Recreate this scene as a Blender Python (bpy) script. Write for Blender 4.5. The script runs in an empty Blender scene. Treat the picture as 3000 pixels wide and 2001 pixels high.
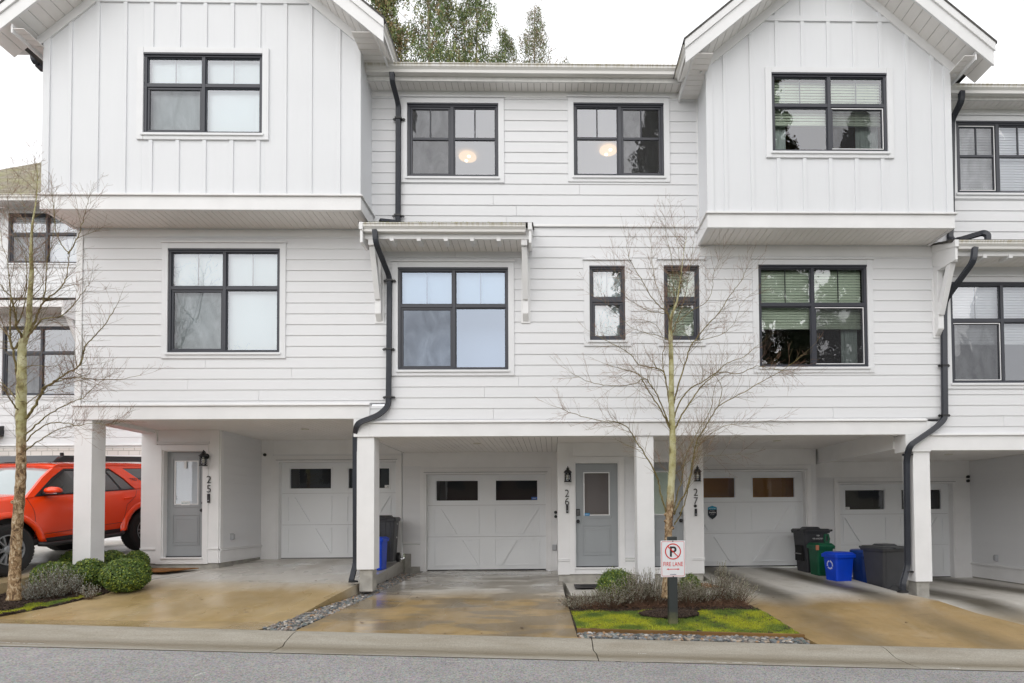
import bpy, bmesh, math, random
from mathutils import Vector, Matrix
random.seed(7)
S = bpy.context.scene
COL = S.collection
rad = math.radians

# ------------------------------------------------------------------ camera
F = 1668.0; CW, CH = 3000.0, 2001.0
CAM = Vector((0, 0, 1.6))
YAW, PIT, ROL = 0.020, 0.025, 0.007
VPX, VPY = 1620.0, 1507.0
fwd = Vector((math.sin(YAW)*math.cos(PIT), math.cos(YAW)*math.cos(PIT), math.sin(PIT)))
rt0 = Vector((math.cos(YAW), -math.sin(YAW), 0)); up0 = rt0.cross(fwd)
RT = rt0*math.cos(ROL) - up0*math.sin(ROL); UP = up0*math.cos(ROL) + rt0*math.sin(ROL)
yv = Vector((0, 1, 0))
PX = VPX - F*yv.dot(RT)/yv.dot(fwd); PY = VPY + F*yv.dot(UP)/yv.dot(fwd)
cd = bpy.data.cameras.new('camera'); cam = bpy.data.objects.new('camera', cd); COL.objects.link(cam)
M = Matrix((RT, UP, -fwd)).transposed().to_4x4(); M.translation = CAM
cam.matrix_world = M
cd.sensor_width = 36; cd.sensor_fit = 'HORIZONTAL'; cd.lens = F/CW*36
cd.shift_x = (CW/2-PX)/CW; cd.shift_y = (PY-CH/2)/CW
cd.clip_start = .05; cd.clip_end = 2000
S.camera = cam

def ray(px, py):
    return RT*((px-PX)/F) + UP*((PY-py)/F) + fwd
def U(px, py, Y):
    "point on the plane y = Y seen at a pixel of the photograph -> (x, z)"
    d = ray(px, py); t = Y/d.y
    return d.x*t, CAM.z + d.z*t
def UX(px, py, Y): return U(px, py, Y)[0]
def UZ(px, py, Y): return U(px, py, Y)[1]

# ------------------------------------------------------------------ world, sun, exposure
SUN_EL, SUN_AZ = rad(21), rad(193)
w = bpy.data.worlds.new('World'); S.world = w; w.use_nodes = True
nt = w.node_tree; bg = nt.nodes['Background']
sky = nt.nodes.new('ShaderNodeTexSky'); sky.sky_type = 'NISHITA'; sky.sun_disc = False
sky.sun_elevation = SUN_EL; sky.sun_rotation = rad(180)-SUN_AZ+rad(180)
sky.dust_density = 6; sky.air_density = 1.0; sky.ozone_density = 1
# overcast: cloud cover takes the blue out and evens the sky
cl = nt.nodes.new('ShaderNodeMix'); cl.data_type = 'RGBA'; cl.inputs['Factor'].default_value = 0.9
hs = nt.nodes.new('ShaderNodeHueSaturation'); hs.inputs['Saturation'].default_value = .35
nt.links.new(sky.outputs[0], hs.inputs['Color'])
nt.links.new(hs.outputs[0], cl.inputs['A'])
cl.inputs['B'].default_value = (13.5, 13.6, 13.9, 1)
nt.links.new(cl.outputs['Result'], bg.inputs['Color'])
bg.inputs['Strength'].default_value = 0.082
sd = bpy.data.lights.new('sun', 'SUN'); sd.energy = 1.5; sd.angle = rad(95); sd.color = (1, .96, .91)
so = bpy.data.objects.new('sun', sd); COL.objects.link(so)
sdir = Vector((math.sin(SUN_AZ)*math.cos(SUN_EL)*1.0, math.cos(SUN_AZ)*math.cos(SUN_EL), math.sin(SUN_EL)))
so.rotation_euler = sdir.to_track_quat('Z', 'Y').to_euler()
S.view_settings.view_transform = 'Standard'; S.view_settings.look = 'None'
S.view_settings.exposure = 0.40; S.view_settings.gamma = 1
S.render.engine = 'CYCLES'
S.cycles.max_bounces = 10; S.cycles.diffuse_bounces = 6; S.cycles.transparent_max_bounces = 16

# ------------------------------------------------------------------ materials
def nodes(m): return m.node_tree.nodes, m.node_tree.links
def mat(name, col, rough=.6, metal=0, bump=0, bscale=40, var=0, vscale=3, spec=.5, coord='Object', stretch=(1,1,1), coat=0):
    m = bpy.data.materials.new(name); m.use_nodes = True
    n, l = nodes(m); b = n['Principled BSDF']
    b.inputs['Base Color'].default_value = (*col, 1); b.inputs['Roughness'].default_value = rough
    b.inputs['Metallic'].default_value = metal; b.inputs['Specular IOR Level'].default_value = spec
    b.inputs['Coat Weight'].default_value = coat
    if var or bump:
        tc = n.new('ShaderNodeTexCoord'); mp = n.new('ShaderNodeMapping'); mp.inputs['Scale'].default_value = stretch
        l.new(tc.outputs[coord], mp.inputs[0])
    if var:
        t = n.new('ShaderNodeTexNoise'); t.inputs['Scale'].default_value = vscale; t.inputs['Detail'].default_value = 6
        l.new(mp.outputs[0], t.inputs['Vector'])
        r = n.new('ShaderNodeMapRange'); r.inputs['From Min'].default_value = .3; r.inputs['From Max'].default_value = .7
        r.inputs['To Min'].default_value = 1-var; r.inputs['To Max'].default_value = 1+var*.5
        l.new(t.outputs[0], r.inputs[0])
        x = n.new('ShaderNodeVectorMath'); x.operation = 'SCALE'; x.inputs[0].default_value = col
        l.new(r.outputs[0], x.inputs['Scale']); l.new(x.outputs[0], b.inputs['Base Color'])
    if bump:
        t = n.new('ShaderNodeTexNoise'); t.inputs['Scale'].default_value = bscale; t.inputs['Detail'].default_value = 4
        l.new(mp.outputs[0], t.inputs['Vector'])
        bp = n.new('ShaderNodeBump'); bp.inputs['Strength'].default_value = bump; bp.inputs['Distance'].default_value = .01
        l.new(t.outputs[0], bp.inputs['Height']); l.new(bp.outputs[0], b.inputs['Normal'])
    return m
def ramp(n, pts):
    r = n.new('ShaderNodeValToRGB'); e = r.color_ramp.elements
    e[0].position, e[0].color = pts[0][0], (*pts[0][1], 1)
    e[1].position, e[1].color = pts[-1][0], (*pts[-1][1], 1)
    for p, c in pts[1:-1]:
        k = e.new(p); k.color = (*c, 1)
    return r
def noise(n, l, vec, scale, detail=4, rough=.5, dist=0):
    t = n.new('ShaderNodeTexNoise'); t.inputs['Scale'].default_value = scale; t.inputs['Detail'].default_value = detail
    t.inputs['Roughness'].default_value = rough; t.inputs['Distortion'].default_value = dist
    if vec is not None: l.new(vec, t.inputs['Vector'])
    return t
def mth(n, l, op, a, b=None, c=None, clamp=False):
    t = n.new('ShaderNodeMath'); t.operation = op; t.use_clamp = clamp
    for i, v in enumerate((a, b, c)):
        if v is None: continue
        if isinstance(v, (int, float)): t.inputs[i].default_value = v
        else: l.new(v, t.inputs[i])
    return t.outputs[0]
def mixc(n, l, fac, a, b):
    t = n.new('ShaderNodeMix'); t.data_type = 'RGBA'
    for k, v in (('Factor', fac), ('A', a), ('B', b)):
        if isinstance(v, (int, float)): t.inputs[k].default_value = v
        elif isinstance(v, tuple): t.inputs[k].default_value = (*v, 1)
        else: l.new(v, t.inputs[k])
    return t.outputs['Result']

def siding_mat(name, col, expo=.18, streak=(.5, 1, 14)):
    "painted lap boards: faint shade change from board to board, wood grain, weather streaks"
    m = bpy.data.materials.new(name); m.use_nodes = True; n, l = nodes(m); b = n['Principled BSDF']
    g = n.new('ShaderNodeNewGeometry')
    mp = n.new('ShaderNodeMapping'); mp.inputs['Scale'].default_value = (.35, .35, 1/expo)
    l.new(g.outputs['Position'], mp.inputs[0])
    t1 = noise(n, l, mp.outputs[0], 1.0, 2)
    mp2 = n.new('ShaderNodeMapping'); mp2.inputs['Scale'].default_value = streak; l.new(g.outputs['Position'], mp2.inputs[0])
    t2 = noise(n, l, mp2.outputs[0], 6, 6, .6)
    f = mth(n, l, 'MULTIPLY_ADD', t1.outputs[0], .06, .97)
    f = mth(n, l, 'MULTIPLY_ADD', t2.outputs[0], .035, mth(n, l, 'SUBTRACT', f, .0175))
    x = n.new('ShaderNodeVectorMath'); x.operation = 'SCALE'; x.inputs[0].default_value = col
    l.new(f, x.inputs['Scale']); l.new(x.outputs[0], b.inputs['Base Color'])
    b.inputs['Roughness'].default_value = .55; b.inputs['Specular IOR Level'].default_value = .35
    t3 = noise(n, l, mp2.outputs[0], 22, 4)
    bp = n.new('ShaderNodeBump'); bp.inputs['Strength'].default_value = .25; bp.inputs['Distance'].default_value = .004
    l.new(t3.outputs[0], bp.inputs['Height']); l.new(bp.outputs[0], b.inputs['Normal'])
    return m
WC = (.742, .748, .765)
M_SID = siding_mat('white_lap_siding', WC)
M_BRD = siding_mat('white_board', (.73, .742, .765), .9, (3, 3, .35))
M_TRIM = mat('white_trim', (.80, .80, .805), .5, var=.05, vscale=2.5, bump=.12, bscale=30, stretch=(1,1,1))
M_WTR = mat('white_window_casing', (.742, .75, .768), .5, var=.04, vscale=2.5, bump=.12, bscale=30)
M_SOF = mat('vinyl_soffit', (.82, .80, .78), .5, var=.05, vscale=1.5)
M_GROOVE = mat('soffit_groove', (.25, .24, .23), .8)
M_GUT = mat('gutter_aluminium', (.72, .715, .70), .35, var=.10, vscale=4, stretch=(3,1,.6))
def moss_gut():
    m = bpy.data.materials.new('weathered_gutter'); m.use_nodes = True; n, l = nodes(m); b = n['Principled BSDF']
    g = n.new('ShaderNodeNewGeometry'); mp = n.new('ShaderNodeMapping'); mp.inputs['Scale'].default_value = (14, 2, 1.2)
    l.new(g.outputs['Position'], mp.inputs[0]); t = noise(n, l, mp.outputs[0], 2.2, 5, .6)
    tc = n.new('ShaderNodeTexCoord'); sx = n.new('ShaderNodeSeparateXYZ'); l.new(tc.outputs['Generated'], sx.inputs[0])
    top = mth(n, l, 'MULTIPLY', mth(n, l, 'SUBTRACT', sx.outputs[2], .45), 1.6, clamp=True)
    f = mth(n, l, 'MULTIPLY', mth(n, l, 'MULTIPLY', mth(n, l, 'SUBTRACT', t.outputs[0], .42), 5, clamp=True), top, clamp=True)
    c = mixc(n, l, f, (.72, .71, .69), (.42, .37, .22))
    l.new(c, b.inputs['Base Color']); b.inputs['Roughness'].default_value = .4
    return m
M_GUTM = moss_gut()
M_BLK = mat('black_frame', (.028, .031, .043), .38)
M_DSP = mat('black_downspout', (.030, .034, .045), .30, var=.15, vscale=6)
M_IRON = mat('black_iron', (.018, .018, .02), .45)
M_DOOR = mat('grey_door_paint', (.325, .345, .36), .38, var=.04, vscale=2)
M_GAR = mat('garage_panel', (.80, .82, .84), .42, bump=.05, bscale=160)
M_GARG = mat('panel_groove', (.36, .36, .36), .7)
M_CONC = mat('raw_concrete', (.40, .385, .35), .85, var=.28, vscale=6, bump=.5, bscale=30)
M_ROOM = mat('room_paint', (.74, .75, .76), .8)
M_ROOMB = mat('sky_reflection_blue', (.42, .50, .62), .8)  # room walls coloured blue to imitate sky mirrored in the pane
M_BROOM = mat('brown_room', (.20, .10, .045), .8)
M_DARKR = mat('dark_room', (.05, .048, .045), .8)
M_BLIND = mat('roller_blind', (.76, .84, .86), .8, var=.03, vscale=1)
M_SLAT = mat('slat_blind', (.80, .86, .76), .6)
M_SLATW = mat('white_slat_blind', (.85, .86, .90), .6)
M_CURT = mat('curtain', (.62, .68, .70), .85)
M_SHING = mat('asphalt_shingle', (.09, .085, .08), .9, var=.4, vscale=9, bump=.6, bscale=60)
M_LAMP = bpy.data.materials.new('warm_lamp'); M_LAMP.use_nodes = True
_b = M_LAMP.node_tree.nodes['Principled BSDF']; _b.inputs['Emission Color'].default_value = (1, .62, .30, 1); _b.inputs['Emission Strength'].default_value = .52; _b.inputs['Base Color'].default_value = (.5, .4, .28, 1)
M_BULB = bpy.data.materials.new('bulb_glow'); M_BULB.use_nodes = True
_b = M_BULB.node_tree.nodes['Principled BSDF']; _b.inputs['Emission Color'].default_value = (1, .85, .62, 1); _b.inputs['Emission Strength'].default_value = 3
def glass(name, refl, tint=(.96, .985, .98), rough=0, wob=.0, gc=(.93, .95, 1)):
    m = bpy.data.materials.new(name); m.use_nodes = True; n, l = nodes(m)
    for x in list(n): n.remove(x)
    o = n.new('ShaderNodeOutputMaterial'); mx = n.new('ShaderNodeMixShader')
    tr = n.new('ShaderNodeBsdfTransparent'); tr.inputs[0].default_value = (*tint, 1)
    gl = n.new('ShaderNodeBsdfGlossy'); gl.inputs['Roughness'].default_value = rough; gl.inputs['Color'].default_value = (*gc, 1)
    fr = n.new('ShaderNodeFresnel'); fr.inputs[0].default_value = 1.5
    f = mth(n, l, 'ADD', mth(n, l, 'MULTIPLY', fr.outputs[0], 1.2), refl, clamp=True)
    l.new(f, mx.inputs[0]); l.new(tr.outputs[0], mx.inputs[1]); l.new(gl.outputs[0], mx.inputs[2]); l.new(mx.outputs[0], o.inputs[0])
    if wob:
        g = n.new('ShaderNodeNewGeometry'); t = noise(n, l, g.outputs['Position'], 3.2, 2, .5, .6)
        bp = n.new('ShaderNodeBump'); bp.inputs['Strength'].default_value = wob; bp.inputs['Distance'].default_value = .02
        l.new(t.outputs[0], bp.inputs['Height']); l.new(bp.outputs[0], gl.inputs['Normal'])
    return m
M_GLS = glass('window_glass', .15, wob=.06)
M_GLSG = glass('garage_glass', .04, wob=.05)
M_GLSB = glass('coated_window_glass', .18, wob=.06, gc=(.74, .84, 1.0), tint=(.80, .87, .93))
M_GLS7 = glass('tinted_window_glass', .08, tint=(.93, .975, .93), wob=.08)
M_GLSC = glass('clear_glass', .03)
def screen_mat():
    m = bpy.data.materials.new('insect_screen'); m.use_nodes = True; n, l = nodes(m)
    for x in list(n): n.remove(x)
    o = n.new('ShaderNodeOutputMaterial'); mx = n.new('ShaderNodeMixShader'); tr = n.new('ShaderNodeBsdfTransparent')
    d = n.new('ShaderNodeBsdfDiffuse'); d.inputs[0].default_value = (.07, .07, .075, 1)
    g = n.new('ShaderNodeNewGeometry'); mp = n.new('ShaderNodeMapping'); mp.inputs['Scale'].default_value = (1, 1, .5); l.new(g.outputs['Position'], mp.inputs[0])
    t = noise(n, l, mp.outputs[0], 4, 3, .6, 1.2)
    l.new(mth(n, l, 'MULTIPLY_ADD', t.outputs[0], .34, .16), mx.inputs[0])
    l.new(tr.outputs[0], mx.inputs[1]); l.new(d.outputs[0], mx.inputs[2]); l.new(mx.outputs[0], o.inputs[0]); return m
M_SCR = screen_mat()

# ------------------------------------------------------------------ mesh builder
class MB:
    def __init__(s): s.v = []; s.f = []; s.mi = []; s.T = None; s.m = 0; s.col = None; s.cols = []
    def add(s, vs, fs):
        o = len(s.v)
        if s.T is not None: vs = [s.T @ Vector(p) for p in vs]
        s.v += [tuple(p) for p in vs]
        for f in fs: s.f.append(tuple(i+o for i in f)); s.mi.append(s.m)
        if s.col is not None: s.cols += [s.col]*len(vs)
    def box(s, x0, x1, y0, y1, z0, z1):
        if x0 > x1: x0, x1 = x1, x0
        if y0 > y1: y0, y1 = y1, y0
        if z0 > z1: z0, z1 = z1, z0
        s.add([(x0,y0,z0),(x1,y0,z0),(x1,y1,z0),(x0,y1,z0),(x0,y0,z1),(x1,y0,z1),(x1,y1,z1),(x0,y1,z1)],
              [(0,3,2,1),(4,5,6,7),(0,1,5,4),(1,2,6,5),(2,3,7,6),(3,0,4,7)])
    def quad(s, a, b, c, d): s.add([a, b, c, d], [(0,1,2,3)])
    def prism(s, pts, axis, a, b):
        "extrude a 2-D outline along an axis: x -> pts are (y,z); y -> (x,z); z -> (x,y)"
        n = len(pts)
        def P(p, t): return (t, p[0], p[1]) if axis == 'x' else (p[0], t, p[1]) if axis == 'y' else (p[0], p[1], t)
        s.add([P(p, a) for p in pts] + [P(p, b) for p in pts],
              [tuple(range(n)), tuple(range(2*n-1, n-1, -1))] + [(i, i+n, (i+1) % n+n, (i+1) % n) for i in range(n)])
    def bar(s, a, b, w, h, up=(0,0,1)):
        "rectangular bar from a to b; w across, h along up"
        a, b = Vector(a), Vector(b); d = (b-a).normalized(); u = Vector(up); sd_ = d.cross(u)
        if sd_.length < 1e-4: sd_ = d.cross(Vector((0,1,0)))
        sd_.normalize(); u = sd_.cross(d).normalized()
        vs = []
        for p in (a, b):
            for i, j in ((-1,-1),(1,-1),(1,1),(-1,1)): vs.append(p + sd_*(i*w/2) + u*(j*h/2))
        s.add(vs, [(0,1,2,3),(7,6,5,4),(0,4,5,1),(1,5,6,2),(2,6,7,3),(3,7,4,0)])
    def tube(s, pts, rs, n=8, cap=True):
        pts = [Vector(p) for p in pts]
        if isinstance(rs, (int, float)): rs = [rs]*len(pts)
        ref = None; vs = []
        for i, p in enumerate(pts):
            d = (pts[min(i+1, len(pts)-1)] - pts[max(i-1, 0)])
            if d.length < 1e-9: d = Vector((0,0,1))
            d.normalize()
            if ref is None: ref = d.orthogonal().normalized()
            ref = (ref - d*ref.dot(d))
            if ref.length < 1e-5: ref = d.orthogonal()
            ref.normalize(); q = d.cross(ref)
            for k in range(n):
                a = 2*math.pi*k/n; vs.append(p + (ref*math.cos(a)+q*math.sin(a))*rs[i])
        fs = [(i*n+k, i*n+(k+1) % n, (i+1)*n+(k+1) % n, (i+1)*n+k) for i in range(len(pts)-1) for k in range(n)]
        if cap: fs += [tuple(range(n-1, -1, -1)), tuple(range((len(pts)-1)*n, len(pts)*n))]
        s.add(vs, fs)
    def lathe(s, prof, c=(0,0,0), n=24, axis='z', cap=True):
        vs = []
        for r, h in prof:
            for k in range(n):
                a = 2*math.pi*k/n; x, y = r*math.cos(a), r*math.sin(a)
                vs.append((c[0]+x, c[1]+y, c[2]+h) if axis == 'z' else (c[0]+x, c[1]+h, c[2]+y) if axis == 'y' else (c[0]+h, c[1]+x, c[2]+y))
        m = len(prof)
        fs = [(i*n+k, i*n+(k+1) % n, (i+1)*n+(k+1) % n, (i+1)*n+k) for i in range(m-1) for k in range(n)]
        if cap: fs += [tuple(range(n-1, -1, -1)), tuple(range((m-1)*n, m*n))]
        s.add(vs, fs)
    def build(s, name, mats, parent=None, smooth=False, bevel=0, bseg=2, loc=None, recalc=True):
        me = bpy.data.meshes.new(name); me.from_pydata(s.v, [], s.f)
        if not isinstance(mats, (list, tuple)): mats = [mats]
        for x in mats: me.materials.append(x)
        me.polygons.foreach_set('material_index', s.mi)
        if s.cols:
            ca = me.color_attributes.new('tone', 'FLOAT_COLOR', 'POINT')
            ca.data.foreach_set('color', [c for q in s.cols for c in (q[0], q[1], q[2], 1)])
        me.validate(); me.update()
        bm = bmesh.new(); bm.from_mesh(me); bmesh.ops.recalc_face_normals(bm, faces=bm.faces) if recalc and len(s.f) < 60000 else None; bm.to_mesh(me); bm.free()
        if smooth: me.polygons.foreach_set('use_smooth', [True]*len(me.polygons))
        o = bpy.data.objects.new(name, me); COL.objects.link(o)
        if parent is not None:
            o.parent = parent
            if parent.type == 'EMPTY' and parent.get('frame') is None:
                pl = world_loc(parent); o.location = -pl
            elif parent.type == 'EMPTY': pass
        if loc is not None: o.location = loc
        if bevel:
            b = o.modifiers.new('bevel', 'BEVEL'); b.width = bevel; b.segments = bseg; b.limit_method = 'ANGLE'; b.angle_limit = rad(40)
            b.harden_normals = False
        return o
def world_loc(o):
    p = o.location.copy()
    while o.parent: o = o.parent; p = p + o.location
    return p
def tag(o, label=None, cat=None, group=None, kind=None):
    if label: o['label'] = label
    if cat: o['category'] = cat
    if group: o['group'] = group
    if kind: o['kind'] = kind
    return o
def empty(name, loc, rz=0, label=None, cat=None, group=None, parent=None, local=False):
    o = bpy.data.objects.new(name, None); COL.objects.link(o); o.empty_display_size = .1
    o.location = loc; o.rotation_euler = (0, 0, rz)
    if parent is not None: o.parent = parent; o.location = Vector(loc) - world_loc(parent)
    if local: o['frame'] = 'local'
    return tag(o, label, cat, group)
def text_mesh(txt, size, ext=.002, xs=1.0, space=1.0, bold=0):
    c = bpy.data.curves.new('t', 'FONT'); c.body = txt; c.size = size; c.extrude = ext; c.align_x = 'CENTER'; c.space_character = space; c.offset = bold
    c.space_line = .95
    o = bpy.data.objects.new('t', c); COL.objects.link(o)
    dg = bpy.context.evaluated_depsgraph_get(); me = o.evaluated_get(dg).to_mesh()
    vs = [(v.co.x*xs, v.co.y, v.co.z) for v in me.vertices]; fs = [tuple(p.vertices) for p in me.polygons]
    COL.objects.unlink(o); bpy.data.objects.remove(o)
    return vs, fs
def put_text(name, txt, x, y, z, size, m, parent, xs=1.0, ext=.002, face='-y', bold=0, space=1.0):
    vs, fs = text_mesh(txt, size, ext, xs, space, bold); b = MB()
    b.T = Matrix.Translation((x, y, z)) @ (Matrix.Rotation(rad(90), 4, 'X') if face == '-y' else face)
    b.add(vs, fs)
    return b.build(name, m, parent)

# ------------------------------------------------------------------ cladding
def siding_into(b, u0, u1, z0, z1, holes=(), expo=.18, phase=0, conv=None, joints=True):
    "lap boards between u0..u1, z0..z1; outward is -v; conv maps (u, v, z) to the world"
    conv = conv or (lambda u, v, z: (u, v, z))
    k0 = math.floor((z0-phase)/expo); k = k0
    rnd = random.Random(int(u0*100)+int(z0*77))
    while phase+k*expo < z1-1e-6:
        a, t = phase+k*expo, phase+(k+1)*expo
        lo, hi = max(a, z0), min(t, z1)
        cuts = sorted({lo, hi} | {q for h in holes for q in (h[2], h[3]) if lo < q < hi})
        for c0, c1 in zip(cuts, cuts[1:]):
            mid = (c0+c1)/2; segs = [(u0, u1)]
            for h in holes:
                if h[2] < mid < h[3]:
                    ns = []
                    for p, q in segs:
                        if h[1] <= p or h[0] >= q: ns.append((p, q)); continue
                        if h[0] > p: ns.append((p, h[0]))
                        if h[1] < q: ns.append((h[1], q))
                    segs = ns
            v0 = -.014+.011*(c0-a)/expo; v1 = -.014+.011*(c1-a)/expo
            for p, q in segs:
                if joints and q-p > 3.0:
                    j = p + (q-p)*rnd.uniform(.2, .8); sp = [(p, j-.002), (j+.002, q)]
                else: sp = [(p, q)]
                for p_, q_ in sp:
                    vs = [conv(p_, v0, c0), conv(q_, v0, c0), conv(q_, v1, c1), conv(p_, v1, c1), conv(p_, .03, c0), conv(q_, .03, c0), conv(q_, .03, c1), conv(p_, .03, c1)]
                    b.add(vs, [(0,1,2,3),(4,5,1,0),(3,2,6,7),(0,3,7,4),(2,1,5,6)])
        k += 1
def wall(name, parent, Y, x0, x1, z0, z1, holes=(), phase=0, expo=.18, m=None):
    b = MB(); siding_into(b, x0, x1, z0, z1, holes, expo, phase, lambda u, v, z: (u, Y+v, z))
    # sheathing behind
    xs = sorted({x0, x1} | {q for h in holes for q in h[:2] if x0 < q < x1}); zs = sorted({z0, z1} | {q for h in holes for q in h[2:] if z0 < q < z1})
    for a, c in zip(xs, xs[1:]):
        for d, e in zip(zs, zs[1:]):
            mx, mz = (a+c)/2, (d+e)/2
            if not any(h[0] < mx < h[1] and h[2] < mz < h[3] for h in holes): b.box(a, c, Y+.03, Y+.12, d, e)
    return b.build(name, m or M_SID, parent)
def soffit(name, parent, x0, x1, y0, y1, z, along='y', step=.1, parent_m=None, zf=None):
    "strip soffit seen from below; strips run along an axis; zf(x,y) may tilt it"
    b = MB(); zf = zf or (lambda x, y: z); g = .0035
    n = max(1, int(round((x1-x0 if along == 'y' else y1-y0)/step)))
    for i in range(n):
        if along == 'y':
            a = x0+(x1-x0)*i/n; c = x0+(x1-x0)*(i+1)/n
            q = [(a+g, y0), (c-g, y0), (c-g, y1), (a+g, y1)]
        else:
            a = y0+(y1-y0)*i/n; c = y0+(y1-y0)*(i+1)/n
            q = [(x0, a+g), (x1, a+g), (x1, c-g), (x0, c-g)]
        vs = [(p[0], p[1], zf(*p)) for p in q] + [(p[0], p[1], zf(*p)+.012) for p in q]
        b.add(vs, [(0,3,2,1),(0,1,5,4),(1,2,6,5),(2,3,7,6),(3,0,4,7)])
    b.m = 1
    b.add([(x0,y0,zf(x0,y0)+.012),(x1,y0,zf(x1,y0)+.012),(x1,y1,zf(x1,y1)+.012),(x0,y1,zf(x0,y1)+.012)], [(0,1,2,3)])
    return b.build(name, [M_SOF, M_GROOVE], parent)

# ------------------------------------------------------------------ windows
def window(parent, rect, Y, split=.5, transom=.38, style='cross', screen=None, blind='roller', bl_rng=None, room=(.4, .5, 2.4), room_m=None,
           trim=True, muntin=True, cap=True, lamp=None, curtain=None, label=None, slat_m=None, sc_frame=False, gm=None):
    px0, py0, px1, py1 = rect; mx, my = (px0+px1)/2, (py0+py1)/2
    x0, x1 = UX(px0, my, Y), UX(px1, my, Y); z1, z0 = UZ(mx, py0, Y), UZ(mx, py1, Y)
    W = empty('window', (x0, Y, z0), parent=parent)
    if label: W['label'] = label
    b = MB(); fw = .044; yf, yb = Y-.012, Y+.07
    xm = x0+(x1-x0)*split; zm = z1-(z1-z0)*transom
    b.box(x0, x1, yf, yb, z1-fw, z1); b.box(x0, x1, yf, yb, z0, z0+fw*.8)
    b.box(x0, x0+fw, yf+.002, yb, z0+fw*.8, z1-fw); b.box(x1-fw, x1, yf+.002, yb, z0+fw*.8, z1-fw)
    b.box(x0-.004, x1+.004, yf-.018, yf, z1-.018, z1+.012)
    ix0, ix1, iz0, iz1 = x0+fw, x1-fw, z0+fw*.8, z1-fw
    panes = []
    def sash(a, c, d, e, w=.03, yy=0):
        q = Y+.004+yy
        b.box(a, c, q, q+.04, e-w, e); b.box(a, c, q, q+.04, d, d+w); b.box(a, a+w, q+.001, q+.04, d+w, e-w); b.box(c-w, c, q+.001, q+.04, d+w, e-w)
        panes.append((a+w, c-w, d+w, e-w))
    if style == 'cross':
        b.box(xm-.027, xm+.027, yf+.001, yb, iz0, iz1)
        b.box(ix0, xm-.027, yf+.003, yb, zm-.029, zm+.029); b.box(xm+.027, ix1, yf+.003, yb, zm-.029, zm+.029)
        sash(ix0, xm-.027, zm+.029, iz1, .012); sash(xm+.027, ix1, zm+.029, iz1, .012)
        sash(ix0, xm-.027, iz0, zm-.029, .034 if screen == 'l' else .013, .0); sash(xm+.027, ix1, iz0, zm-.029, .034 if screen == 'r' else .013)
        if muntin:
            for i in (0, 1):
                p = panes[i]; c = (p[0]+p[1])/2; b.box(c-.008, c+.008, Y+.026, Y+.036, p[2], p[3])
        scr = panes[2] if screen == 'l' else panes[3]
    elif style == 'slider':
        b.box(xm-.03, xm+.03, yf+.001, yb, iz0, iz1)
        for (a, c, sc) in ((ix0, xm-.03, screen == 'l'), (xm+.03, ix1, screen == 'r')):
            sash(a, c, iz0, iz1, .036 if sc else .018)
            p = panes[-1]; zc = p[3]-(p[3]-p[2])*.46
            b.box(p[0], p[1], Y+.004, Y+.03, zc-.022, zc+.022); c_ = (p[0]+p[1])/2
            b.box(c_-.011, c_+.011, Y+.008, Y+.03, zc+.022, p[3])
        scr = panes[0] if screen == 'l' else panes[1]
    else:   # two stacked lights
        b.box(ix0, ix1, yf+.002, yb, zm-.036, zm+.036)
        sash(ix0, ix1, zm+.036, iz1, .022); sash(ix0, ix1, iz0, zm-.036, .045)
        if muntin:
            p = panes[0]; c = (p[0]+p[1])/2; b.box(c-.007, c+.007, Y+.026, Y+.036, p[2], p[3])
        scr = panes[1]
    b.build('frame', M_BLK, W, bevel=.003, bseg=1)
    g = MB()
    for p in panes: g.quad((p[0], Y+.022, p[2]), (p[1], Y+.022, p[2]), (p[1], Y+.022, p[3]), (p[0], Y+.022, p[3]))
    g.build('glass', gm or M_GLS, W, recalc=False)
    if screen:
        g = MB(); p = scr; g.quad((p[0], Y+.012, p[2]), (p[1], Y+.012, p[2]), (p[1], Y+.012, p[3]), (p[0], Y+.012, p[3])); g.build('insect_screen', M_SCR, W, recalc=False)
        if sc_frame:
            g = MB(); q = Y-.004
            g.box(p[0]-.022, p[1]+.022, q, q+.008, p[3]+.008, p[3]+.020); g.box(p[0]-.022, p[1]+.022, q, q+.008, p[2]-.020, p[2]-.008)
            g.box(p[1]+.010, p[1]+.022, q, q+.008, p[2]-.008, p[3]+.008); g.build('screen_frame', M_TRIM, W)
    if blind:
        g = MB(); lo, hi = bl_rng or (0, 1); a, c = iz0+(iz1-iz0)*lo, iz0+(iz1-iz0)*hi
        if blind == 'roller': g.box(ix0-.01, ix1+.01, Y+.10, Y+.104, a, c+.04)
        else:
            k = a
            while k < c:
                g.add([(ix0, Y+.10, k), (ix1, Y+.10, k), (ix1, Y+.116, k+.045), (ix0, Y+.116, k+.045), (ix0, Y+.103, k-.001), (ix1, Y+.103, k-.001), (ix1, Y+.119, k+.044), (ix0, Y+.119, k+.044)],
                      [(0,1,2,3),(7,6,5,4),(0,4,5,1),(3,2,6,7)]); k += .046
            g.box(ix0, ix1, Y+.10, Y+.13, a-.03, a-.004)
        g.build('blind', M_BLIND if blind == 'roller' else (slat_m or M_SLAT), W)
    if curtain:
        for (a, c) in curtain:
            g = MB(); n = 26; xa, xc = ix0+(ix1-ix0)*a, ix0+(ix1-ix0)*c
            vs = []
            for i in range(n+1):
                x = xa+(xc-xa)*i/n; y = Y+.20+.025*math.sin(i*1.9)+.01*math.sin(i*.7)
                vs += [(x, y, iz0-.1), (x, y, iz1+.05)]
            g.add(vs, [(2*i, 2*i+2, 2*i+3, 2*i+1) for i in range(n)]); g.build('curtain', M_CURT, W, smooth=True)
    # room behind
    g = MB(); ex, ez, dp = room; ra, rb, rc, rd = x0-ex, x1+ex, z0-ez, z1+.12; ya, ye = Y+.13, Y+.13+dp
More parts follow.
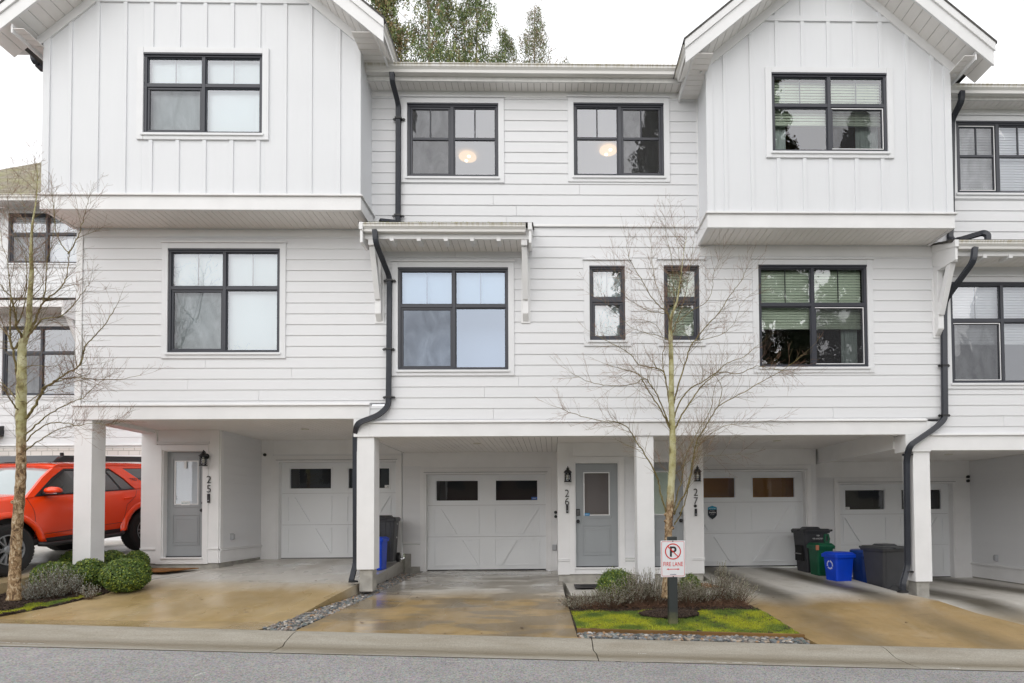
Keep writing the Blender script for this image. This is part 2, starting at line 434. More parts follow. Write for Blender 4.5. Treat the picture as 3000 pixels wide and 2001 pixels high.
    g.quad((ra, ye, rc), (rb, ye, rc), (rb, ye, rd), (ra, ye, rd)); g.quad((ra, ya, rc), (ra, ye, rc), (ra, ye, rd), (ra, ya, rd))
    g.quad((rb, ya, rc), (rb, ye, rc), (rb, ye, rd), (rb, ya, rd)); g.quad((ra, ya, rd), (rb, ya, rd), (rb, ye, rd), (ra, ye, rd)); g.quad((ra, ya, rc), (rb, ya, rc), (rb, ye, rc), (ra, ye, rc))
    for q in ((ra, x0, rc, rd), (x1, rb, rc, rd), (x0, x1, rc, z0), (x0, x1, z1, rd)): g.quad((q[0], ya, q[2]), (q[1], ya, q[2]), (q[1], ya, q[3]), (q[0], ya, q[3]))
    for q in (x0, x1): g.quad((q, Y+.07, z0), (q, ya, z0), (q, ya, z1), (q, Y+.07, z1))
    g.quad((x0, Y+.07, z1), (x1, Y+.07, z1), (x1, ya, z1), (x0, ya, z1)); g.quad((x0, Y+.07, z0), (x1, Y+.07, z0), (x1, ya, z0), (x0, ya, z0))
    g.build('room', room_m or M_ROOM, W)
    if lamp:
        lx, ly = lamp; d = ray(lx, ly); t = (rd-.02-CAM.z)/d.z; P_ = CAM+d*t
        g = MB(); g.lathe([(.02, 0), (.13, -.01), (.165, -.03), (.17, -.045), (.14, -.06), (.0, -.07)], (P_.x, P_.y, rd-.002), 24)
        lo_ = g.build('ceiling_lamp', M_LAMP, W, smooth=True)
        g = MB()
        for s_ in (-1, 1): g.lathe([(.004, -.062), (.028, -.068), (.026, -.078), (.0, -.085)], (P_.x+s_*.035, P_.y-s_*.07, rd-.002), 12)
        g.build('bulb', M_BULB, lo_)
        bpy.context.view_layer.update()
    if trim:
        g = MB(); tw = .10; yt = Y-.030
        g.box(x0-tw, x0-.002, yt, Y+.028, z0-tw, z1+tw); g.box(x1+.002, x1+tw, yt, Y+.028, z0-tw, z1+tw)
        g.box(x0-.002, x1+.002, yt+.003, Y+.028, z1+.014, z1+tw); g.box(x0-.002, x1+.002, yt+.003, Y+.028, z0-tw, z0-.03)
        g.box(x0-.03, x1+.03, yt-.018, yt+.02, z0-.042, z0-.004)
        if cap: g.box(x0-tw-.015, x1+tw+.015, yt-.022, Y+.028, z1+tw+.002, z1+tw+.022); g.box(x0-tw+.01, x1+tw-.01, yt-.004, Y+.028, z1+tw+.022, z1+tw+.045)
        g.build('window_trim', M_WTR, W, bevel=.003, bseg=1)
    return (x0, x1, z0, z1)
def hole(rect, Y, m=.03):
    px0, py0, px1, py1 = rect; mx, my = (px0+px1)/2, (py0+py1)/2
    return (UX(px0, my, Y)-m, UX(px1, my, Y)+m, UZ(mx, py1, Y)-m, UZ(mx, py0, Y)+m)
def band(name, parent, Y, x0, x1, z0, z1, proud=.03, cap=True, back=.12):
    b = MB(); b.box(x0, x1, Y-proud, Y+back, z0, z1)
    if cap: b.box(x0-.005, x1+.005, Y-proud-.03, Y+back-.02, z1+.003, z1+.03); b.box(x0, x1, Y-proud+.004, Y+back-.02, z1+.03, z1+.05)
    return b.build(name, M_TRIM, parent, bevel=.003, bseg=1)
def downspout(parent, pts, name='downspout', w=.076, d=.065, straps=()):
    "ribbed rectangular pipe swept along points (rounded elbows)"
    P_ = [Vector(p) for p in pts]; path = [P_[0]]
    for a, c, e in zip(P_, P_[1:], P_[2:]):
        r = min(.09, (c-a).length*.45, (e-c).length*.45)
        s0 = c+(a-c).normalized()*r; s1 = c+(e-c).normalized()*r
        for k in range(6):
            t = k/5; path.append(s0*(1-t)**2+c*2*t*(1-t)+s1*t*t)
    path.append(P_[-1])
    prof = []
    for i in range(8): prof.append((-w/2+w*i/7, -d/2+(.005 if i % 2 else 0)))
    for i in range(6): prof.append((w/2-(.005 if i % 2 else 0), -d/2+d*(i+.5)/6))
    for i in range(8): prof.append((w/2-w*i/7, d/2-(.005 if i % 2 else 0)))
    for i in range(6): prof.append((-w/2+(.005 if i % 2 else 0), d/2-d*(i+.5)/6))
    b = MB(); vs = []; n = len(prof)
    for i, p in enumerate(path):
        t = (path[min(i+1, len(path)-1)]-path[max(i-1, 0)]).normalized()
        sd_ = Vector((0,1,0)).cross(t)
        if sd_.length < .3: sd_ = Vector((1,0,0)); 
        sd_.normalize(); fr = t.cross(sd_).normalized()
        if fr.y < 0: fr = -fr
        if abs(t.y) < .9 and sd_.x*(-t.z) < 0: pass
        for q in prof: vs.append(p+sd_*q[0]+fr*q[1])
    b.add(vs, [(i*n+k, i*n+(k+1) % n, (i+1)*n+(k+1) % n, (i+1)*n+k) for i in range(len(path)-1) for k in range(n)]+[tuple(range(n)), tuple(range(len(path)*n-n, len(path)*n))])
    o = b.build(name, M_DSP, parent)
    if straps:
        for (x, y, z) in straps:
            b = MB(); b.box(x-.055, x+.055, y-d/2-.006, y+d/2, z-.014, z+.014)
            for s_ in (-1, 1): b.prism([(x+s_*.055, z-.014), (x+s_*.085, z-.022), (x+s_*.105, z), (x+s_*.085, z+.022), (x+s_*.055, z+.014)], 'y', y+.01, y+.022)
            b.build('strap', M_IRON, o)
    return o
def gutter(parent, x0, x1, Yf, ztop, m=None, name='gutter', h=.13, dp=.12):
    "K-style gutter running along x with its face at Yf"
    prof = [(0, 0), (-.012, 0), (-.014, -.012), (0, -.018), (0, -.05), (.028, -.085), (.032, -h), (dp, -h), (dp, -.0), (dp-.006, 0), (dp-.006, -h+.008), (.04, -h+.008), (.036, -.08), (.01, -.045), (.01, -.004)]
    b = MB(); b.prism([(Yf+p[0], ztop+p[1]) for p in prof], 'x', x0, x1)
    for x in (x0, x1): b.box(x-.002, x+.002, Yf, Yf+dp, ztop-h, ztop)
    return b.build(name, m or M_GUTM, parent)
def child_fix(o, parent):
    "o was built in world coordinates with a mesh parent: keep it in place"
    o.parent = parent; o.location = (0, 0, 0)
# ------------------------------------------------------------------ ground
YW, YB, YE, YG, YG28 = 9.4, 8.8, 10.95, 12.5, 12.85
ka = UZ(0, 1826, 7.0); kb = UZ(3000, 1903, 7.0); kxa = UX(0, 1826, 7.0); kxb = UX(3000, 1903, 7.0)
def kz(x): return ka + (kb-ka)*(x-kxa)/(kxb-kxa)
def cx_(x): return max(-45, min(45, x))

def concrete_mat(name, y0=9.5, tan=1.0, tracks=(), wet=.6, seed=0, seedv=(0,0,0), patch=0, tc=((.32, .225, .095), (.43, .32, .165)), dirt=.5):
    m = bpy.data.materials.new(name); m.use_nodes = True; n, l = nodes(m); b = n['Principled BSDF']
    g = n.new('ShaderNodeNewGeometry'); sp = n.new('ShaderNodeSeparateXYZ'); l.new(g.outputs['Position'], sp.inputs[0])
    off = n.new('ShaderNodeVectorMath'); off.operation = 'ADD'; off.inputs[1].default_value = seedv; l.new(g.outputs['Position'], off.inputs[0])
    def mp(sc):
        q = n.new('ShaderNodeMapping'); q.inputs['Scale'].default_value = sc; l.new(off.outputs[0], q.inputs[0]); return q.outputs[0]
    big = noise(n, l, mp((1,1,1)), .9, 4, .6, .5); med = noise(n, l, mp((1,.6,1)), 2.2, 8, .72, .5)
    fine = noise(n, l, mp((1,1,1)), 90, 3, .6); brush = noise(n, l, mp((1, 9, 1)), 5, 4, .6)
    # weathered tan on the open apron, plain grey under the carport
    e = mth(n, l, 'ADD', sp.outputs[1], mth(n, l, 'MULTIPLY_ADD', big.outputs[0], .8, -.4))
    ap = mth(n, l, 'SUBTRACT', 1.0, mth(n, l, 'MULTIPLY', mth(n, l, 'SUBTRACT', e, y0-.45), 1.15, clamp=True), clamp=True)
    t = mth(n, l, 'MULTIPLY', mth(n, l, 'MULTIPLY_ADD', med.outputs[0], .8, .55), ap); t = mth(n, l, 'MULTIPLY', t, tan, clamp=True)
    tanc = mixc(n, l, mth(n, l, 'MULTIPLY', mth(n, l, 'SUBTRACT', big.outputs[0], .35), 3.2, clamp=True), tc[0], tc[1])
    c = mixc(n, l, t, (.50, .48, .44), tanc)
    spots = noise(n, l, mp((.8, 3.4, 1)), 6, 7, .78, .3)
    dk = mth(n, l, 'MULTIPLY', mth(n, l, 'SUBTRACT', spots.outputs[0], .57), 7, clamp=True)
    c = mixc(n, l, mth(n, l, 'MULTIPLY', dk, dirt), c, (.10, .075, .05))
    grime = mth(n, l, 'MULTIPLY', mth(n, l, 'SUBTRACT', med.outputs[0], .50), 3.2, clamp=True)
    c = mixc(n, l, mth(n, l, 'MULTIPLY', grime, .5), c, (.17, .13, .075))
    for (tx0, tx1, slope) in tracks:
        wv = mth(n, l, 'SUBTRACT', sp.outputs[0], mth(n, l, 'MULTIPLY', mth(n, l, 'SUBTRACT', 12.5, sp.outputs[1]), slope))
        cen, hw = (tx0+tx1)/2, (tx1-tx0)/2
        d = mth(n, l, 'ABSOLUTE', mth(n, l, 'SUBTRACT', wv, cen)); f = mth(n, l, 'SUBTRACT', 1.0, mth(n, l, 'DIVIDE', d, hw), clamp=True)
        f = mth(n, l, 'MULTIPLY', f, mth(n, l, 'MULTIPLY_ADD', brush.outputs[0], 1.5, .6), clamp=True)
        f = mth(n, l, 'MULTIPLY', f, mth(n, l, 'MULTIPLY_ADD', ap, -.65, 1.0))
        c = mixc(n, l, mth(n, l, 'MULTIPLY', f, 1.0), c, (.095, .083, .062))
    if patch:   # dark damp stain with a clear edge
        pn = noise(n, l, mp((.7, 1.9, 1)), 1.3, 3, .5, .4)
        pf = mth(n, l, 'MULTIPLY', mth(n, l, 'SUBTRACT', pn.outputs[0], .47), 18, clamp=True)
        c = mixc(n, l, mth(n, l, 'MULTIPLY', pf, patch), c, (.16, .135, .10))
    sc = n.new('ShaderNodeVectorMath'); sc.operation = 'SCALE'; l.new(c, sc.inputs[0])
    l.new(mth(n, l, 'ADD', mth(n, l, 'MULTIPLY_ADD', fine.outputs[0], .35, .82), mth(n, l, 'MULTIPLY', brush.outputs[0], .03)), sc.inputs['Scale']); l.new(sc.outputs[0], b.inputs['Base Color'])
    wn = noise(n, l, mp((1, .7, 1)), .8, 3, .5)
    r = mth(n, l, 'SUBTRACT', .72, mth(n, l, 'MULTIPLY', mth(n, l, 'MULTIPLY', mth(n, l, 'SUBTRACT', wn.outputs[0], .33), 4, clamp=True), wet))
    l.new(r, b.inputs['Roughness'])
    bp = n.new('ShaderNodeBump'); bp.inputs['Strength'].default_value = .22; bp.inputs['Distance'].default_value = .004
    l.new(fine.outputs[0], bp.inputs['Height']); l.new(bp.outputs[0], b.inputs['Normal'])
    return m
def slab(name, rows, m, thick=.45, kind='structure'):
    "rows: (Y, xl, zl, xr, zr) front to back"
    b = MB(); nx, R = 14, []
    for r0, r1 in zip(rows, rows[1:]):
        k = max(1, int((r1[0]-r0[0])/.25))
        for i in range(k):
            t = i/k; R.append([a+(c-a)*t for a, c in zip(r0, r1)])
    R.append(list(rows[-1])); vs = []
    for (y, xl, zl, xr, zr) in R:
        for i in range(nx+1): t = i/nx; vs.append((xl+(xr-xl)*t, y, zl+(zr-zl)*t))
    n1 = nx+1; top = len(vs); vs += [(v[0], v[1], v[2]-thick) for v in vs]
    fs = [(j*n1+i, j*n1+i+1, (j+1)*n1+i+1, (j+1)*n1+i) for j in range(len(R)-1) for i in range(nx)]
    for j in range(len(R)-1):
        a, c = j*n1, (j+1)*n1; fs.append((a, c, c+top, a+top)); a += nx; c += nx; fs.append((a, a+top, c+top, c))
    for i in range(nx): fs.append((i, i+top, i+1+top, i+1)); q = (len(R)-1)*n1+i; fs.append((q, q+1, q+1+top, q+top))
    b.add(vs, fs); return tag(b.build(name, m), kind=kind)
def RZ(rows):
    out = []
    for (Y, L, Rr) in rows:
        xl, zl = L if len(L) == 2 and abs(L[0]) < 30 else U(L[0], L[1], Y)
        xr, zr = Rr if abs(Rr[0]) < 30 else U(Rr[0], Rr[1], Y)
        out.append((Y, xl, zl, xr, zr))
    return out
K25 = concrete_mat('driveway_concrete_tan', 9.45, 1.05, wet=.62, seedv=(0,0,0))
K26 = concrete_mat('driveway_concrete_brown', 9.5, 1.0, wet=.66, seedv=(3.1,7.7,0), patch=.6, tc=((.23, .155, .06), (.38, .26, .11)), dirt=.6)
K27 = concrete_mat('driveway_concrete_streaked', 9.2, 1.05, tracks=((2.85, 3.8, .12), (4.3, 5.15, .17)), wet=.35, seedv=(9,2,0), tc=((.27, .185, .075), (.38, .26, .12)), dirt=.75)
K28 = concrete_mat('driveway_concrete_grimy', 8.6, .8, tracks=((6.3, 7.4, .05), (8.0, 9.2, .05)), wet=.3, seedv=(5,12,0))
KW = concrete_mat('walk_concrete', 2.0, .2, wet=.2, seedv=(1,2,0))
def kk(x): return (x, kz(x))
d25 = RZ([(7.004, kk(-7.95), kk(-3.59)), (7.65, (-7.42, .28), (-3.52, .20)), (8.2, (-7.02, .355), (-3.45, .28)), (8.75, (-6.85, .42), (-3.38, .36)), (9.5, (-6.76, UZ(455, 1704, 9.5)), (-3.23, UZ(1050, 1711, 9.5)))])
slab('driveway', d25, K25)
p25 = RZ([(9.506, (-6.76, d25[-1][2]), (-3.23, d25[-1][4])), (10.95, (-6.38, UZ(640, 1664, 10.95)), (-3.25, .53)), (12.75, (-6.38, UZ(900, 1636, 12.5)), (-3.27, UZ(1100, 1636, 12.5)))])
slab('carport_floor', p25, K25)
zf25 = p25[-1][2]
slab('walkway', [(9.62, -8.0, .56, -6.76, d25[-1][2]+.02), (10.2, -8.0, .60, -6.64, .575), (11.0, -8.0, .62, -6.42, .60)], KW)
d26 = RZ([(7.004, kk(UX(864, 1865, 7)), kk(UX(1693, 1880, 7))), (9.6, U(1108, 1738, 9.6), U(1653, 1738, 9.6))])
slab('driveway', d26, K26)
p26 = RZ([(9.606, (d26[-1][1], d26[-1][2]), (d26[-1][3], d26[-1][4])), (12.75, U(1244, 1673, 12.5), (.16, UZ(1600, 1671, 12.5)))])
slab('carport_floor', p26, K26)
zf26 = p26[-1][4]
slab('walkway', [(9.62, .30, .235, 2.95, .235), (11.0, .22, .285, 2.95, .285)], KW)
x27, z27 = U(2189, 1776, 8.8)
d27 = RZ([(7.004, kk(UX(2398, 1892, 7)), kk(7.2)), (8.3, (x27+.14, .055), U(2860, 1796, 8.3)), (8.8, (x27, .13), (6.0, .21)), (9.45, (x27, .235), U(2635, 1735, 9.45))])
slab('driveway', d27, K27)
p27 = RZ([(9.455, (x27, .235), (d27[-1][3], d27[-1][4])), (12.75, (x27+.02, UZ(2100, 1660, 12.5)), (5.75, UZ(2380, 1664, 12.5)))])
slab('carport_floor', p27, K27); zf27 = p27[-1][2]
z28g = UZ(2700, 1693, YG28)
d28 = RZ([(7.004, kk(7.55), kk(11.5)), (8.3, (6.42, -.02), (11.0, .0)), (9.4, (5.93, .12), (10.4, .12)), (13.1, (5.78, z28g), (10.2, z28g))])
slab('driveway', d28, K28); zf28 = z28g
# neighbour's driveway under the car
ZC0, ZC1 = .66, .93     # ground at the front and the rear axle
slab('driveway', [(7.004, -11.6, kz(-11.6), -8.45, kz(-8.45)), (8.4, -11.5, .63, -8.3, .58), (9.0, -11.5, .69, -8.1, .69), (11.9, -11.4, .96, -7.95, .96), (14.4, -11.4, 1.05, -7.95, 1.05)], concrete_mat('driveway_concrete_left', 9.5, .9, wet=.4, seedv=(4,4,0)))

def soil_mat():
    m = mat('dark_mulch', (.045, .030, .022), .95, bump=1.0, bscale=45, var=.6, vscale=30); return m
M_SOIL = soil_mat()
def ground_patch(name, x0, x1, y0, y1, hf, m, n=24, amp=.012, kind='structure', seed=1, inside=None):
    r = random.Random(seed); b = MB(); vs = []
    for j in range(n+1):
        for i in range(n+1):
            x, y = x0+(x1-x0)*i/n, y0+(y1-y0)*j/n
            if inside: x, y = inside(i/n, j/n)
            vs.append((x, y, hf(x, y)+r.uniform(-amp, amp)))
    b.add(vs, [(j*(n+1)+i, j*(n+1)+i+1, (j+1)*(n+1)+i+1, (j+1)*(n+1)+i) for j in range(n) for i in range(n)])
    return tag(b.build(name, m, smooth=True), kind=kind)
def lerp(a, b, t): return a+(b-a)*t
def pw(y, pts):
    if y <= pts[0][0]: return pts[0][1]
    for (a, u), (c, v) in zip(pts, pts[1:]):
        if y <= c: return lerp(u, v, (y-a)/(c-a))
    return pts[-1][1]
def hL(x, y):   # left planting bed
    lo = pw(y, [(7.0, kz(x)), (7.65, .29), (8.2, .365), (8.75, .43), (9.6, .50), (11, .62), (14, .9)])
    return lo + max(0, -7.6-x)*.06*min(1, max(0, y-7.2))
def leftL(y): return pw(y, [(7, -8.50), (8.4, -8.32), (9.0, -8.12), (14, -7.97)])
def rightL(y): return pw(y, [(7, -7.94), (7.65, -7.41), (8.2, -7.01), (8.75, -6.84), (9.5, -6.75), (9.62, -6.75), (9.64, -7.98), (14, -7.9)])
ground_patch('flower_bed', 0, 0, 0, 0, hL, M_SOIL, n=44, inside=lambda u, v: (lerp(leftL(7.0+v*6), rightL(7.0+v*6), u), 7.0+v*6))
XB0, XB1 = d26[0][3]+.004, d27[0][1]-.02
def leftB(y): return pw(y, [(7, XB0), (9.6, d26[1][3]+.006)])
def rightB(y): return pw(y, [(7, XB1), (8.3, x27+.11), (8.8, x27-.03), (9.6, x27-.03)])
YT = 7.32       # timber edge
def hB(x, y): return pw(y, [(7.0, kz(x)-.02), (YT-.02, kz(x)-.015), (YT+.03, kz(x)+.045), (8.4, .155), (9.6, .22)])
ground_patch('flower_bed', 0, 0, 0, 0, hB, M_SOIL, n=44, inside=lambda u, v: (lerp(leftB(7.0+v*2.6), rightB(7.0+v*2.6), u), 7.0+v*2.6))
# gravel beds (soil under the stones)
def gl(y): return pw(y, [(7, d25[0][3]+.01), (9.5, -3.22), (12.5, -3.25)])
def gr(y): return pw(y, [(7, d26[0][1]-.01), (9.6, d26[1][1]-.01), (12.5, p26[-1][1]-.01)])
def hG(x, y): return pw(y, [(7, kz(x)-.03), (9.6, .265), (12.5, .325)])
ground_patch('gravel_bed', 0, 0, 0, 0, hG, M_SOIL, n=30, inside=lambda u, v: (lerp(gl(7+v*5.5), gr(7+v*5.5), u), 7+v*5.5))
def gl2(y): return pw(y, [(7, 7.22), (8.3, 6.15), (9.3, 5.85)])
def gr2(y): return pw(y, [(7, 7.53), (8.3, 6.40), (9.3, 5.95)])
def hG2(x, y): return pw(y, [(7, kz(x)-.03), (8.3, .0), (9.3, .10)])
ground_patch('gravel_bed', 0, 0, 0, 0, hG2, M_SOIL, n=16, inside=lambda u, v: (lerp(gl2(7+v*2.3), gr2(7+v*2.3), u), 7+v*2.3))

# kerb, road, wide ground
def kerb_mat():
    m = bpy.data.materials.new('kerb_concrete'); m.use_nodes = True; n, l = nodes(m); b = n['Principled BSDF']
    g = n.new('ShaderNodeNewGeometry'); sp = n.new('ShaderNodeSeparateXYZ'); l.new(g.outputs['Position'], sp.inputs[0])
    mp = n.new('ShaderNodeMapping'); mp.inputs['Scale'].default_value = (.35, 1.6, 1); l.new(g.outputs['Position'], mp.inputs[0])
    a = noise(n, l, mp.outputs[0], 3, 6, .65); f = noise(n, l, g.outputs['Position'], 60, 4, .85)
    gut = mth(n, l, 'SUBTRACT', 1.0, mth(n, l, 'MULTIPLY', mth(n, l, 'ABSOLUTE', mth(n, l, 'SUBTRACT', mth(n, l, 'MULTIPLY_ADD', a.outputs[0], .25, sp.outputs[1]), 6.60)), 5), clamp=True)
    c = mixc(n, l, mth(n, l, 'MULTIPLY', mth(n, l, 'SUBTRACT', a.outputs[0], .4), 2.5, clamp=True), (.34, .315, .265), (.23, .20, .15))
    c = mixc(n, l, mth(n, l, 'MULTIPLY', gut, .8), c, (.18, .15, .10))
    sc = n.new('ShaderNodeVectorMath'); sc.operation = 'SCALE'; l.new(c, sc.inputs[0]); l.new(mth(n, l, 'MULTIPLY_ADD', f.outputs[0], 1.3, .35), sc.inputs['Scale'])
    l.new(sc.outputs[0], b.inputs['Base Color']); l.new(mth(n, l, 'MULTIPLY_ADD', gut, -.3, .78), b.inputs['Roughness'])
    bp = n.new('ShaderNodeBump'); bp.inputs['Strength'].default_value = .6; bp.inputs['Distance'].default_value = .004; l.new(f.outputs[0], bp.inputs['Height']); l.new(bp.outputs[0], b.inputs['Normal'])
    return m
def road_mat():
    m = bpy.data.materials.new('asphalt'); m.use_nodes = True; n, l = nodes(m); b = n['Principled BSDF']
    g = n.new('ShaderNodeNewGeometry')
    f = noise(n, l, g.outputs['Position'], 62, 5, .8); v = n.new('ShaderNodeTexVoronoi'); v.inputs['Scale'].default_value = 75; l.new(g.outputs['Position'], v.inputs['Vector'])
    big = noise(n, l, g.outputs['Position'], 1.1, 5, .6)
    cr = ramp(n, [(.34, (.047, .034, .024)), (.5, (.168, .132, .102)), (.66, (.45, .365, .29))]); l.new(f.outputs[0], cr.inputs[0])
    c = mixc(n, l, .35, cr.outputs[0], v.outputs['Color']); hs_ = n.new('ShaderNodeHueSaturation'); hs_.inputs['Saturation'].default_value = .35; l.new(c, hs_.inputs['Color'])
    sc = n.new('ShaderNodeVectorMath'); sc.operation = 'SCALE'; l.new(hs_.outputs[0], sc.inputs[0]); l.new(mth(n, l, 'MULTIPLY_ADD', big.outputs[0], .5, .58), sc.inputs['Scale'])
    l.new(sc.outputs[0], b.inputs['Base Color']); b.inputs['Roughness'].default_value = .75
    bp = n.new('ShaderNodeBump'); bp.inputs['Strength'].default_value = .8; bp.inputs['Distance'].default_value = .005; l.new(f.outputs[0], bp.inputs['Height']); l.new(bp.outputs[0], b.inputs['Normal'])
    return m
b = MB(); M_KERB = kerb_mat()
prof = [(7.0, 0), (6.93, .002), (6.86, -.006), (6.66, -.066), (6.56, -.082), (6.42, -.084), (6.24, -.078)]
js = [-45, -38] + [-6.66+3.56*i for i in range(-8, 13)] + [45]
js = sorted(x for x in js if -45 <= x <= 45)
for a, c in zip(js, js[1:]):
    a2, c2 = a+.006, c-.006; vs = []
    for x in (a2, c2): vs += [(x+(0.0 if p[0] > 6.6 else .03), p[0], kz(x)+p[1]) for p in prof] + [(x, 6.24, kz(x)-.4), (x, 7.0, kz(x)-.4)]
    k = len(prof)+2; b.add(vs, [(i, i+1, i+1+k, i+k) for i in range(len(prof)-1)] + [tuple(range(k)), tuple(range(2*k-1, k-1, -1))])
tag(b.build('kerb', M_KERB), kind='structure')
b = MB()
for (y0, y1, dz0, dz1) in ((6.235, 3.2, -.082, -.03), (3.2, -.6, -.03, -.10)):
    for i in range(-9, 9): x0, x1 = i*5, i*5+5; b.quad((x0, y0, kz(x0)+dz0), (x0, y1, kz(x0)+dz1), (x1, y1, kz(x1)+dz1), (x1, y0, kz(x1)+dz0))
tag(b.build('road', road_mat()), kind='structure')
M_CHALK = mat('road_paint', (.62, .61, .58), .8, var=.25, vscale=30)
def scuff(pts, wd, name='road_marking'):
    "worn scrape / paint drip lying on the road or kerb surface"
    rr = random.Random(int(pts[0][0])); b = MB()
    for (a, c) in zip(pts, pts[1:]):
        k = 10
        for i in range(k):
            if rr.random() < .25: continue
            def G(t, e):
                px, py = lerp(a[0], c[0], t), lerp(a[1], c[1], t)+e; d = ray(px, py); y = 5.5
                for _ in range(8):
                    z = CAM.z+d.z/d.y*y; x = d.x/d.y*y
                    zg = kz(x)+pw(y, [(3.2, -.03), (6.235, -.082), (6.42, -.084), (6.56, -.082), (6.66, -.066), (6.86, -.006)])+.004
                    y = y*(CAM.z-zg)/(CAM.z-z)
                return (d.x/d.y*y, y, zg)
            b.quad(G(i/k, wd*rr.uniform(.3, 1)), G((i+.9)/k, wd*rr.uniform(.3, 1)), G((i+.9)/k, -wd*rr.uniform(.1, .6)), G(i/k, -wd*rr.uniform(.1, .6)))
    return tag(b.build(name, M_CHALK), kind='structure')
scuff([(1870, 1915), (1900, 1914)], 1.2); scuff([(2840, 1930), (2996, 1934)], 1.6)
for p, wd in (([(0, 1881), (60, 1884), (130, 1886)], .9), ([(560, 1995), (570, 1980), (590, 1972), (604, 1970)], 2.4), ([(1000, 1922), (1180, 1932), (1320, 1938), (1420, 1939)], .8), ([(1740, 1938), (1900, 1939), (2090, 1937)], .8), ([(2100, 1941), (2250, 1942)], 1.0), ([(2770, 1955), (2815, 1958)], 1.5), ([(2560, 1922), (2620, 1926)], .6)):
    scuff(p, wd)
# far verge on the camera's side and the wide sheet under everything
b = MB()
N_ = 40
vs = [(-400+20*i, -400+20*j, kz(cx_(-400+20*i))-.42) for j in range(N_+1) for i in range(N_+1)]
b.add(vs, [(j*(N_+1)+i, j*(N_+1)+i+1, (j+1)*(N_+1)+i+1, (j+1)*(N_+1)+i) for j in range(N_) for i in range(N_)])
tag(b.build('ground', mat('verge_ground', (.07, .085, .035), .95, var=.4, vscale=2)), kind='structure')

# ------------------------------------------------------------------ stones, grass, mulch
def ico():
    bm = bmesh.new(); bmesh.ops.create_icosphere(bm, subdivisions=2, radius=1); vs = [v.co.copy() for v in bm.verts]; fs = [tuple(v.index for v in f.verts) for f in bm.faces]; bm.free(); return vs, fs
IV, IF = ico()
def tone_mat(name, rough=.5, bump=0):
    m = bpy.data.materials.new(name); m.use_nodes = True; n, l = nodes(m); b = n['Principled BSDF']
    a = n.new('ShaderNodeAttribute'); a.attribute_name = 'tone'; g = n.new('ShaderNodeNewGeometry'); t = noise(n, l, g.outputs['Position'], 70, 4, .7)
    s = n.new('ShaderNodeVectorMath'); s.operation = 'SCALE'; l.new(a.outputs['Color'], s.inputs[0]); l.new(mth(n, l, 'MULTIPLY_ADD', t.outputs[0], .7, .65), s.inputs['Scale'])
    l.new(s.outputs[0], b.inputs['Base Color']); b.inputs['Roughness'].default_value = rough; return m
M_STONE = tone_mat('river_stone', .42)
ST = [(.15,.165,.175), (.10,.11,.12), (.22,.23,.24), (.30,.28,.25), (.38,.31,.24), (.36,.22,.12), (.13,.16,.15), (.45,.42,.38), (.08,.085,.09), (.25,.20,.17), (.19,.21,.22), (.17,.15,.13)]
def stones(inside, hf, n, seed, smin=.016, smax=.034):
    r = random.Random(seed); b = MB()
    for _ in range(n):
        x, y = inside(r.random(), r.random()); s = r.uniform(smin, smax); a = r.uniform(0, 3.14); c, si = math.cos(a), math.sin(a)
        sx, sy, sz = s*r.uniform(.9, 1.5), s*r.uniform(.7, 1.0), s*r.uniform(.4, .75); tl = r.uniform(-.35, .35); k = r.choice(ST); f = r.uniform(.62, 1.05)
        if r.random() < .015: k = (.6, .58, .55)
        b.col = (k[0]*f, k[1]*f, k[2]*f); z = hf(x, y)+sz*.5+r.uniform(0, .018); wv = [r.uniform(.9, 1.1) for _ in range(3)]
        vs = []
        for p in IV:
            u, v, w_ = p.x*sx*(1+.12*math.sin(3*p.y+a)), p.y*sy*(1+.1*math.sin(2.5*p.x+a*2)), p.z*sz
            w_ += u*tl; vs.append((x+u*c-v*si, y+u*si+v*c, z+w_))
        b.add(vs, IF)
    return tag(b.build('gravel', M_STONE, smooth=True), kind='stuff')
g1 = stones(lambda u, v: (lerp(XB0+.02, XB1-.03-(YT-7.0)*.1, u), lerp(7.02, YT-.03, v)), lambda x, y: kz(x)-.015, 1500, 3)
tag(g1, 'grey and tan river stones along the kerb in front of the timber edging', 'gravel')
def in1(u, v): y = 7.02+v**.9*5.3; return (lerp(gl(y)+.01, gr(y)-.01, u), y)
g2 = stones(in1, lambda x, y: hG(x, y)+.012, 4200, 4, .012, .027); tag(g2, 'river stone strip between the two left driveways', 'gravel')
def in2(u, v): y = 7.02+v*2.2; return (lerp(gl2(y), gr2(y), u), y)
g3 = stones(in2, hG2, 500, 5); tag(g3, 'thin line of grey stones beside the rightmost driveway', 'gravel')

def blade_field(pts_fn, hf, n, seed, hmin, hmax, cols, name, m, wdt=.003):
    r = random.Random(seed); b = MB()
    for _ in range(n):
        q = pts_fn(r)
        if q is None: continue
        x, y = q; a = r.uniform(0, 6.28); h = r.uniform(hmin, hmax); k = cols(x, y, r); b.col = k; z = hf(x, y)-.004
        dx, dy = math.cos(a)*wdt, math.sin(a)*wdt; lx, ly = r.uniform(-.6, .6)*h, r.uniform(-.6, .6)*h
        b.add([(x-dx, y-dy, z), (x+dx, y+dy, z), (x+lx*.5+dx*.6, y+ly*.5+dy*.6, z+h*.6), (x+lx*.5-dx*.6, y+ly*.5-dy*.6, z+h*.6), (x+lx, y+ly, z+h)], [(0,1,2,3), (3,2,4)])
    return tag(b.build(name, m), kind='stuff')
M_GRASS = tone_mat('grass_blades', .6)
def sn(x, y, s): return math.sin(x*3.1*s+1.3)*math.cos(y*4.3*s+.5)+.6*math.sin(x*7.7*s+y*5.1*s)+.4*math.cos(y*11*s-x*6*s)
TRX, TRY = 1.70, 8.25
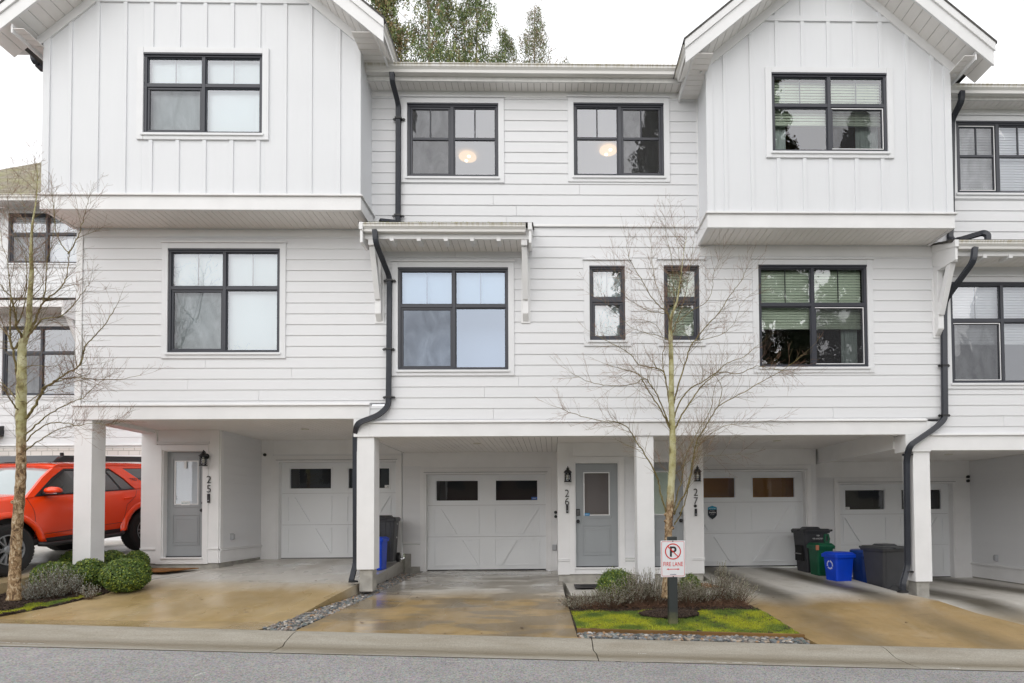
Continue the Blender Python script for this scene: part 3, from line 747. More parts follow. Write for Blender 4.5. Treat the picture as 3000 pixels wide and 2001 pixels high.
SGX, SGY = UX(1971, 1800, 7.72), 7.72
def grassB(r):
    y = YT+.04+r.random()*1.25; x = lerp(leftB(y)+.02, rightB(y)-.02, r.random())
    if ((x-1.66)/.42)**2+((y-8.22)/.27)**2 < 1+.25*sn(x, y, 3): return None
    if y > 8.46+.06*sn(x, y, 2): return None
    return x, y
def gcol(x, y, r):
    t = sn(x, y, 1.2)+r.uniform(-.5, .5)
    if t > .25: c = (.40, .42, .018)
    elif t > -.35: c = (.24, .30, .022)
    else: c = (.10, .17, .025)
    f = r.uniform(.75, 1.25); return (c[0]*f, c[1]*f, c[2]*f)
def mossh(x, y): return hB(x, y)+.004
ggrass = blade_field(grassB, mossh, 60000, 5, .008, .030, gcol, 'grass', M_GRASS, .0028)
tag(ggrass, 'mossy yellow green lawn patch around the fire lane sign', 'grass')
def inL(x, y): return rightL(y)-x < .34+.10*sn(x, y, 2)-max(0, y-8.3)*.5 and rightL(y)-x > .02+.05*max(0, sn(x, y, 4)) and y < 8.85 and y > 7.15
def grassL(r):
    y = 7.15+r.random()*1.75; x = lerp(leftL(y)+.02, rightL(y)-.015, r.random())
    if not inL(x, y): return None
    return x, y
glf = blade_field(grassL, hL, 60000, 6, .008, .035, gcol, 'grass', M_GRASS, .0028)
tag(glf, 'patchy mossy lawn in front of the left planting bed', 'grass')
# green soil film under the blades
M_MOSS = mat('moss_ground', (.20, .22, .022), .95, bump=.6, bscale=80, var=.5, vscale=7)
def film(inside, hf, nm, dz=.004, n=60):
    r = random.Random(2); b = MB(); vs = []; ok = []
    x0, x1, y0, y1 = inside[0]
    for j in range(n+1):
        for i in range(n+1):
            x, y = lerp(x0, x1, i/n), lerp(y0, y1, j/n); vs.append((x, y, hf(x, y)+.018)); ok.append(inside[1](x, y))
    fs = [f for f in ((j*(n+1)+i, j*(n+1)+i+1, (j+1)*(n+1)+i+1, (j+1)*(n+1)+i) for j in range(n) for i in range(n)) if all(ok[k] for k in f)]
    b.add(vs, fs); return tag(b.build(nm, M_MOSS, smooth=True), kind='structure')
film(((XB0, XB1, YT+.03, 8.6), lambda x, y: leftB(y) < x < rightB(y) and not ((x-1.66)/.41)**2+((y-8.22)/.26)**2 < 1+.25*sn(x, y, 3) and y < 8.45+.06*sn(x, y, 2)), lambda x, y: hB(x, y)-.012, 'lawn')
film(((-8.45, -6.8, 7.1, 8.9), lambda x, y: leftL(y) < x < rightL(y) and inL(x, y)), lambda x, y: hL(x, y)-.012, 'lawn')
M_CHIP = tone_mat('mulch_chips', .9)
def chips(fn, hf, n, seed, label, inside=None):
    r = random.Random(seed); b = MB()
    for _ in range(n):
        q = fn(r)
        if q is None: continue
        x, y = q; a = r.uniform(0, 6.28); L, W_, H_ = r.uniform(.008, .028), r.uniform(.003, .009), r.uniform(.002, .006); f = r.uniform(.5, 1.6)
        b.col = (.05*f, .032*f, .022*f); b.T = Matrix.Translation((x, y, hf(x, y)+r.uniform(.0, .02))) @ Matrix.Rotation(a, 4, 'Z') @ Matrix.Rotation(r.uniform(-.5, .5), 4, 'Y')
        b.box(-L, L, -W_, W_, -H_, H_); b.T = None
    return tag(b.build('mulch', M_CHIP), label, 'mulch', kind='stuff')
def chipB(r):
    if r.random() < .45:
        a, q = r.uniform(0, 6.28), r.random()**.5; return 1.66+.42*q*math.cos(a), 8.22+.28*q*math.sin(a)
    y = 8.42+r.random()*1.1; return lerp(leftB(y), rightB(y), r.random()), y
def hB2(x, y): return hB(x, y)+.05*max(0, 1-(((x-TRX)/.5)**2+((y-8.15)/.3)**2))
chips(chipB, hB2, 9000, 8, 'dark bark mulch under the lavender row and around the right birch')
def chipL(r):
    y = 7.3+r.random()*2.3; x = lerp(leftL(y), rightL(y), r.random()); return (x, y) if not inL(x, y) else None
chips(chipL, hL, 8000, 9, 'dark bark mulch under the round bushes of the left bed')
# timber edging
t0 = XB0+.0; t1 = rightB(YT)+.02
M_TIMB = mat('wet_timber', (.20, .105, .03), .55, var=.45, vscale=3, stretch=(.6,3,3), bump=.3, bscale=30)
b = MB()
for i in range(2):
    a, c = lerp(t0, t1, i*.5)+(.002 if i else 0), lerp(t0, t1, i*.5+.5)-.002
    vs = []
    for x in (a, c):
        for (y, dz) in ((YT-.02, -.05), (YT+.02, -.05), (YT+.02, .055), (YT-.02, .055)): vs.append((x, y, kz(x)+dz))
    b.add(vs, [(0,1,2,3),(7,6,5,4),(0,4,5,1),(1,5,6,2),(2,6,7,3),(3,7,4,0)])
tag(b.build('timber_edging', M_TIMB, bevel=.003), 'low wet orange brown timber board between the lawn and the river stones', 'edging')
# scattered dead leaves on the slabs
M_LEAF = tone_mat('dead_leaf', .8)
leaves = [(925,1703),(1222,1751),(1240,1760),(1061,1825),(1303,1858),(1529,1841),(1411,1857),(1363,1786),(1065,1757),(1495,1671),(1424,1675),(2266,1752),(2517,1759),(2655,1825),(1945,1672),(1166,1740),(640,1798),(720,1790),(590,1760),(1208,1727)]
def hit_slab(px, py, rows):
    d = ray(px, py); y = 8
    for _ in range(10):
        x = d.x/d.y*y
        for r0, r1 in zip(rows, rows[1:]):
            if y <= r1[0] or r1 is rows[-1]:
                t = max(0, min(1, (y-r0[0])/(r1[0]-r0[0]))); R_ = [lerp(a, c, t) for a, c in zip(r0, r1)]; break
        u = (x-R_[1])/(R_[3]-R_[1]); zg = lerp(R_[2], R_[4], u)
        y = (zg-CAM.z)/(d.z/d.y)
    return (d.x/d.y*y, y, zg)
rr = random.Random(3)
for (px, py) in leaves:
    rows = d25+p25[1:] if px < 1070 and py < 1840 and px < 960 else (d27+p27[1:] if px > 2000 else d26+p26[1:])
    x, y, z = hit_slab(px, py, rows); b = MB(); k = rr.uniform(.5, 1.4); b.col = (.10*k, .055*k, .03*k); a = rr.uniform(0, 6.3); s = rr.uniform(.014, .026)
    pts = [(math.cos(a+q)*s*m_, math.sin(a+q)*s*m_) for q, m_ in ((0, 1.3), (.8, .8), (1.6, 1.0), (2.4, .7), (3.14, 1.1), (3.9, .75), (4.7, .95), (5.5, .7))]
    b.add([(x+p[0], y+p[1], z+.004+rr.uniform(0, .012)) for p in pts]+[(x, y, z+.012)], [(i, (i+1) % 8, 8) for i in range(8)])
    tag(b.build('dead_leaf', M_LEAF), 'curled brown dead leaf lying on the '+('leftmost tan driveway' if rows[0] is d25[0] else 'streaked driveway of number 27' if rows[0] is d27[0] else 'damp middle driveway of number 26'), 'leaf', 'dead leaves scattered on the driveways')

# ------------------------------------------------------------------ shared house pieces
def post(parent, X0, z0, z1, zfoot, wdt=.285):
    b = MB(); b.box(X0, X0+wdt, YW-.002, YW+wdt, z0, z1)
    o = b.build('post', M_TRIM, parent, bevel=.004)
    b = MB(); b.box(X0+.035, X0+wdt-.035, YW+.03, YW+wdt-.03, zfoot, z0); b.build('footing', M_CONC, o, bevel=.006)
    return o
def garage_door(parent, rect, Y, label=None, win_m=None, z_hinge=True, right_clip=None):
    px0, py0, px1, py1 = rect; mx, my = (px0+px1)/2, (py0+py1)/2; Yd = Y+.12
    x0, x1, z0, z1 = UX(px0, my, Y), UX(px1, my, Y), UZ(mx, py1, Y), UZ(mx, py0, Y)
    G = empty('garage_door', ((x0+x1)/2, Yd, z0), parent=parent)
    if label: G['label'] = label
    W_, H = x1-x0, z1-z0
    def fx(t): return x0+W_*t
    def fz(t): return z1-H*t
    wins = [(.075, .425), (.578, .928)]; b = MB()
    rows = [(0, .322), (.322, .652), (.652, 1.0)]
    for k, (a, c) in enumerate(rows):
        za, zc = fz(c)+(.003 if k < 2 else .012), fz(a)-.003
        if k == 0:
            xs = [0, wins[0][0], wins[0][1], wins[1][0], wins[1][1], 1]; wt, wb = fz(.065), fz(.272)
            for i in range(5):
                p, q = fx(xs[i]), fx(xs[i+1])
                if i in (1, 3): b.box(p, q, Yd, Yd+.04, wt, zc); b.box(p, q, Yd, Yd+.04, za, wb)
                else: b.box(p, q, Yd, Yd+.04, za, zc)
        else: b.box(x0, x1, Yd, Yd+.04, za, zc)
    # raised mouldings of the pressed pattern
    def mould(xa, xb, za, zb):
        t, pr = .018, .016
        b.box(fx(xa), fx(xb), Yd-pr, Yd+.001, fz(za)-t, fz(za)); b.box(fx(xa), fx(xb), Yd-pr, Yd+.001, fz(zb), fz(zb)+t)
        b.box(fx(xa), fx(xa)+t, Yd-pr+.0005, Yd+.001, fz(zb)+t, fz(za)-t); b.box(fx(xb)-t, fx(xb), Yd-pr+.0005, Yd+.001, fz(zb)+t, fz(za)-t)
    for (ra, rb) in ((.352, .622), (.682, .955)):
        mould(.055, .435, ra, rb); mould(.565, .945, ra, rb)
    for w_ in wins: mould(w_[0]-.012, w_[1]+.012, .05, .287)
    def diag(xa, za, xb, zb):
        wd = .052
        p = [(fx(xa), fz(za)), (fx(xa+wd), fz(za)), (fx(xb+wd), fz(zb)), (fx(xb), fz(zb))]
        b.prism(p, 'y', Yd-.030, Yd+.001)
    diag(.065, .36, .195, .62); diag(.245, .69, .375, .95); diag(.885, .36, .755, .62); diag(.705, .69, .575, .95)
    b.m = 1; b.box(x0, x1, Yd+.042, Yd+.05, z0, fz(.322)+.05); b.box(x0, x1, Yd+.042, Yd+.05, z0+.0, z0+.01); b.m = 0
    b.build('door_panel', [M_GAR, M_GARG], G)
    b = MB()
    for w_ in wins: b.quad((fx(w_[0]), Yd+.014, wb), (fx(w_[1]), Yd+.014, wb), (fx(w_[1]), Yd+.014, wt), (fx(w_[0]), Yd+.014, wt))
    b.build('glass', M_GLSG, G, recalc=False)
    b = MB()
    for k, w_ in enumerate(wins):
        a, c = fx(w_[0])-.02, fx(w_[1])+.02
        b.box(a, c, Yd+.5, Yd+.52, wb-.3, wt+.3); b.box(a-.02, a, Yd+.045, Yd+.5, wb-.3, wt+.3); b.box(c, c+.02, Yd+.045, Yd+.5, wb-.3, wt+.3); b.box(a, c, Yd+.045, Yd+.5, wt+.3, wt+.32); b.box(a, c, Yd+.045, Yd+.5, wb-.32, wb-.3)
    b.build('garage_interior', win_m or M_DARKR, G)
    b = MB(); b.box(x0, x1, Yd-.004, Yd+.03, z0-.012, z0+.012); b.build('seal', M_IRON, G)
    # jambs, casing, drip cap
    b = MB(); jt = .10
    b.box(x0-.03, x0, Y-.02, Yd+.06, z0-.01, z1); b.box(x1, x1+.03, Y-.02, Yd+.06, z0-.01, z1); b.box(x0-.03, x1+.03, Y-.02, Yd+.06, z1+.0, z1+.03)
    b.box(x0-.03-jt, x0-.03, Y-.032, Y+.04, z0-.01, z1+.13); b.box(x1+.03, x1+.03+jt, Y-.032, Y+.04, z0-.01, z1+.13); b.box(x0-.03, x1+.03, Y-.030, Y+.04, z1+.055, z1+.13)
    b.box(x0-.05, x1+.05, Y-.060, Y+.03, z1+.028, z1+.054)
    b.build('door_casing', M_TRIM, G, bevel=.002, bseg=1)
    b = MB(); b.box(x0-.045, x1+.045, Y-.062, Y-.058, z1+.034, z1+.041); b.build('weather_strip', M_BLK, G)
    return x0, x1, z0, z1
def front_door(parent, rect, Y, knob='l', blinds=True, keypad=False, label=None, deep=.10, shade=None):
    px0, py0, px1, py1 = rect; mx, my = (px0+px1)/2, (py0+py1)/2; Yd = Y+deep
    x0, x1, z0, z1 = UX(px0, my, Y), UX(px1, my, Y), UZ(mx, py1, Y), UZ(mx, py0, Y); W_, H = x1-x0, z1-z0
    D = empty('front_door', (mx, Yd, z0), parent=parent); D.location = Vector((((x0+x1)/2, Yd, z0)))-world_loc(parent)
    if label: D['label'] = label
    def fx(t): return x0+W_*t
    def fz(t): return z1-H*t
    b = MB(); wa, wb_, wt, wbm = .19, .81, .085, .505
    b.box(x0, fx(wa), Yd, Yd+.045, z0, z1); b.box(fx(wb_), x1, Yd, Yd+.045, z0, z1); b.box(fx(wa), fx(wb_), Yd, Yd+.045, fz(wt), z1); b.box(fx(wa), fx(wb_), Yd, Yd+.045, z0, fz(wbm))
    def mould(xa, xb, za, zb, t=.014, pr=.010):
        b.box(fx(xa), fx(xb), Yd-pr, Yd+.001, fz(za)-t, fz(za)); b.box(fx(xa), fx(xb), Yd-pr, Yd+.001, fz(zb), fz(zb)+t)
        b.box(fx(xa), fx(xa)+t, Yd-pr+.0005, Yd+.001, fz(zb)+t, fz(za)-t); b.box(fx(xb)-t, fx(xb), Yd-pr+.0005, Yd+.001, fz(zb)+t, fz(za)-t)
    mould(.14, .86, .06, .53); mould(.15, .85, .60, .89); mould(.20, .80, .63, .865, .03, .006)
    b.build('door_leaf', M_DOOR, D, bevel=.002, bseg=1)
    b = MB(); t = .018
    a, c, d, e = fx(wa), fx(wb_), fz(wbm), fz(wt)
    b.box(a, c, Yd-.004, Yd+.03, e-t, e); b.box(a, c, Yd-.004, Yd+.03, d, d+t); b.box(a, a+t, Yd-.003, Yd+.03, d+t, e-t); b.box(c-t, c, Yd-.003, Yd+.03, d+t, e-t)
    o = b.build('door_window', M_TRIM, D)
    b = MB(); b.quad((a+t, Yd+.008, d+t), (c-t, Yd+.008, d+t), (c-t, Yd+.008, e-t), (a+t, Yd+.008, e-t)); g = b.build('glass', M_GLSG, D, recalc=False)
    b = MB(); k = d+t
    if blinds:
        while k < e-t: b.add([(a+t, Yd+.02, k), (c-t, Yd+.02, k), (c-t, Yd+.026, k+.0205), (a+t, Yd+.026, k+.0205)], [(0,1,2,3)]); k += .021
        b.build('blind', shade or M_SLATW, D)
    b = MB(); b.box(a, c, Yd+.25, Yd+.26, d-.1, e+.1); b.box(a-.01, a, Yd+.045, Yd+.25, d-.1, e+.1); b.box(c, c+.01, Yd+.045, Yd+.25, d-.1, e+.1); b.build('hall', M_DARKR, D)
    b = MB(); kx = fx(.055 if knob == 'l' else .945)
    b.lathe([(.034, 0), (.034, -.008), (.014, -.012), (.013, -.035), (.026, -.042), (.033, -.055), (.030, -.070), (.0, -.078)], (kx, Yd, fz(.56)), 16, axis='y')
    b.build('door_knob', M_IRON, D, smooth=True)
    b = MB()
    if keypad: b.box(kx-.038, kx+.038, Yd-.028, Yd, fz(.505), fz(.44))
    else: b.lathe([(.032, 0), (.030, -.02), (.0, -.022)], (kx, Yd, fz(.49)), 16, axis='y')
    b.build('deadbolt', M_IRON, D, bevel=.004 if keypad else 0)
    if keypad:
        b = MB()
        for i in range(3):
            for j in range(4): b.box(kx-.022+i*.017, kx-.011+i*.017, Yd-.030, Yd-.027, fz(.452)-j*.024-.014, fz(.452)-j*.024)
        b.build('keypad_buttons', mat('key_grey', (.25, .25, .25), .5), D)
    b = MB(); jt = .10
    b.box(x0-.022, x0, Y-.01, Yd+.05, z0-.05, z1+.02); b.box(x1, x1+.022, Y-.01, Yd+.05, z0-.05, z1+.02); b.box(x0, x1, Y-.01, Yd+.05, z1, z1+.02)
    b.box(x0-.022-jt, x0-.022, Y-.030, Y+.03, z0-.13, z1+.12); b.box(x1+.022, x1+.022+jt, Y-.030, Y+.03, z0-.13, z1+.12); b.box(x0-.022, x1+.022, Y-.028, Y+.03, z1+.02, z1+.12)
    b.box(x0-.03, x1+.03, Y-.05, Yd+.02, z0-.035, z0-.006); b.box(x0-.022, x1+.022, Y-.028, Y+.03, z0-.13, z0-.036)
    b.build('door_frame', M_TRIM, D, bevel=.002, bseg=1)
    b = MB(); b.box(x0, x1, Yd-.02, Yd+.03, z0-.006, z0+.012); b.build('threshold', M_IRON, D)
    return D, (x0, x1, z0, z1)
def lantern(parent, px, py, Y):
    x, z = U(px, py, Y); yc = Y-.12
    L = empty('wall_lantern', (x, Y, z), parent=parent)
    b = MB(); k = 12
    b.lathe([(.055, -.02), (.055, -.038), (.02, -.045)], (x, Y-.0, z+.05), 16, axis='y')
    b.tube([(x, Y-.03, z+.06), (x, Y-.07, z+.13), (x, yc, z+.155), (x, yc, z+.10)], .009, 8)
    b.lathe([(.012, .115), (.03, .10), (.062, .068), (.078, .05), (.078, .04), (.06, .038)], (x, yc, z), 20)
    b.lathe([(.030, .115), (.030, .125), (.012, .135)], (x, yc, z), 12)
    for zz in (-.005, -.048, -.092): b.tube([(x+.058*math.cos(a*math.tau/16), yc+.058*math.sin(a*math.tau/16), z+zz) for a in range(17)], .0035, 6, cap=False)
    for a in range(8): q = a*math.tau/8+.2; b.tube([(x+.060*math.cos(q), yc+.060*math.sin(q), z+.04), (x+.064*math.cos(q), yc+.064*math.sin(q), z-.13)], .0035, 5)
    b.lathe([(.072, -.128), (.072, -.142), (.0, -.146)], (x, yc, z), 20)
    b.build('lantern_cage', M_IRON, L, smooth=False)
    b = MB(); b.lathe([(.050, -.127), (.050, .038)], (x, yc, z), 20); b.build('lantern_glass', M_GLSC, L, smooth=True)
    b = MB(); b.lathe([(.010, .03), (.012, .0), (.024, -.03), (.028, -.055), (.015, -.08), (.0, -.086)], (x, yc, z), 14); b.build('bulb', mat('bulb_glass', (.7, .66, .58), .2), L, smooth=True)
def numbers(parent, txt, px, pys, Y):
    for ch, py in zip(txt, pys):
        x, z = U(px, py, Y); put_text('house_number', ch, x, Y-.035, z, .205, M_IRON, parent, xs=.92, ext=.005, bold=-.0015)
def doorbell(parent, px, py, Y, m=None, h=.13):
    x, z = U(px, py, Y); b = MB(); b.box(x-.022, x+.022, Y-.058, Y-.03, z-h/2, z+h/2); o = b.build('doorbell', M_IRON, parent, bevel=.005)
    b = MB(); b.lathe([(.013, 0), (.013, -.004), (.0, -.005)], (x, Y-.058, z-h*.25), 14, axis='y'); b.build('bell_button', mat('bell_grey', (.35, .36, .38), .3, metal=.6), o)
    b = MB(); b.lathe([(.009, 0), (.007, -.003), (.0, -.004)], (x, Y-.058, z+h*.28), 12, axis='y'); b.build('bell_lens', mat('lens', (.02, .02, .03), .05), o)
def camera_dot(parent, px, py, Y, base=False):
    x, z = U(px, py, Y); b = MB()
    if base: b.lathe([(.045, 0), (.045, -.015), (.03, -.02)], (x, Y, z), 18, axis='y')
    b.lathe([(.034, -.01), (.034, -.05), (.02, -.058), (.0, -.06)], (x+(.01 if base else 0), Y, z), 16, axis='y')
    b.build('security_camera' if base else 'wall_light', M_IRON, parent, smooth=False)
def outlet(parent, x, y, z, conv=None, nrm='-y'):
    b = MB()
    if nrm == '-y': b.box(x-.05, x+.05, y-.02, y, z-.065, z+.065); b.box(x-.036, x+.036, y-.05, y-.018, z-.055, z+.05)
    elif nrm == '+x': b.box(x, x+.02, y-.05, y+.05, z-.065, z+.065); b.box(x+.018, x+.05, y-.036, y+.036, z-.055, z+.05)
    else: b.box(x-.02, x, y-.05, y+.05, z-.065, z+.065); b.box(x-.05, x-.018, y-.036, y+.036, z-.055, z+.05)
    b.build('outlet_cover', mat('outlet_grey', (.42, .43, .45), .4), parent, bevel=.004)
def can_light(parent, px, py, z):
    d = ray(px, py); t = (z-CAM.z)/d.z; p = CAM+d*t; b = MB(); b.lathe([(.075, 0), (.075, -.008), (.055, -.010), (.05, -.002), (.0, -.002)], (p.x, p.y, z), 24)
    b.build('ceiling_light', mat('lamp_trim', (.62, .60, .52), .5), parent, smooth=False)
def sticker(parent, px, py, Y, w_, h_, col, txt='', tcol=(.8, .8, .8), dy=-.004, name='window_sticker', ts=.5):
    x, z = U(px, py, Y); b = MB(); b.box(x-w_/2, x+w_/2, Y+dy-.002, Y+dy, z-h_/2, z+h_/2)
    o = b.build(name, mat(name+'_film', col, .5), parent)
    if txt: put_text('lettering', txt, x, Y+dy-.003, z-h_*ts*.36, h_*ts, mat('sticker_ink', tcol, .6), o, ext=.0004)
    return o

def slab_z(x, y, rows):
    for r0, r1 in zip(rows, rows[1:]):
        if y <= r1[0] or r1 is rows[-1]:
            t = max(0, min(1, (y-r0[0])/(r1[0]-r0[0]))); R_ = [lerp(a, c, t) for a, c in zip(r0, r1)]
            return lerp(R_[2], R_[4], (x-R_[1])/(R_[3]-R_[1]))
M_BROOM2 = mat('plywood_interior', (.55, .28, .09), .8)
# ------------------------------------------------------------------ gabled bay
SL = .83
def gable_bay(parent, x0, x1, rect, battens, wkw, tip, gut_side, zcap, trim_z, ov=.47, narrow=-1):
    c, h = (x0+x1)/2, (x1-x0)/2
    zcb, zct, zs = zcap      # band bottom, band top, soffit
    ztip = tip               # lower edge of the rake board at its tip (x = +-(h+ov))
    def zr(x, e=0): return ztip + SL*(h+ov-abs(x-c)) + e
    hl = hole(rect, YB, .03)
    # front boards
    b = MB(); top = lambda x: zr(x)+.05
    def strip(xa, xb, za, f=True):
        n = 1 if (xa-c)*(xb-c) >= 0 else 2
        pts = [(xa, za), (xb, za), (xb, top(xb))] + ([(c, top(c))] if xa < c < xb else []) + [(xa, top(xa))]
        b.prism(pts, 'y', YB, YB+.1)
    strip(x0, hl[0], zct); strip(hl[1], x1, zct); strip(hl[0], hl[1], hl[3]); b.box(hl[0], hl[1], YB, YB+.1, zct, hl[2])
    # side walls
    ztop = zr(x0)+.06
    for x, s in ((x0, 1), (x1, -1)): b.box(x, x+s*.1, YB+.1, YW+.02, zct, ztop)
    # battens
    tw = .10; W0, W1, Z0, Z1 = hl[0]+.03-tw, hl[1]-.03+tw, hl[2]+.03-tw, hl[3]-.03+tw; bw = .029
    for x in battens:
        if W0 < x+bw and x-bw < W1: segs = [(zct+.05, Z0), (Z1, trim_z), (trim_z+.085, zr(x)-.02)]
        else: segs = [(zct+.05, min(trim_z, zr(x)-.02)), (trim_z+.085, zr(x)-.02)]
        for p, q in segs:
            if q-p > .05: b.box(x-bw, x+bw, YB-.018, YB+.002, p, q)
    for x, s in ((x0, 1), (x1, -1)):
        b.box(x-s*.018, x+s*.085, YB-.022, YB+.002, zct+.05, zr(x)); b.box(x-s*.022, x, YB-.02, YB+.075, zct+.05, zr(x))
    hw = h+ov-(trim_z+.10-ztip)/SL
    if hw > 0: b.box(max(x0, c-hw-.03), min(x1, c+hw+.03), YB-.022, YB+.002, trim_z, trim_z+.085)
    b.build('board_and_batten_wall', M_BRD, parent, bevel=.002, bseg=1)
    window(parent, rect, YB, **wkw)
    # band round the foot
    b = MB()
    b.box(x0-.03, x1+.03, YB-.03, YB+.02, zcb, zct); b.box(x0-.03, x0+.02, YB+.02, YW, zcb, zct); b.box(x1-.02, x1+.03, YB+.02, YW, zcb, zct)
    b.box(x0-.06, x1+.06, YB-.06, YB+.03, zct+.003, zct+.028); b.box(x0-.06, x0, YB+.03, YW, zct+.003, zct+.028); b.box(x1, x1+.06, YB+.03, YW, zct+.003, zct+.028)
    b.box(x0-.03, x1+.03, YB-.03, YB+.02, zct+.028, zct+.05)
    b.build('band', M_TRIM, parent, bevel=.002, bseg=1)
    soffit('soffit', parent, x0+.02, x1-.02, YB+.02, YW, zs, 'y', .105)
    # roof, rake boards, eaves
    R = MB(); yf, yb = YB-.40, 17.0; th = .34
    xe = [c-h-ov, c, c+h+ov]
    for s in (-1, 1):
        e = c+s*(h+ov)
        R.prism([(e+s*.03, ztip+th-.02), (c, zr(c)+th+.005), (c, zr(c)+th+.04), (e+s*.03, ztip+th+.015)], 'y', yf-.03, yb)
    rf = R.build('roof', M_SHING, parent)
    b = MB()
    for s in (-1, 1):
        e = c+s*(h+ov)
        b.prism([(e, ztip), (c, zr(c)), (c, zr(c)+th), (e, ztip+th)], 'y', yf, yf+.03)
        b.prism([(e+s*.012, ztip+th-.13), (c, zr(c)+th-.13), (c, zr(c)+th), (e+s*.012, ztip+th)], 'y', yf-.022, yf)
    b.build('rake_board', M_TRIM, rf, bevel=.002, bseg=1)
    b = MB()
    for s in (-1, 1):   # frieze boards on the gable wall
        e = c+s*(h+.12)
        b.prism([(e, zr(e)-.13), (c, zr(c)-.13), (c, zr(c)+.03), (e, zr(e)+.03)], 'y', YB-.028, YB+.01)
    b.build('frieze_board', M_TRIM, rf, bevel=.002, bseg=1)
    b = MB(); g = .004   # sloping rake soffit in strips
    for s in (-1, 1):
        n = int((h+ov)/.13)
        for i in range(n):
            a, d = (h+ov)*i/n+g, (h+ov)*(i+1)/n-g; xa, xb = c+s*a, c+s*d
            b.prism([(xa, zr(xa)+.028), (xb, zr(xb)+.028), (xb, zr(xb)+.04), (xa, zr(xa)+.04)], 'y', yf+.03, YB+.002)
        b.m = 1; b.prism([(c, zr(c)+.04), (c+s*(h+ov), ztip+.04), (c+s*(h+ov), ztip+.05), (c, zr(c)+.05)], 'y', yf+.03, YB+.002); b.m = 0
    b.build('rake_soffit', [M_SOF, M_GROOVE], rf)
    ze = ztip+.17
    for s in (-1, 1):
        xi = c+s*h; xo = c+s*(h+(ov-.13 if s != narrow else .16)); a, d = min(xi, xo), max(xi, xo)
        o = soffit('eave_soffit', None, a, d, YB-.37, YW-.0, ze, 'x', .105); o.parent = rf
        b = MB(); b.box(xo, xo+s*.025, YB-.37, yb-.5, ze-.06, ztip+th-.1)
        b.build('fascia', M_TRIM, rf)
    for s in gut_side:
        xo = c+s*(h+ov-.105); b = MB()
        prof = [(.12, 0), (.132, 0), (.134, -.012), (.12, -.018), (.12, -.05), (.092, -.085), (.088, -.13), (0, -.13), (0, 0), (.01, 0), (.01, -.12), (.08, -.12), (.11, -.04), (.112, -.004)]
        zt = ztip+th-.03
        b.prism([(xo+s*p[0], zt+p[1]) for p in prof], 'y', yf+.04, YW-.38 if s in gut_side and (x0 > 0) else yb-1)
        b.build('gutter', M_GUTM, rf)
    return zr

# ================================================================== townhouse 25
H25 = empty('townhouse', (-5.4, 9.4, .5), label='white townhouse number 25 with big gabled bay and grey door, leftmost of the row', cat='townhouse', group='townhouses of the white terrace')
xl = UX(225, 900, YW); xr = -2.72
zb1, zb0 = UZ(650, 1191, YW), UZ(650, 1229, YW)          # beam top / bottom
wz1 = UZ(600, 676, YW)
bay25 = (UX(130, 400, YB), UX(1054, 400, YB))
rect = (494, 732, 821, 1033.5)
ph = UZ(350, 1047, YW)
wall('siding_wall', H25, YW, xl+.105, xr, zb1+.05, wz1+.14, [hole(rect, YW)], phase=ph)
b = MB(); b.box(xl, xl+.10, YW-.025, YW+.12, zb1+.05, wz1); b.box(xl-.0, xl+.02, YW-.02, 16.8, 3.2, 8.4); b.build('corner_board', M_TRIM, H25, bevel=.003)
b = MB(); b.box(xl+.105, xr, YW-.022, YW, wz1-.10, wz1); b.build('frieze_board', M_TRIM, H25)
window(H25, rect, YW, screen='l', blind='roller', room=(.3, .3, .6), transom=.373)
band('beam', H25, YW, xl-.02, -3.0, zb0, zb1)
zc25 = UZ(900, 1290, YG)
soffit('carport_ceiling', H25, xl+.02, -3.0, YW+.12, YG+.02, zc25, 'y', .105)
b = MB(); b.box(xl-.02, xl+.24, YW+.12, YE, zb0, zb1); b.build('side_beam', M_TRIM, H25)
px25 = UX(216, 1400, YW)
post(H25, px25, .80, zb0, .4)
# bay
bt = [UX(p, 350, YB) for p in (205, 285, 366, 443.5, 522, 600.5, 680, 758, 835.5, 910, 993)]
gable_bay(H25, bay25[0], bay25[1], (423, 161, 770, 393), bt, dict(transom=.39, screen='l', blind='roller', room=(.3, .25, .5), cap=False),
          UZ(1127, 122, YB-.4), (1,), (UZ(600, 617, YB), UZ(600, 578, YB), UZ(600, 617, YB)+.02), UZ(600, 3, YB)-.04, ov=.48)
# entry and carport back wall
xe0, xe1 = xl-.02, UX(643, 1450, YE)
D25 = (479, 1322, 593, 1632)
_, q = front_door(H25, D25, YE, knob='r', label='grey panelled front door with a blinded window')
zE = UZ(560, 1650, YE)
b = MB(); b.box(xe0, q[0]-.122, YE-.022, YE+.1, zE, zc25); b.box(q[1]+.122, xe1, YE-.022, YE+.1, zE, zc25)
b.box(q[0]-.122, q[1]+.122, YE-.0, YE+.1, q[3]+.12, zc25); b.box(q[0]-.16, q[1]+.14, YE-.05, YE, q[3]+.135, q[3]+.16); b.box(q[0]-.16, q[1]+.14, YE-.04, YE, q[3]+.165, q[3]+.18)
for a, c in ((xe0, q[0]-.122), (q[1]+.122, xe1)): b.box(a, c, YE-.042, YE-.02, zE+.26, zE+.29)
b.box(q[0]-.2, q[0]-.122, YE-.03, YE-.02, q[3]+.14, zc25)
b.build('entry_wall', M_TRIM, H25, bevel=.002, bseg=1)
b = MB(); siding_into(b, YE+.09, YG, zE+.28, zc25, (), .18, zE+.28, lambda u, v, z: (xe1-v, u, z), joints=False)
b.box(xe1-.12, xe1-.03, YE+.02, YG, zE, zc25); b.build('side_siding', M_SID, H25)
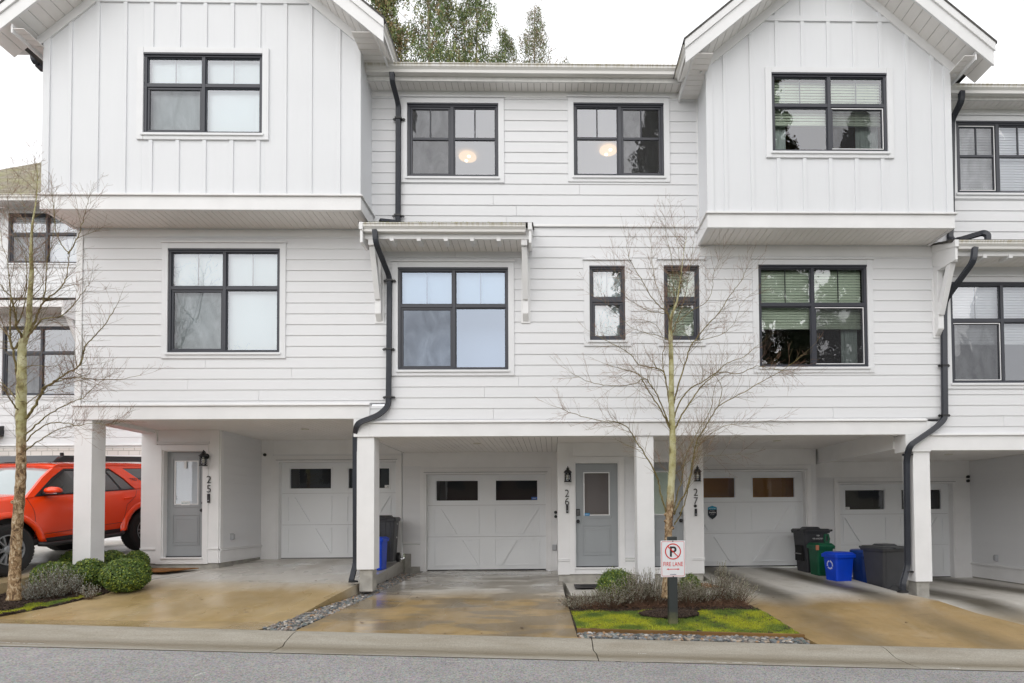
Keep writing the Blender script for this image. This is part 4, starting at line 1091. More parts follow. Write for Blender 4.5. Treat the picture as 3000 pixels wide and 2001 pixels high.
b = MB(); b.box(xe1-.03, xe1+.022, YE+.0, YE+.09, zE, zc25); b.box(xe1-.03, xe1+.02, YE+.09, YG, zE, zE+.23); b.box(xe1-.03, xe1+.045, YE+.0, YG, zE+.235, zE+.26); b.box(xe1-.03, xe1+.02, YE+.09, YG, zE+.262, zE+.28); b.build('side_trim', M_TRIM, H25, bevel=.002, bseg=1)
b = MB(); b.box(xe0+.02, xe1-.03, YE+.01, YE+.2, .40, zE); b.box(xe1-.2, xe1-.012, YE+.02, YG, .40, zE); b.build('foundation', M_CONC, H25)
outlet(H25, xe1+.012, 11.35, U(693, 1572, 11.35)[1], nrm='+x')
G25 = (817, 1353, 1160, 1636)
g = hole(G25, YG, .12)
wall('carport_wall', H25, YG, xe1+.26, -3.3, zf25-.02, zc25, [(g[0], g[1], -1, g[3])], phase=zf25+.02)
b = MB(); b.box(xe1+.01, xe1+.26, YG-.025, YG+.03, zf25-.02, zc25); b.box(xe1+.26, -3.3, YG-.02, YG+.03, zc25-.30, zc25); b.build('corner_board', M_TRIM, H25)
garage_door(H25, G25, YG, label='white garage door with security sticker in the right window')
sticker(H25, 1138, 1425, YG+.13, .16, .06, (.75, .75, .75), 'ADT', (.05, .15, .2))
lantern(H25, 607, 1345, YE-.02)
numbers(H25, '25', 615, (1416, 1443), YE)
doorbell(H25, 615, 1460, YE, h=.17)
camera_dot(H25, 777, 1333, YG, base=True)
sticker(H25, 543.5, 1474, YE+.10, .16, .075, (.75, .77, .77), 'SECURITY', (.05, .2, .25), dy=-.003, ts=.42)
b = MB(); _x, _z = U(544, 1362, YE+.10); b.box(_x-.028, _x+.028, YE+.085, YE+.10, _z-.07, _z+.07); b.build('door_sensor', M_TRIM, H25, bevel=.008)
can_light(H25, 893, 1257, zc25-.001)

# ================================================================== townhouse 26
H26 = empty('townhouse', (-.4, 9.4, .3), label='white townhouse number 26, two sliding windows up top, mossy canopy over its middle window', cat='townhouse', group='townhouses of the white terrace')
XS = UX(1888, 700, YW)
z6t, z6b = UZ(1400, 1240, YW), UZ(1400, 1279, YW)
zr0 = UZ(1500, 262, YW)
ra, rb_ = (1194, 306.5, 1460, 520), (1681, 306.5, 1944, 518)
rc, rd_ = (1167, 787, 1489, 1084), (1727.6, 782.5, 1830.5, 997.7)
zmid = UZ(1600, 667, YW)
phu = UZ(1561, 446.8, YW); phm = UZ(1540, 974.8, YW)
XR = UX(2052, 450, YW)
wall('siding_wall', H26, YW, bay25[1], XR, zmid+.06, zr0, [hole(ra, YW), hole(rb_, YW)], phase=phu)
wall('siding_wall', H26, YW, xr+.0, XS, z6t+.05, zmid, [hole(rc, YW), hole(rd_, YW)], phase=phm)
wall('siding_wall', H26, YW, -3.0, xr, z6t+.05, zb1+.0, (), phase=phm)
b = MB(); b.box(-.3, XR, YW-.04, YW+.03, zmid+.004, zmid+.03); b.box(-.3, XR, YW-.016, YW+.03, zmid+.03, zmid+.056); b.box(bay25[1], -.3, YW-.016, YW+.03, zmid, zmid+.056); b.build('drip_cap', M_TRIM, H26)
b = MB(); b.box(bay25[1], XR, YW-.02, YW, zr0-.15, zr0+.02); b.build('frieze_board', M_TRIM, H26)
window(H26, ra, YW, split=.49, style='slider', screen='l', blind=None, room=(.5, .9, 2.6), lamp=(1370, 457))
window(H26, rb_, YW, split=.51, style='slider', screen='r', blind=None, room=(.5, .9, 2.6), lamp=(1782, 438))
window(H26, rc, YW, split=.505, transom=.37, screen='l', blind='roller', bl_rng=(.63, 1.0), room=(.3, .2, .55), room_m=M_ROOMB, gm=M_GLSB)
window(H26, rd_, YW, style='stack', transom=.45, blind='roller', room=(.2, .2, .5))
x26b = -3.26
band('beam', H26, YW, -3.0, XS, z6b, z6t)
b = MB(); b.box(x26b, -3.0, YW-.03, YW+.28, z6b, zb0-.002); b.build('beam_end', M_TRIM, H26)
zc26 = UZ(1400, 1325, YG)
soffit('carport_ceiling', H26, -3.24, .09, YW+.12, YG+.02, zc26, 'y', .105)
soffit('porch_ceiling', H26, .095, XS+.15, YW+.12, YE, zc26+.0, 'x', .105)
b = MB(); b.box(-3.26, -3.24, YW+.28, YG, zc26-.02, zc25); b.build('party_panel', M_TRIM, H26)
post(H26, UX(1045, 1450, YW), UZ(1070, 1669, YW), z6b, UZ(1075, 1734, YW))
post(H26, UX(1866, 1450, YW), UZ(1890, 1711, YW), z6b, .2)
xe = UX(1634, 1500, YE)
D26 = (1687, 1357, 1811, 1661)
_, q = front_door(H26, D26, YE, knob='l', keypad=True, deep=.06, label='grey front door with keypad lock', shade=mat('reflection_tint_blind', (.30, .25, .24), .7))  # blind tinted reddish grey to imitate the red house mirrored in the glass
zE = UZ(1700, 1683, YE); XM = UX(1868, 1500, YE)
b = MB(); b.box(xe, q[0]-.122, YE-.022, YE+.1, zE, zc26); b.box(q[0]-.122, XM+.3, YE-.004, YE+.1, q[3]+.12, zc26); b.box(q[0]-.05, XM+.3, YE-.012, YE, q[3]+.13, zc26)
b.box(q[1]+.122, XM+.3, YE-.01, YE+.1, zE, zE+.24)
for a, c in ((xe, q[0]-.122), (q[1]+.124, XM+.3)): b.box(a, c, YE-.042, YE, zE+.26, zE+.285); b.box(a, c, YE-.035, YE, zE+.295, zE+.305)
b.build('entry_wall', M_TRIM, H26, bevel=.002, bseg=1)
wall('entry_siding', H26, YE, q[1]+.122, XM+.3, zE+.31, q[3]+.12, (), phase=zE+.31)
b = MB(); b.box(xe, xe+.03, YE+.1, YG, zE, zc26); b.build('side_siding', M_TRIM, H26)
b = MB(); b.box(xe+.01, XM+.3, YE+.01, YE+.2, .1, zE); b.build('foundation', M_CONC, H26); b = MB(); b.box(-3.24, -2.95, YG+.01, YG+.2, .2, UZ(1200, 1622, YG)); b.box(-2.96, -2.78, YG+.012, YG+.2, .2, UZ(1200, 1659, YG)); b.build('foundation', M_CONC, H26)
G26 = (1249, 1389, 1599, 1671); g = hole(G26, YG, .12)
wall('carport_wall', H26, YG, -3.28, xe, UZ(1200, 1595, YG), zc26, [(g[0], g[1], -1, g[3])], phase=UZ(1200, 1595, YG))
b = MB(); zq = UZ(1200, 1622, YG); b.box(-3.28, g[0]+.01, YG-.018, YG+.03, zq, UZ(1200, 1596, YG)); b.box(-3.28, g[0]+.01, YG-.04, YG+.02, UZ(1200, 1592, YG), UZ(1200, 1587, YG))
b.box(UX(1205, 1640, YG), g[0]+.01, YG-.0181, YG+.03, UZ(1200, 1660, YG), zq); b.box(-3.28, g[0], YG-.018, YG, zc26-.30, zc26); b.box(g[0], g[1]+.12, YG-.018, YG, g[3]+.03, zc26)
b.box(g[1]-.01, xe, YG-.02, YG+.03, zf26-.02, zc26); b.build('wall_trim', M_TRIM, H26)
garage_door(H26, G26, YG, label='white garage door with blue sticker')
sticker(H26, 1565.5, 1460, YG+.13, .13, .06, (.03, .12, .42), 'VIVINT', (.8, .8, .9), ts=.5)
sticker(H26, 1720, 1507, YE+.06, .10, .05, (.04, .25, .50), 'VIVINT', (.8, .8, .9), ts=.45)
lantern(H26, 1663, 1392, YE-.02)
numbers(H26, '26', 1661, (1456, 1480), YE)
doorbell(H26, 1661.5, 1491, YE, h=.16)
camera_dot(H26, 1628, 1501, YG); camera_dot(H26, 1628, 1513.5, YG)
outlet(H26, xe-.06, YG-.02, UZ(1630, 1604, YG))
can_light(H26, 1397, 1299, zc26-.001)
# main roof edge between the bays
xg0, xg1 = bay25[1], UX(1990, 200, 9.02)
zg = UZ(1500, 186, 9.02)
gutter(H26, xg0+.0, xg1, 9.02, zg)
zs = UZ(1500, 236, 9.14)
b = MB(); b.box(xg0, XR+.02, 9.142, 9.17, zs-.015, zg-.02); b.build('fascia', M_GUT, H26)
soffit('soffit', H26, xg0, XR+.02, 9.17, YW, zs, 'y', .105)
b = MB(); b.prism([(9.12, zg-.005), (17.5, zg+2.4), (17.5, zg+2.45), (9.08, zg+.025)], 'x', xg0-2.0, XR+2.0); b.build('roof', M_SHING, H26)
# downspouts
def D(px, py, Y): x, z = U(px, py, Y); return (x, Y, z)
downspout(H26, [D(1149, 214, 9.04), D(1149, 238, 9.04), D(1167, 305, 9.335), D(1167, 350, 9.335), D(1166, 652, 9.335)], straps=[D(1168, 348, 9.335), D(1166, 632, 9.335)])
XA = -.33; canx0, canx1 = UX(1052, 660, YB), UX(1556, 660, YB)
downspout(H26, [D(1098, 674, 8.83), D(1101, 712, 8.83), D(1141, 812, 9.335), D(1141, 850, 9.335), D(1138, 1190, 9.335), D(1110, 1216, 9.31), D(1046, 1240, 9.31), D(1041, 1275, 9.42), D(1042, 1650, 9.50), D(1030, 1698, 9.42), D(1030, 1702, 9.42)],
          straps=[D(1141, 822, 9.335), D(1138, 1023, 9.335), D(1139, 1164, 9.335)])
b = MB(); x_, z_ = U(1035, 1704, 9.42); b.lathe([(.075, .0), (.075, .02), (.05, .03)], (x_, 9.42, z_-.01), 16); b.build('drain_collar', M_IRON, H26)
# canopy
def canopy(parent, x0, x1, zg_, zsf, gx1=None, brackets=(), blocks=(), left_end=True):
    yf = YB+.02
    Cn = empty('canopy', ((x0+x1)/2, YW, zsf), parent=parent)
    b = MB(); b.prism([(yf+.06, zg_-.005), (YW+.01, zg_+.19), (YW+.01, zg_+.22), (yf+.01, zg_+.02)], 'x', x0-.03, x1+.03); b.build('canopy_roof', M_SHING, Cn)
    gutter(Cn, x0+.05, x1-.09, yf-.0, zg_, h=.12, dp=.11)
    zf_ = zg_-.20
    b = MB(); b.box(x0+.04, x1-.04, yf+.112, yf+.14, zf_, zg_-.02)
    for x in (x0+.0, x1-.04):   # end boards with an angled foot
        b.prism([(yf+.02, zg_-.30), (yf+.02, zg_-.0), (YW, zg_+.17), (YW, zg_-.16), (yf+.30, zg_-.30)], 'x', x, x+.04)
        b.prism([(yf-.0, zg_-.10), (yf-.0, zg_+.012), (YW, zg_+.185), (YW, zg_+.07)], 'x', x-.012, x+.052)
    b.build('fascia', M_TRIM, Cn, bevel=.002, bseg=1)
    soffit('soffit', Cn, x0+.04, x1-.04, yf+.14, YW, zsf, 'y', .105, zf=lambda x, y: zf_+.02+(zsf-zf_-.02)*(y-yf-.14)/(YW-yf-.14))
    b = MB()
    for x in blocks: b.box(x-.032, x+.032, yf+.10, yf+.30, zf_-.035, zf_+.03)
    b.build('rafter_tail', M_TRIM, Cn, bevel=.002)
    for x in brackets:
        b = MB(); w_ = .095; zt = zf_+.02; zb_ = zt-1.18
        b.prism([(YW-.11, zt-.0), (YW-.11, zb_+.10), (YW-.03, zb_), (YW+.0, zb_), (YW+.0, zt)], 'x', x-w_/2, x+w_/2)
        b.box(x-w_/2-.001, x+w_/2+.001, yf+.12, YW-.11, zt-.11, zt)
        b.bar((x, yf+.20, zt-.10), (x, YW-.09, zb_+.34), w_*.92, .10, up=(0, 1, 0))
        b.box(x-w_/2-.03, x+w_/2+.03, YW-.022, YW, zb_-.03, zt-.2)
        b.build('bracket', M_TRIM, Cn, bevel=.004)
    return Cn
zgc = UZ(1300, 653, YB+.02); zsc = UZ(1300, 738, YW)
Cn = canopy(H26, canx0, canx1, zgc, zsc, brackets=(UX(1113, 800, YW), UX(1540, 800, YW)), blocks=[UX(p, 703, 8.95) for p in (1149, 1228, 1307, 1383.5, 1461)])
# diagonal downspout foot on the canopy roof
downspout(H26, [D(1166, 652, 9.335), D(1150, 651, 9.20), D(1115, 648, 9.0)], w=.075, d=.06)
# moss tufts along the canopy gutter lip
r = random.Random(5); b = MB()
for _ in range(420):
    t = r.random()
    if math.sin(t*23)+math.sin(t*57+1) < -.2: continue
    x = lerp(canx0+.1, canx1-.15, t); s = r.uniform(.004, .012); f = r.uniform(.6, 1.3); b.col = (.17*f, .18*f, .02*f); y = YB+.02+r.uniform(-.012, .02)
    b.add([(x-s, y, zgc-.002), (x+s, y, zgc-.002), (x, y-s, zgc+s*1.3), (x, y+s, zgc-.002)], [(0,1,2), (1,3,2), (3,0,2)])
b.build('moss', M_GRASS, Cn)
sd_ = 0
# ================================================================== townhouse 27
H27 = empty('townhouse', (4.2, 9.4, .2), label='white townhouse number 27 with gabled bay, green tinted blinds and bins on its driveway', cat='townhouse', group='townhouses of the white terrace')
XQ = UX(2757, 1000, YW)
z7t, z7b = z6t, z6b
bay27 = (UX(2073, 400, YB), UX(2785, 500, YB))
wz7 = UZ(2400, 724, YW)
re, rf_ = (1945, 781.5, 2048, 997.7), (2222.4, 779.5, 2539.5, 1075.6)
ph7 = phm
wall('siding_wall', H27, YW, XS, XQ, z7t+.05, max(wz7, zmid)+.12, [hole(re, YW), hole(rf_, YW)], phase=ph7)
b = MB(); b.box(bay27[0], XQ, YW-.022, YW, wz7-.17, wz7-.0); b.box(bay27[0]-.02, bay27[0]+.02, YW-.03, YW, wz7-.02, zr0); b.build('frieze_board', M_TRIM, H27)
window(H27, re, YW, style='stack', transom=.45, blind='slat', room=(.2, .2, .6), gm=M_GLS7)
window(H27, rf_, YW, transom=.385, screen='r', blind='slat', bl_rng=(.41, 1.0), room=(.6, .6, 2.6), room_m=M_DARKR, curtain=((.83, .98),), sc_frame=True, gm=M_GLS7)
band('beam', H27, YW, XS+.001, UX(2711, 1250, YW), z7b, z7t)
zc27 = UZ(2200, 1316, YG)
px28 = UX(2678, 1500, YW)
b = MB(); b.box(5.90, px28+.285, YW-.032, YW+.285, z7b-.285, z7b-.001); b.box(UX(2711, 1250, YW), px28+.285, YW-.032, YW+.12, z7b, z7t); b.build('beam_end', M_TRIM, H27); b = MB(); b.box(5.88, 5.93, YW+.284, YG+.3, zc27-.33, zc27+.12); b.build('divider_beam', M_TRIM, H27)
soffit('carport_ceiling', H27, 3.0, 5.88, YW+.12, YG+.02, zc27, 'y', .105)
soffit('porch_ceiling', H27, XS+.155, 2.995, YW+.12, YE, zc27-.0, 'x', .105)
btn = [UX(p, 350, YB) for p in (2124, 2202, 2278, 2354, 2430, 2506, 2582, 2660, 2733)]
gable_bay(H27, bay27[0], bay27[1], (2260.4, 218.8, 2596.7, 446.6), btn, dict(transom=.4, screen='r', blind='slat', bl_rng=(.42, 1), room=(.3, .4, 2.2), room_m=M_BROOM, curtain=((-.02, .14), (.80, 1.0)), cap=False, sc_frame=True, gm=M_GLS7),
          UZ(2007, 183, YB-.4), (-1,), (UZ(2420, 670, YB), UZ(2420, 631, YB), UZ(2420, 670, YB)+.02), UZ(2420, 65, YB), ov=.43, narrow=1)
D27 = (1879, 1354, 2003, 1661)
_, q = front_door(H27, D27, YE, knob='r', deep=.06, label='grey front door partly behind the right birch', shade=M_SLAT)
zE = UZ(2040, 1680, YE); xp1 = UX(2061, 1500, YE)
b = MB(); b.box(q[1]+.122, xp1, YE-.022, YE+.1, zE, zc27); b.box(XM+.3, q[1]+.122, YE-.004, YE+.1, q[3]+.12, zc27); b.box(XM+.3, q[0]-.122, YE-.01, YE+.1, zE, zc27)
a, c = q[1]+.16, xp1; b.box(a, c+.012, YE-.042, YE, zE+.26, zE+.285); b.box(a, c+.01, YE-.035, YE, zE+.295, zE+.305); b.box(xp1-.03, xp1, YE+.1, YG, zE, zc27)
b.build('entry_wall', M_TRIM, H27, bevel=.002, bseg=1)
b = MB(); b.box(XM+.3, xp1-.02, YE+.01, YE+.2, .1, zE); b.box(xp1-.2, xp1-.012, YE+.02, YG, .1, zE); b.build('foundation', M_CONC, H27)
G27 = (2009, 1381, 2359.6, 1660); g = hole(G27, YG, .12)
X78 = UX(2392, 1500, YG)
wall('carport_wall', H27, YG, xp1-.02, X78, zf27-.02, zc27, [(g[0], g[1], -1, g[3])], phase=zf27)
b = MB(); b.box(xp1, X78, YG-.018, YG, g[3]+.03, zc27); b.build('wall_trim', M_TRIM, H27); b = MB(); b.box(X78-.02, X78, YG+.03, YG28, .1, zc27); b.build('wall_trim', M_TRIM, H27)
garage_door(H27, G27, YG, label='white garage door with brown lit windows and dark shield sticker', win_m=M_BROOM2)
lantern(H27, 2039, 1390, YE-.02)
numbers(H27, '27', 2037, (1453, 1478), YE)
doorbell(H27, 2037, 1501, YE, h=.14)
b = MB(); x_, z_ = U(2036, 1482.5, YE); b.lathe([(.03, 0), (.028, -.02), (.0, -.024)], (x_, YE-.022, z_), 16, axis='y'); b.build('door_chime', M_IRON, H27)
can_light(H27, 2276, 1291, zc27-.001)
# shield sticker
x_, z_ = U(2086.5, 1501.5, YG+.12); s = .085*1.18
b = MB(); y_ = YG+.105; b.prism([(x_-s, z_+.115), (x_, z_+.15), (x_+s, z_+.115), (x_+s, z_-.06), (x_+s*.6, z_-.11), (x_, z_-.15), (x_-s*.6, z_-.11), (x_-s, z_-.06)], 'y', y_, y_+.004)
sk = b.build('shield_sticker', mat('navy_film', (.012, .018, .03), .4), H27)
b = MB(); b.prism([(x_-s*.98, z_+.065), (x_-s*.98, z_+.113), (x_, z_+.147), (x_+s*.98, z_+.113), (x_+s*.98, z_+.065)], 'y', y_-.002, y_-.0005); b.build('shield_top', mat('cyan_film', (.01, .30, .48), .4), sk)
inkw = mat('white_ink', (.8, .8, .8), .6)
put_text('lettering', 'PROTECTED', x_, y_-.003, z_+.080, .026, inkw, sk, ext=.0004); put_text('lettering', 'SimpliSafe', x_, y_-.003, z_-.012, .040, inkw, sk, xs=.92, ext=.0004, bold=.0007)
put_text('lettering', 'MONITORED BY', x_, y_-.003, z_+.034, .014, inkw, sk, ext=.0004); put_text('lettering', 'HOME SECURITY', x_, y_-.003, z_-.052, .012, inkw, sk, ext=.0004)

# ================================================================== townhouse 28
H28 = empty('townhouse', (8.2, 9.4, 0), label='rightmost white townhouse, cut off by the photo edge, with a canopy over its blinded window', cat='townhouse', group='townhouses of the white terrace')
z8t, z8b = UZ(2900, 1277, YW), UZ(2900, 1319, YW); XZ = 10.6
r8u, r8l = (2800, 359.5, 3050, 568), (2784, 830, 3104, 1122.5)
zr8 = UZ(2900, 312, YW); zm8 = UZ(2900, 716, YW)
wall('siding_wall', H28, YW, bay27[1]+.0, XZ, zm8, zr8, [hole(r8u, YW)], phase=UZ(2870, 617.6, YW))
wall('siding_wall', H28, YW, XQ, XZ, z8t+.05, zm8, [hole(r8l, YW)], phase=UZ(2917, 1218, YW))
b = MB(); b.box(bay27[1], XZ, YW-.02, YW, zr8-.17, zr8); b.build('frieze_board', M_TRIM, H28)
wall('siding_wall', H28, YW, UX(2722, 1262, YW), XQ, z8t+.05, z7t, (), phase=UZ(2917, 1218, YW))
window(H28, r8u, YW, split=.485, style='slider', screen='l', blind='slat', room=(.3, .3, .8), slat_m=M_SLATW, sc_frame=True)
window(H28, r8l, YW, split=.475, transom=.375, screen='l', blind='slat', bl_rng=(.42, 1), room=(.5, .5, 2.2), slat_m=M_SLATW, sc_frame=True)
b = MB(); b.box(px28+.287, XZ, YW-.03, YW+.12, z8b, z8t); b.box(UX(2722, 1262, YW), XZ, YW-.06, YW+.1, z8t+.003, z8t+.03); b.box(px28+.16, XZ, YW-.026, YW+.1, z8t+.03, z8t+.05); b.build('beam', M_TRIM, H28, bevel=.002)
zc28 = UZ(2700, 1352, YG28)
soffit('carport_ceiling', H28, 5.93, 10.6, YW+.12, YG28+.02, zc28, 'y', .105)
post(H28, px28, UZ(2700, 1704, YW), z8b, UZ(2700, 1760, YW))
G28 = (2461, 1417, 2792, 1693); g = hole(G28, YG28, .12); Xs28 = UX(2843, 1500, YG28)
wall('carport_wall', H28, YG28, X78-.3, Xs28, zf28-.02, zc28, [(g[0], g[1], -1, g[3])], phase=zf28)
b = MB(); b.box(g[1]-.01, Xs28, YG28-.018, YG28, zf28-.02, g[3]+.0); b.box(X78-.3, Xs28, YG28-.018, YG28, g[3]+.03, zc28); b.build('wall_trim', M_TRIM, H28)
b = MB(); zb28 = UZ(2843, 1652, YG28)
siding_into(b, YW+.1, YG28, zb28+.05, zc28+.01, (), .18, zb28+.05, lambda u, v, z: (Xs28+v, u, z), joints=False); b.box(Xs28+.03, Xs28+.1, YW+.1, YG28, zf28, zc28+.2); b.build('side_siding', M_SID, H28)
b = MB(); b.box(Xs28-.02, Xs28+.03, YW+.3, YG28, zb28-.28, zb28); b.box(Xs28-.045, Xs28+.03, YW+.3, YG28, zb28+.005, zb28+.03); b.box(Xs28-.03, Xs28+.03, YW+.3, YG28, zb28+.03, zb28+.048); b.build('side_trim', M_TRIM, H28)
b = MB(); b.box(Xs28+.01, Xs28+.2, YW+.3, YG28, -.3, zb28-.28); b.build('foundation', M_CONC, H28)
garage_door(H28, G28, YG28, label='white garage door with small white sticker, partly behind the rightmost post')
sticker(H28, 2480, 1489, YG28+.13, .14, .055, (.72, .72, .72), 'ADT', (.1, .15, .2))
camera_dot(H28, 2833, 1397, YG28); camera_dot(H28, 2833, 1409, YG28)
outlet(H28, Xs28-.012, 12.1, U(2959, 1634, 12.1)[1], nrm='-x')
can_light(H28, 2779, 1331, zc28-.001)
zg8 = UZ(2900, 246, 9.02); gutter(H28, bay27[1]+.0, XZ, 9.02, zg8)
zs8 = UZ(2900, 290, 9.14); b = MB(); b.box(bay27[1], XZ, 9.142, 9.17, zs8-.015, zg8-.02); b.build('fascia', M_GUT, H28)
soffit('soffit', H28, bay27[1], XZ, 9.17, YW, zs8, 'y', .105)
b = MB(); b.prism([(9.12, zg8-.005), (17.5, zg8+2.4), (17.5, zg8+2.45), (9.08, zg8+.025)], 'x', bay27[1]-2, XZ); b.build('roof', M_SHING, H28)
downspout(H28, [D(2817, 268, 9.04), D(2817, 296, 9.04), D(2788, 352, 9.335), D(2788, 390, 9.335), D(2787, 640, 9.335)])
downspout(H28, [D(2787, 640, 9.335), D(2783, 700, 9.335), D(2800, 706, 9.2), D(2880, 682, 9.02), D(2894, 688, 8.98), D(2893, 708, 8.98)], w=.075, d=.06)
cx0 = UX(2838, 740, YB+.02)-.06
zg8c = UZ(2900, 704, YB+.02); zs8c = UZ(2950, 783, YW)
canopy(H28, UX(2729, 740, YW), XZ-.4, zg8c, zs8c, brackets=(UX(2743, 900, YW),), blocks=[UX(p, 750, 8.95) for p in (2882, 2957, 3032)])
downspout(H28, [D(2856, 725, 8.83), D(2852, 765, 8.83), D(2768, 880, 9.335), D(2765, 920, 9.335), D(2768, 1228, 9.335), D(2740, 1254, 9.32), D(2665, 1305, 9.31), D(2656, 1345, 9.42), D(2659, 1660, 9.50), D(2645, 1708, 9.42), D(2645, 1730, 9.42)],
          straps=[D(2767, 1071, 9.335), D(2768, 1217, 9.335), D(2662, 1332, 9.42), D(2664, 1675, 9.48)])
b = MB(); x_, z_ = U(2645, 1735, 9.42); b.lathe([(.085, .0), (.085, .02), (.05, .04)], (x_, 9.42, z_-.0), 18); b.build('drain_collar', M_IRON, H28)

# ================================================================== neighbour beyond the left end
HN = empty('townhouse', (-13.5, 14, .9), label='set back white house behind the orange car, mossy brown roof and brick over garage', cat='house')
YN = 14.0; xn0, xn1 = -20.0, -7.9
n1, n2 = (27, 628, 250, 772), (9.6, 958.5, 234, 1159)
zn_t, zn_b = UZ(100, 610, YN), UZ(60, 1308, YN)
wall('siding_wall', HN, YN, xn0, xn1, zn_b+.05, zn_t, [hole(n1, YN), hole(n2, YN)], phase=UZ(60, 808, YN))
window(HN, n1, YN, transom=.40, screen='l', blind='slat', room=(.3, .3, .8), slat_m=M_SLATW, muntin=False)
window(HN, n2, YN, transom=.375, screen='l', blind=None, room=(.5, .5, 2.5))
band('band', HN, YN, xn0, xn1, zn_b-.02, zn_b+.0); band('band', HN, YN, xn0, xn1, UZ(60, 1314, YN), zn_b-.03, cap=False)
def brick_mat():
    m = bpy.data.materials.new('white_brick'); m.use_nodes = True; n, l = nodes(m); b_ = n['Principled BSDF']
    g_ = n.new('ShaderNodeNewGeometry'); mp_ = n.new('ShaderNodeMapping'); mp_.inputs['Rotation'].default_value = (rad(90), 0, 0); l.new(g_.outputs['Position'], mp_.inputs[0])
    t = n.new('ShaderNodeTexBrick'); t.inputs['Scale'].default_value = 1; t.inputs['Brick Width'].default_value = .26; t.inputs['Row Height'].default_value = .115; t.inputs['Mortar Size'].default_value = .008
    t.inputs['Color1'].default_value = (.66, .61, .58, 1); t.inputs['Color2'].default_value = (.72, .69, .66, 1); t.inputs['Mortar'].default_value = (.42, .39, .36, 1); l.new(mp_.outputs[0], t.inputs['Vector'])
    l.new(t.outputs[0], b_.inputs['Base Color']); bp = n.new('ShaderNodeBump'); bp.inputs['Strength'].default_value = .6; bp.inputs['Distance'].default_value = .01; bp.invert = True; l.new(t.outputs['Fac'], bp.inputs['Height']); l.new(bp.outputs[0], b_.inputs['Normal']); return m
zbr, zgt = UZ(60, 1304, YN), UZ(200, 1335, YN)
M_BRK = brick_mat(); gx0, gx1 = UX(36, 1350, YN), -9.0
b = MB(); b.box(xn0, xn1, YN-.02, YN+.1, zgt, zbr); b.box(xn0, gx0, YN-.02, YN+.1, .5, zgt); b.build('brick_wall', M_BRK, HN)
b = MB(); b.box(gx0, xn1, YN-.05, YN+.05, zgt-.06, zgt-.0); b.box(gx1, xn1, YN-.02, YN+.1, .5, zgt-.06); b.build('garage_lintel', M_TRIM, HN)
b = MB()
for i in range(4):
    zt_ = zgt-.07-i*.56; b.box(gx0, gx1, YN+.14, YN+.18, zt_-.555, zt_)
b.build('garage_door', M_GAR, HN)
zgn = UZ(60, 572, YN-.5)
gutter(HN, xn0, xn1+.6, YN-.55, zgn)
b = MB(); b.box(xn0, xn1+.6, YN-.43, YN-.40, zn_t-.02, zgn-.03); b.build('fascia', M_TRIM, HN)
soffit('soffit', HN, xn0, xn1+.6, YN-.40, YN, zn_t+.01, 'y', .12)
def mshingle():
    m = bpy.data.materials.new('mossy_shingles'); m.use_nodes = True; n, l = nodes(m); b_ = n['Principled BSDF']
    g_ = n.new('ShaderNodeNewGeometry'); t = n.new('ShaderNodeTexBrick'); mp_ = n.new('ShaderNodeMapping'); mp_.inputs['Rotation'].default_value = (rad(90), 0, 0); l.new(g_.outputs['Position'], mp_.inputs[0]); l.new(mp_.outputs[0], t.inputs['Vector'])
    t.inputs['Scale'].default_value = 1; t.inputs['Brick Width'].default_value = .3; t.inputs['Row Height'].default_value = .075; t.inputs['Mortar Size'].default_value = .009
    t.inputs['Color1'].default_value = (.23, .20, .15, 1); t.inputs['Color2'].default_value = (.34, .31, .25, 1); t.inputs['Mortar'].default_value = (.10, .09, .06, 1)
    q_ = noise(n, l, g_.outputs['Position'], 2.5, 5, .7); c = mixc(n, l, mth(n, l, 'MULTIPLY', mth(n, l, 'SUBTRACT', q_.outputs[0], .45), 3, clamp=True), t.outputs[0], (.25, .25, .10))
    l.new(c, b_.inputs['Base Color']); b_.inputs['Roughness'].default_value = .95; return m
rz1 = UZ(60, 492, 16.5)
b = MB(); hipx = UX(0, 495, 17.5)
YR0 = YN-.52
def rp(px, py):
    d = ray(px, py); t = (zgn-CAM.z-YR0)/(d.z-d.y); q = CAM+d*t; return (q.x, q.y, q.z)
tops = [rp(-420, 562), rp(-200, 531), rp(0, 497), rp(128, 474), rp(330, 440)]
b = MB(); n_ = len(tops); lo_ = [(p[0], YR0-.03, zgn+.0) for p in tops]; lo_[-1] = (-7.4, YR0-.03, zgn); lo_[-2] = (-9.5, YR0-.03, zgn); vs = tops+lo_+[(p[0], p[1]+.05, p[2]-.06) for p in tops]+[(p[0], YR0, zgn-.05) for p in tops]
b.add(vs, [(i, i+1, n_+i+1, n_+i) for i in range(n_-1)]+[(2*n_+i, 3*n_+i, 3*n_+i+1, 2*n_+i+1) for i in range(n_-1)]+[(i, 2*n_+i, 2*n_+i+1, i+1) for i in range(n_-1)]+[(n_+i, n_+i+1, 3*n_+i+1, 3*n_+i) for i in range(n_-1)])
b.build('roof', mshingle(), HN)
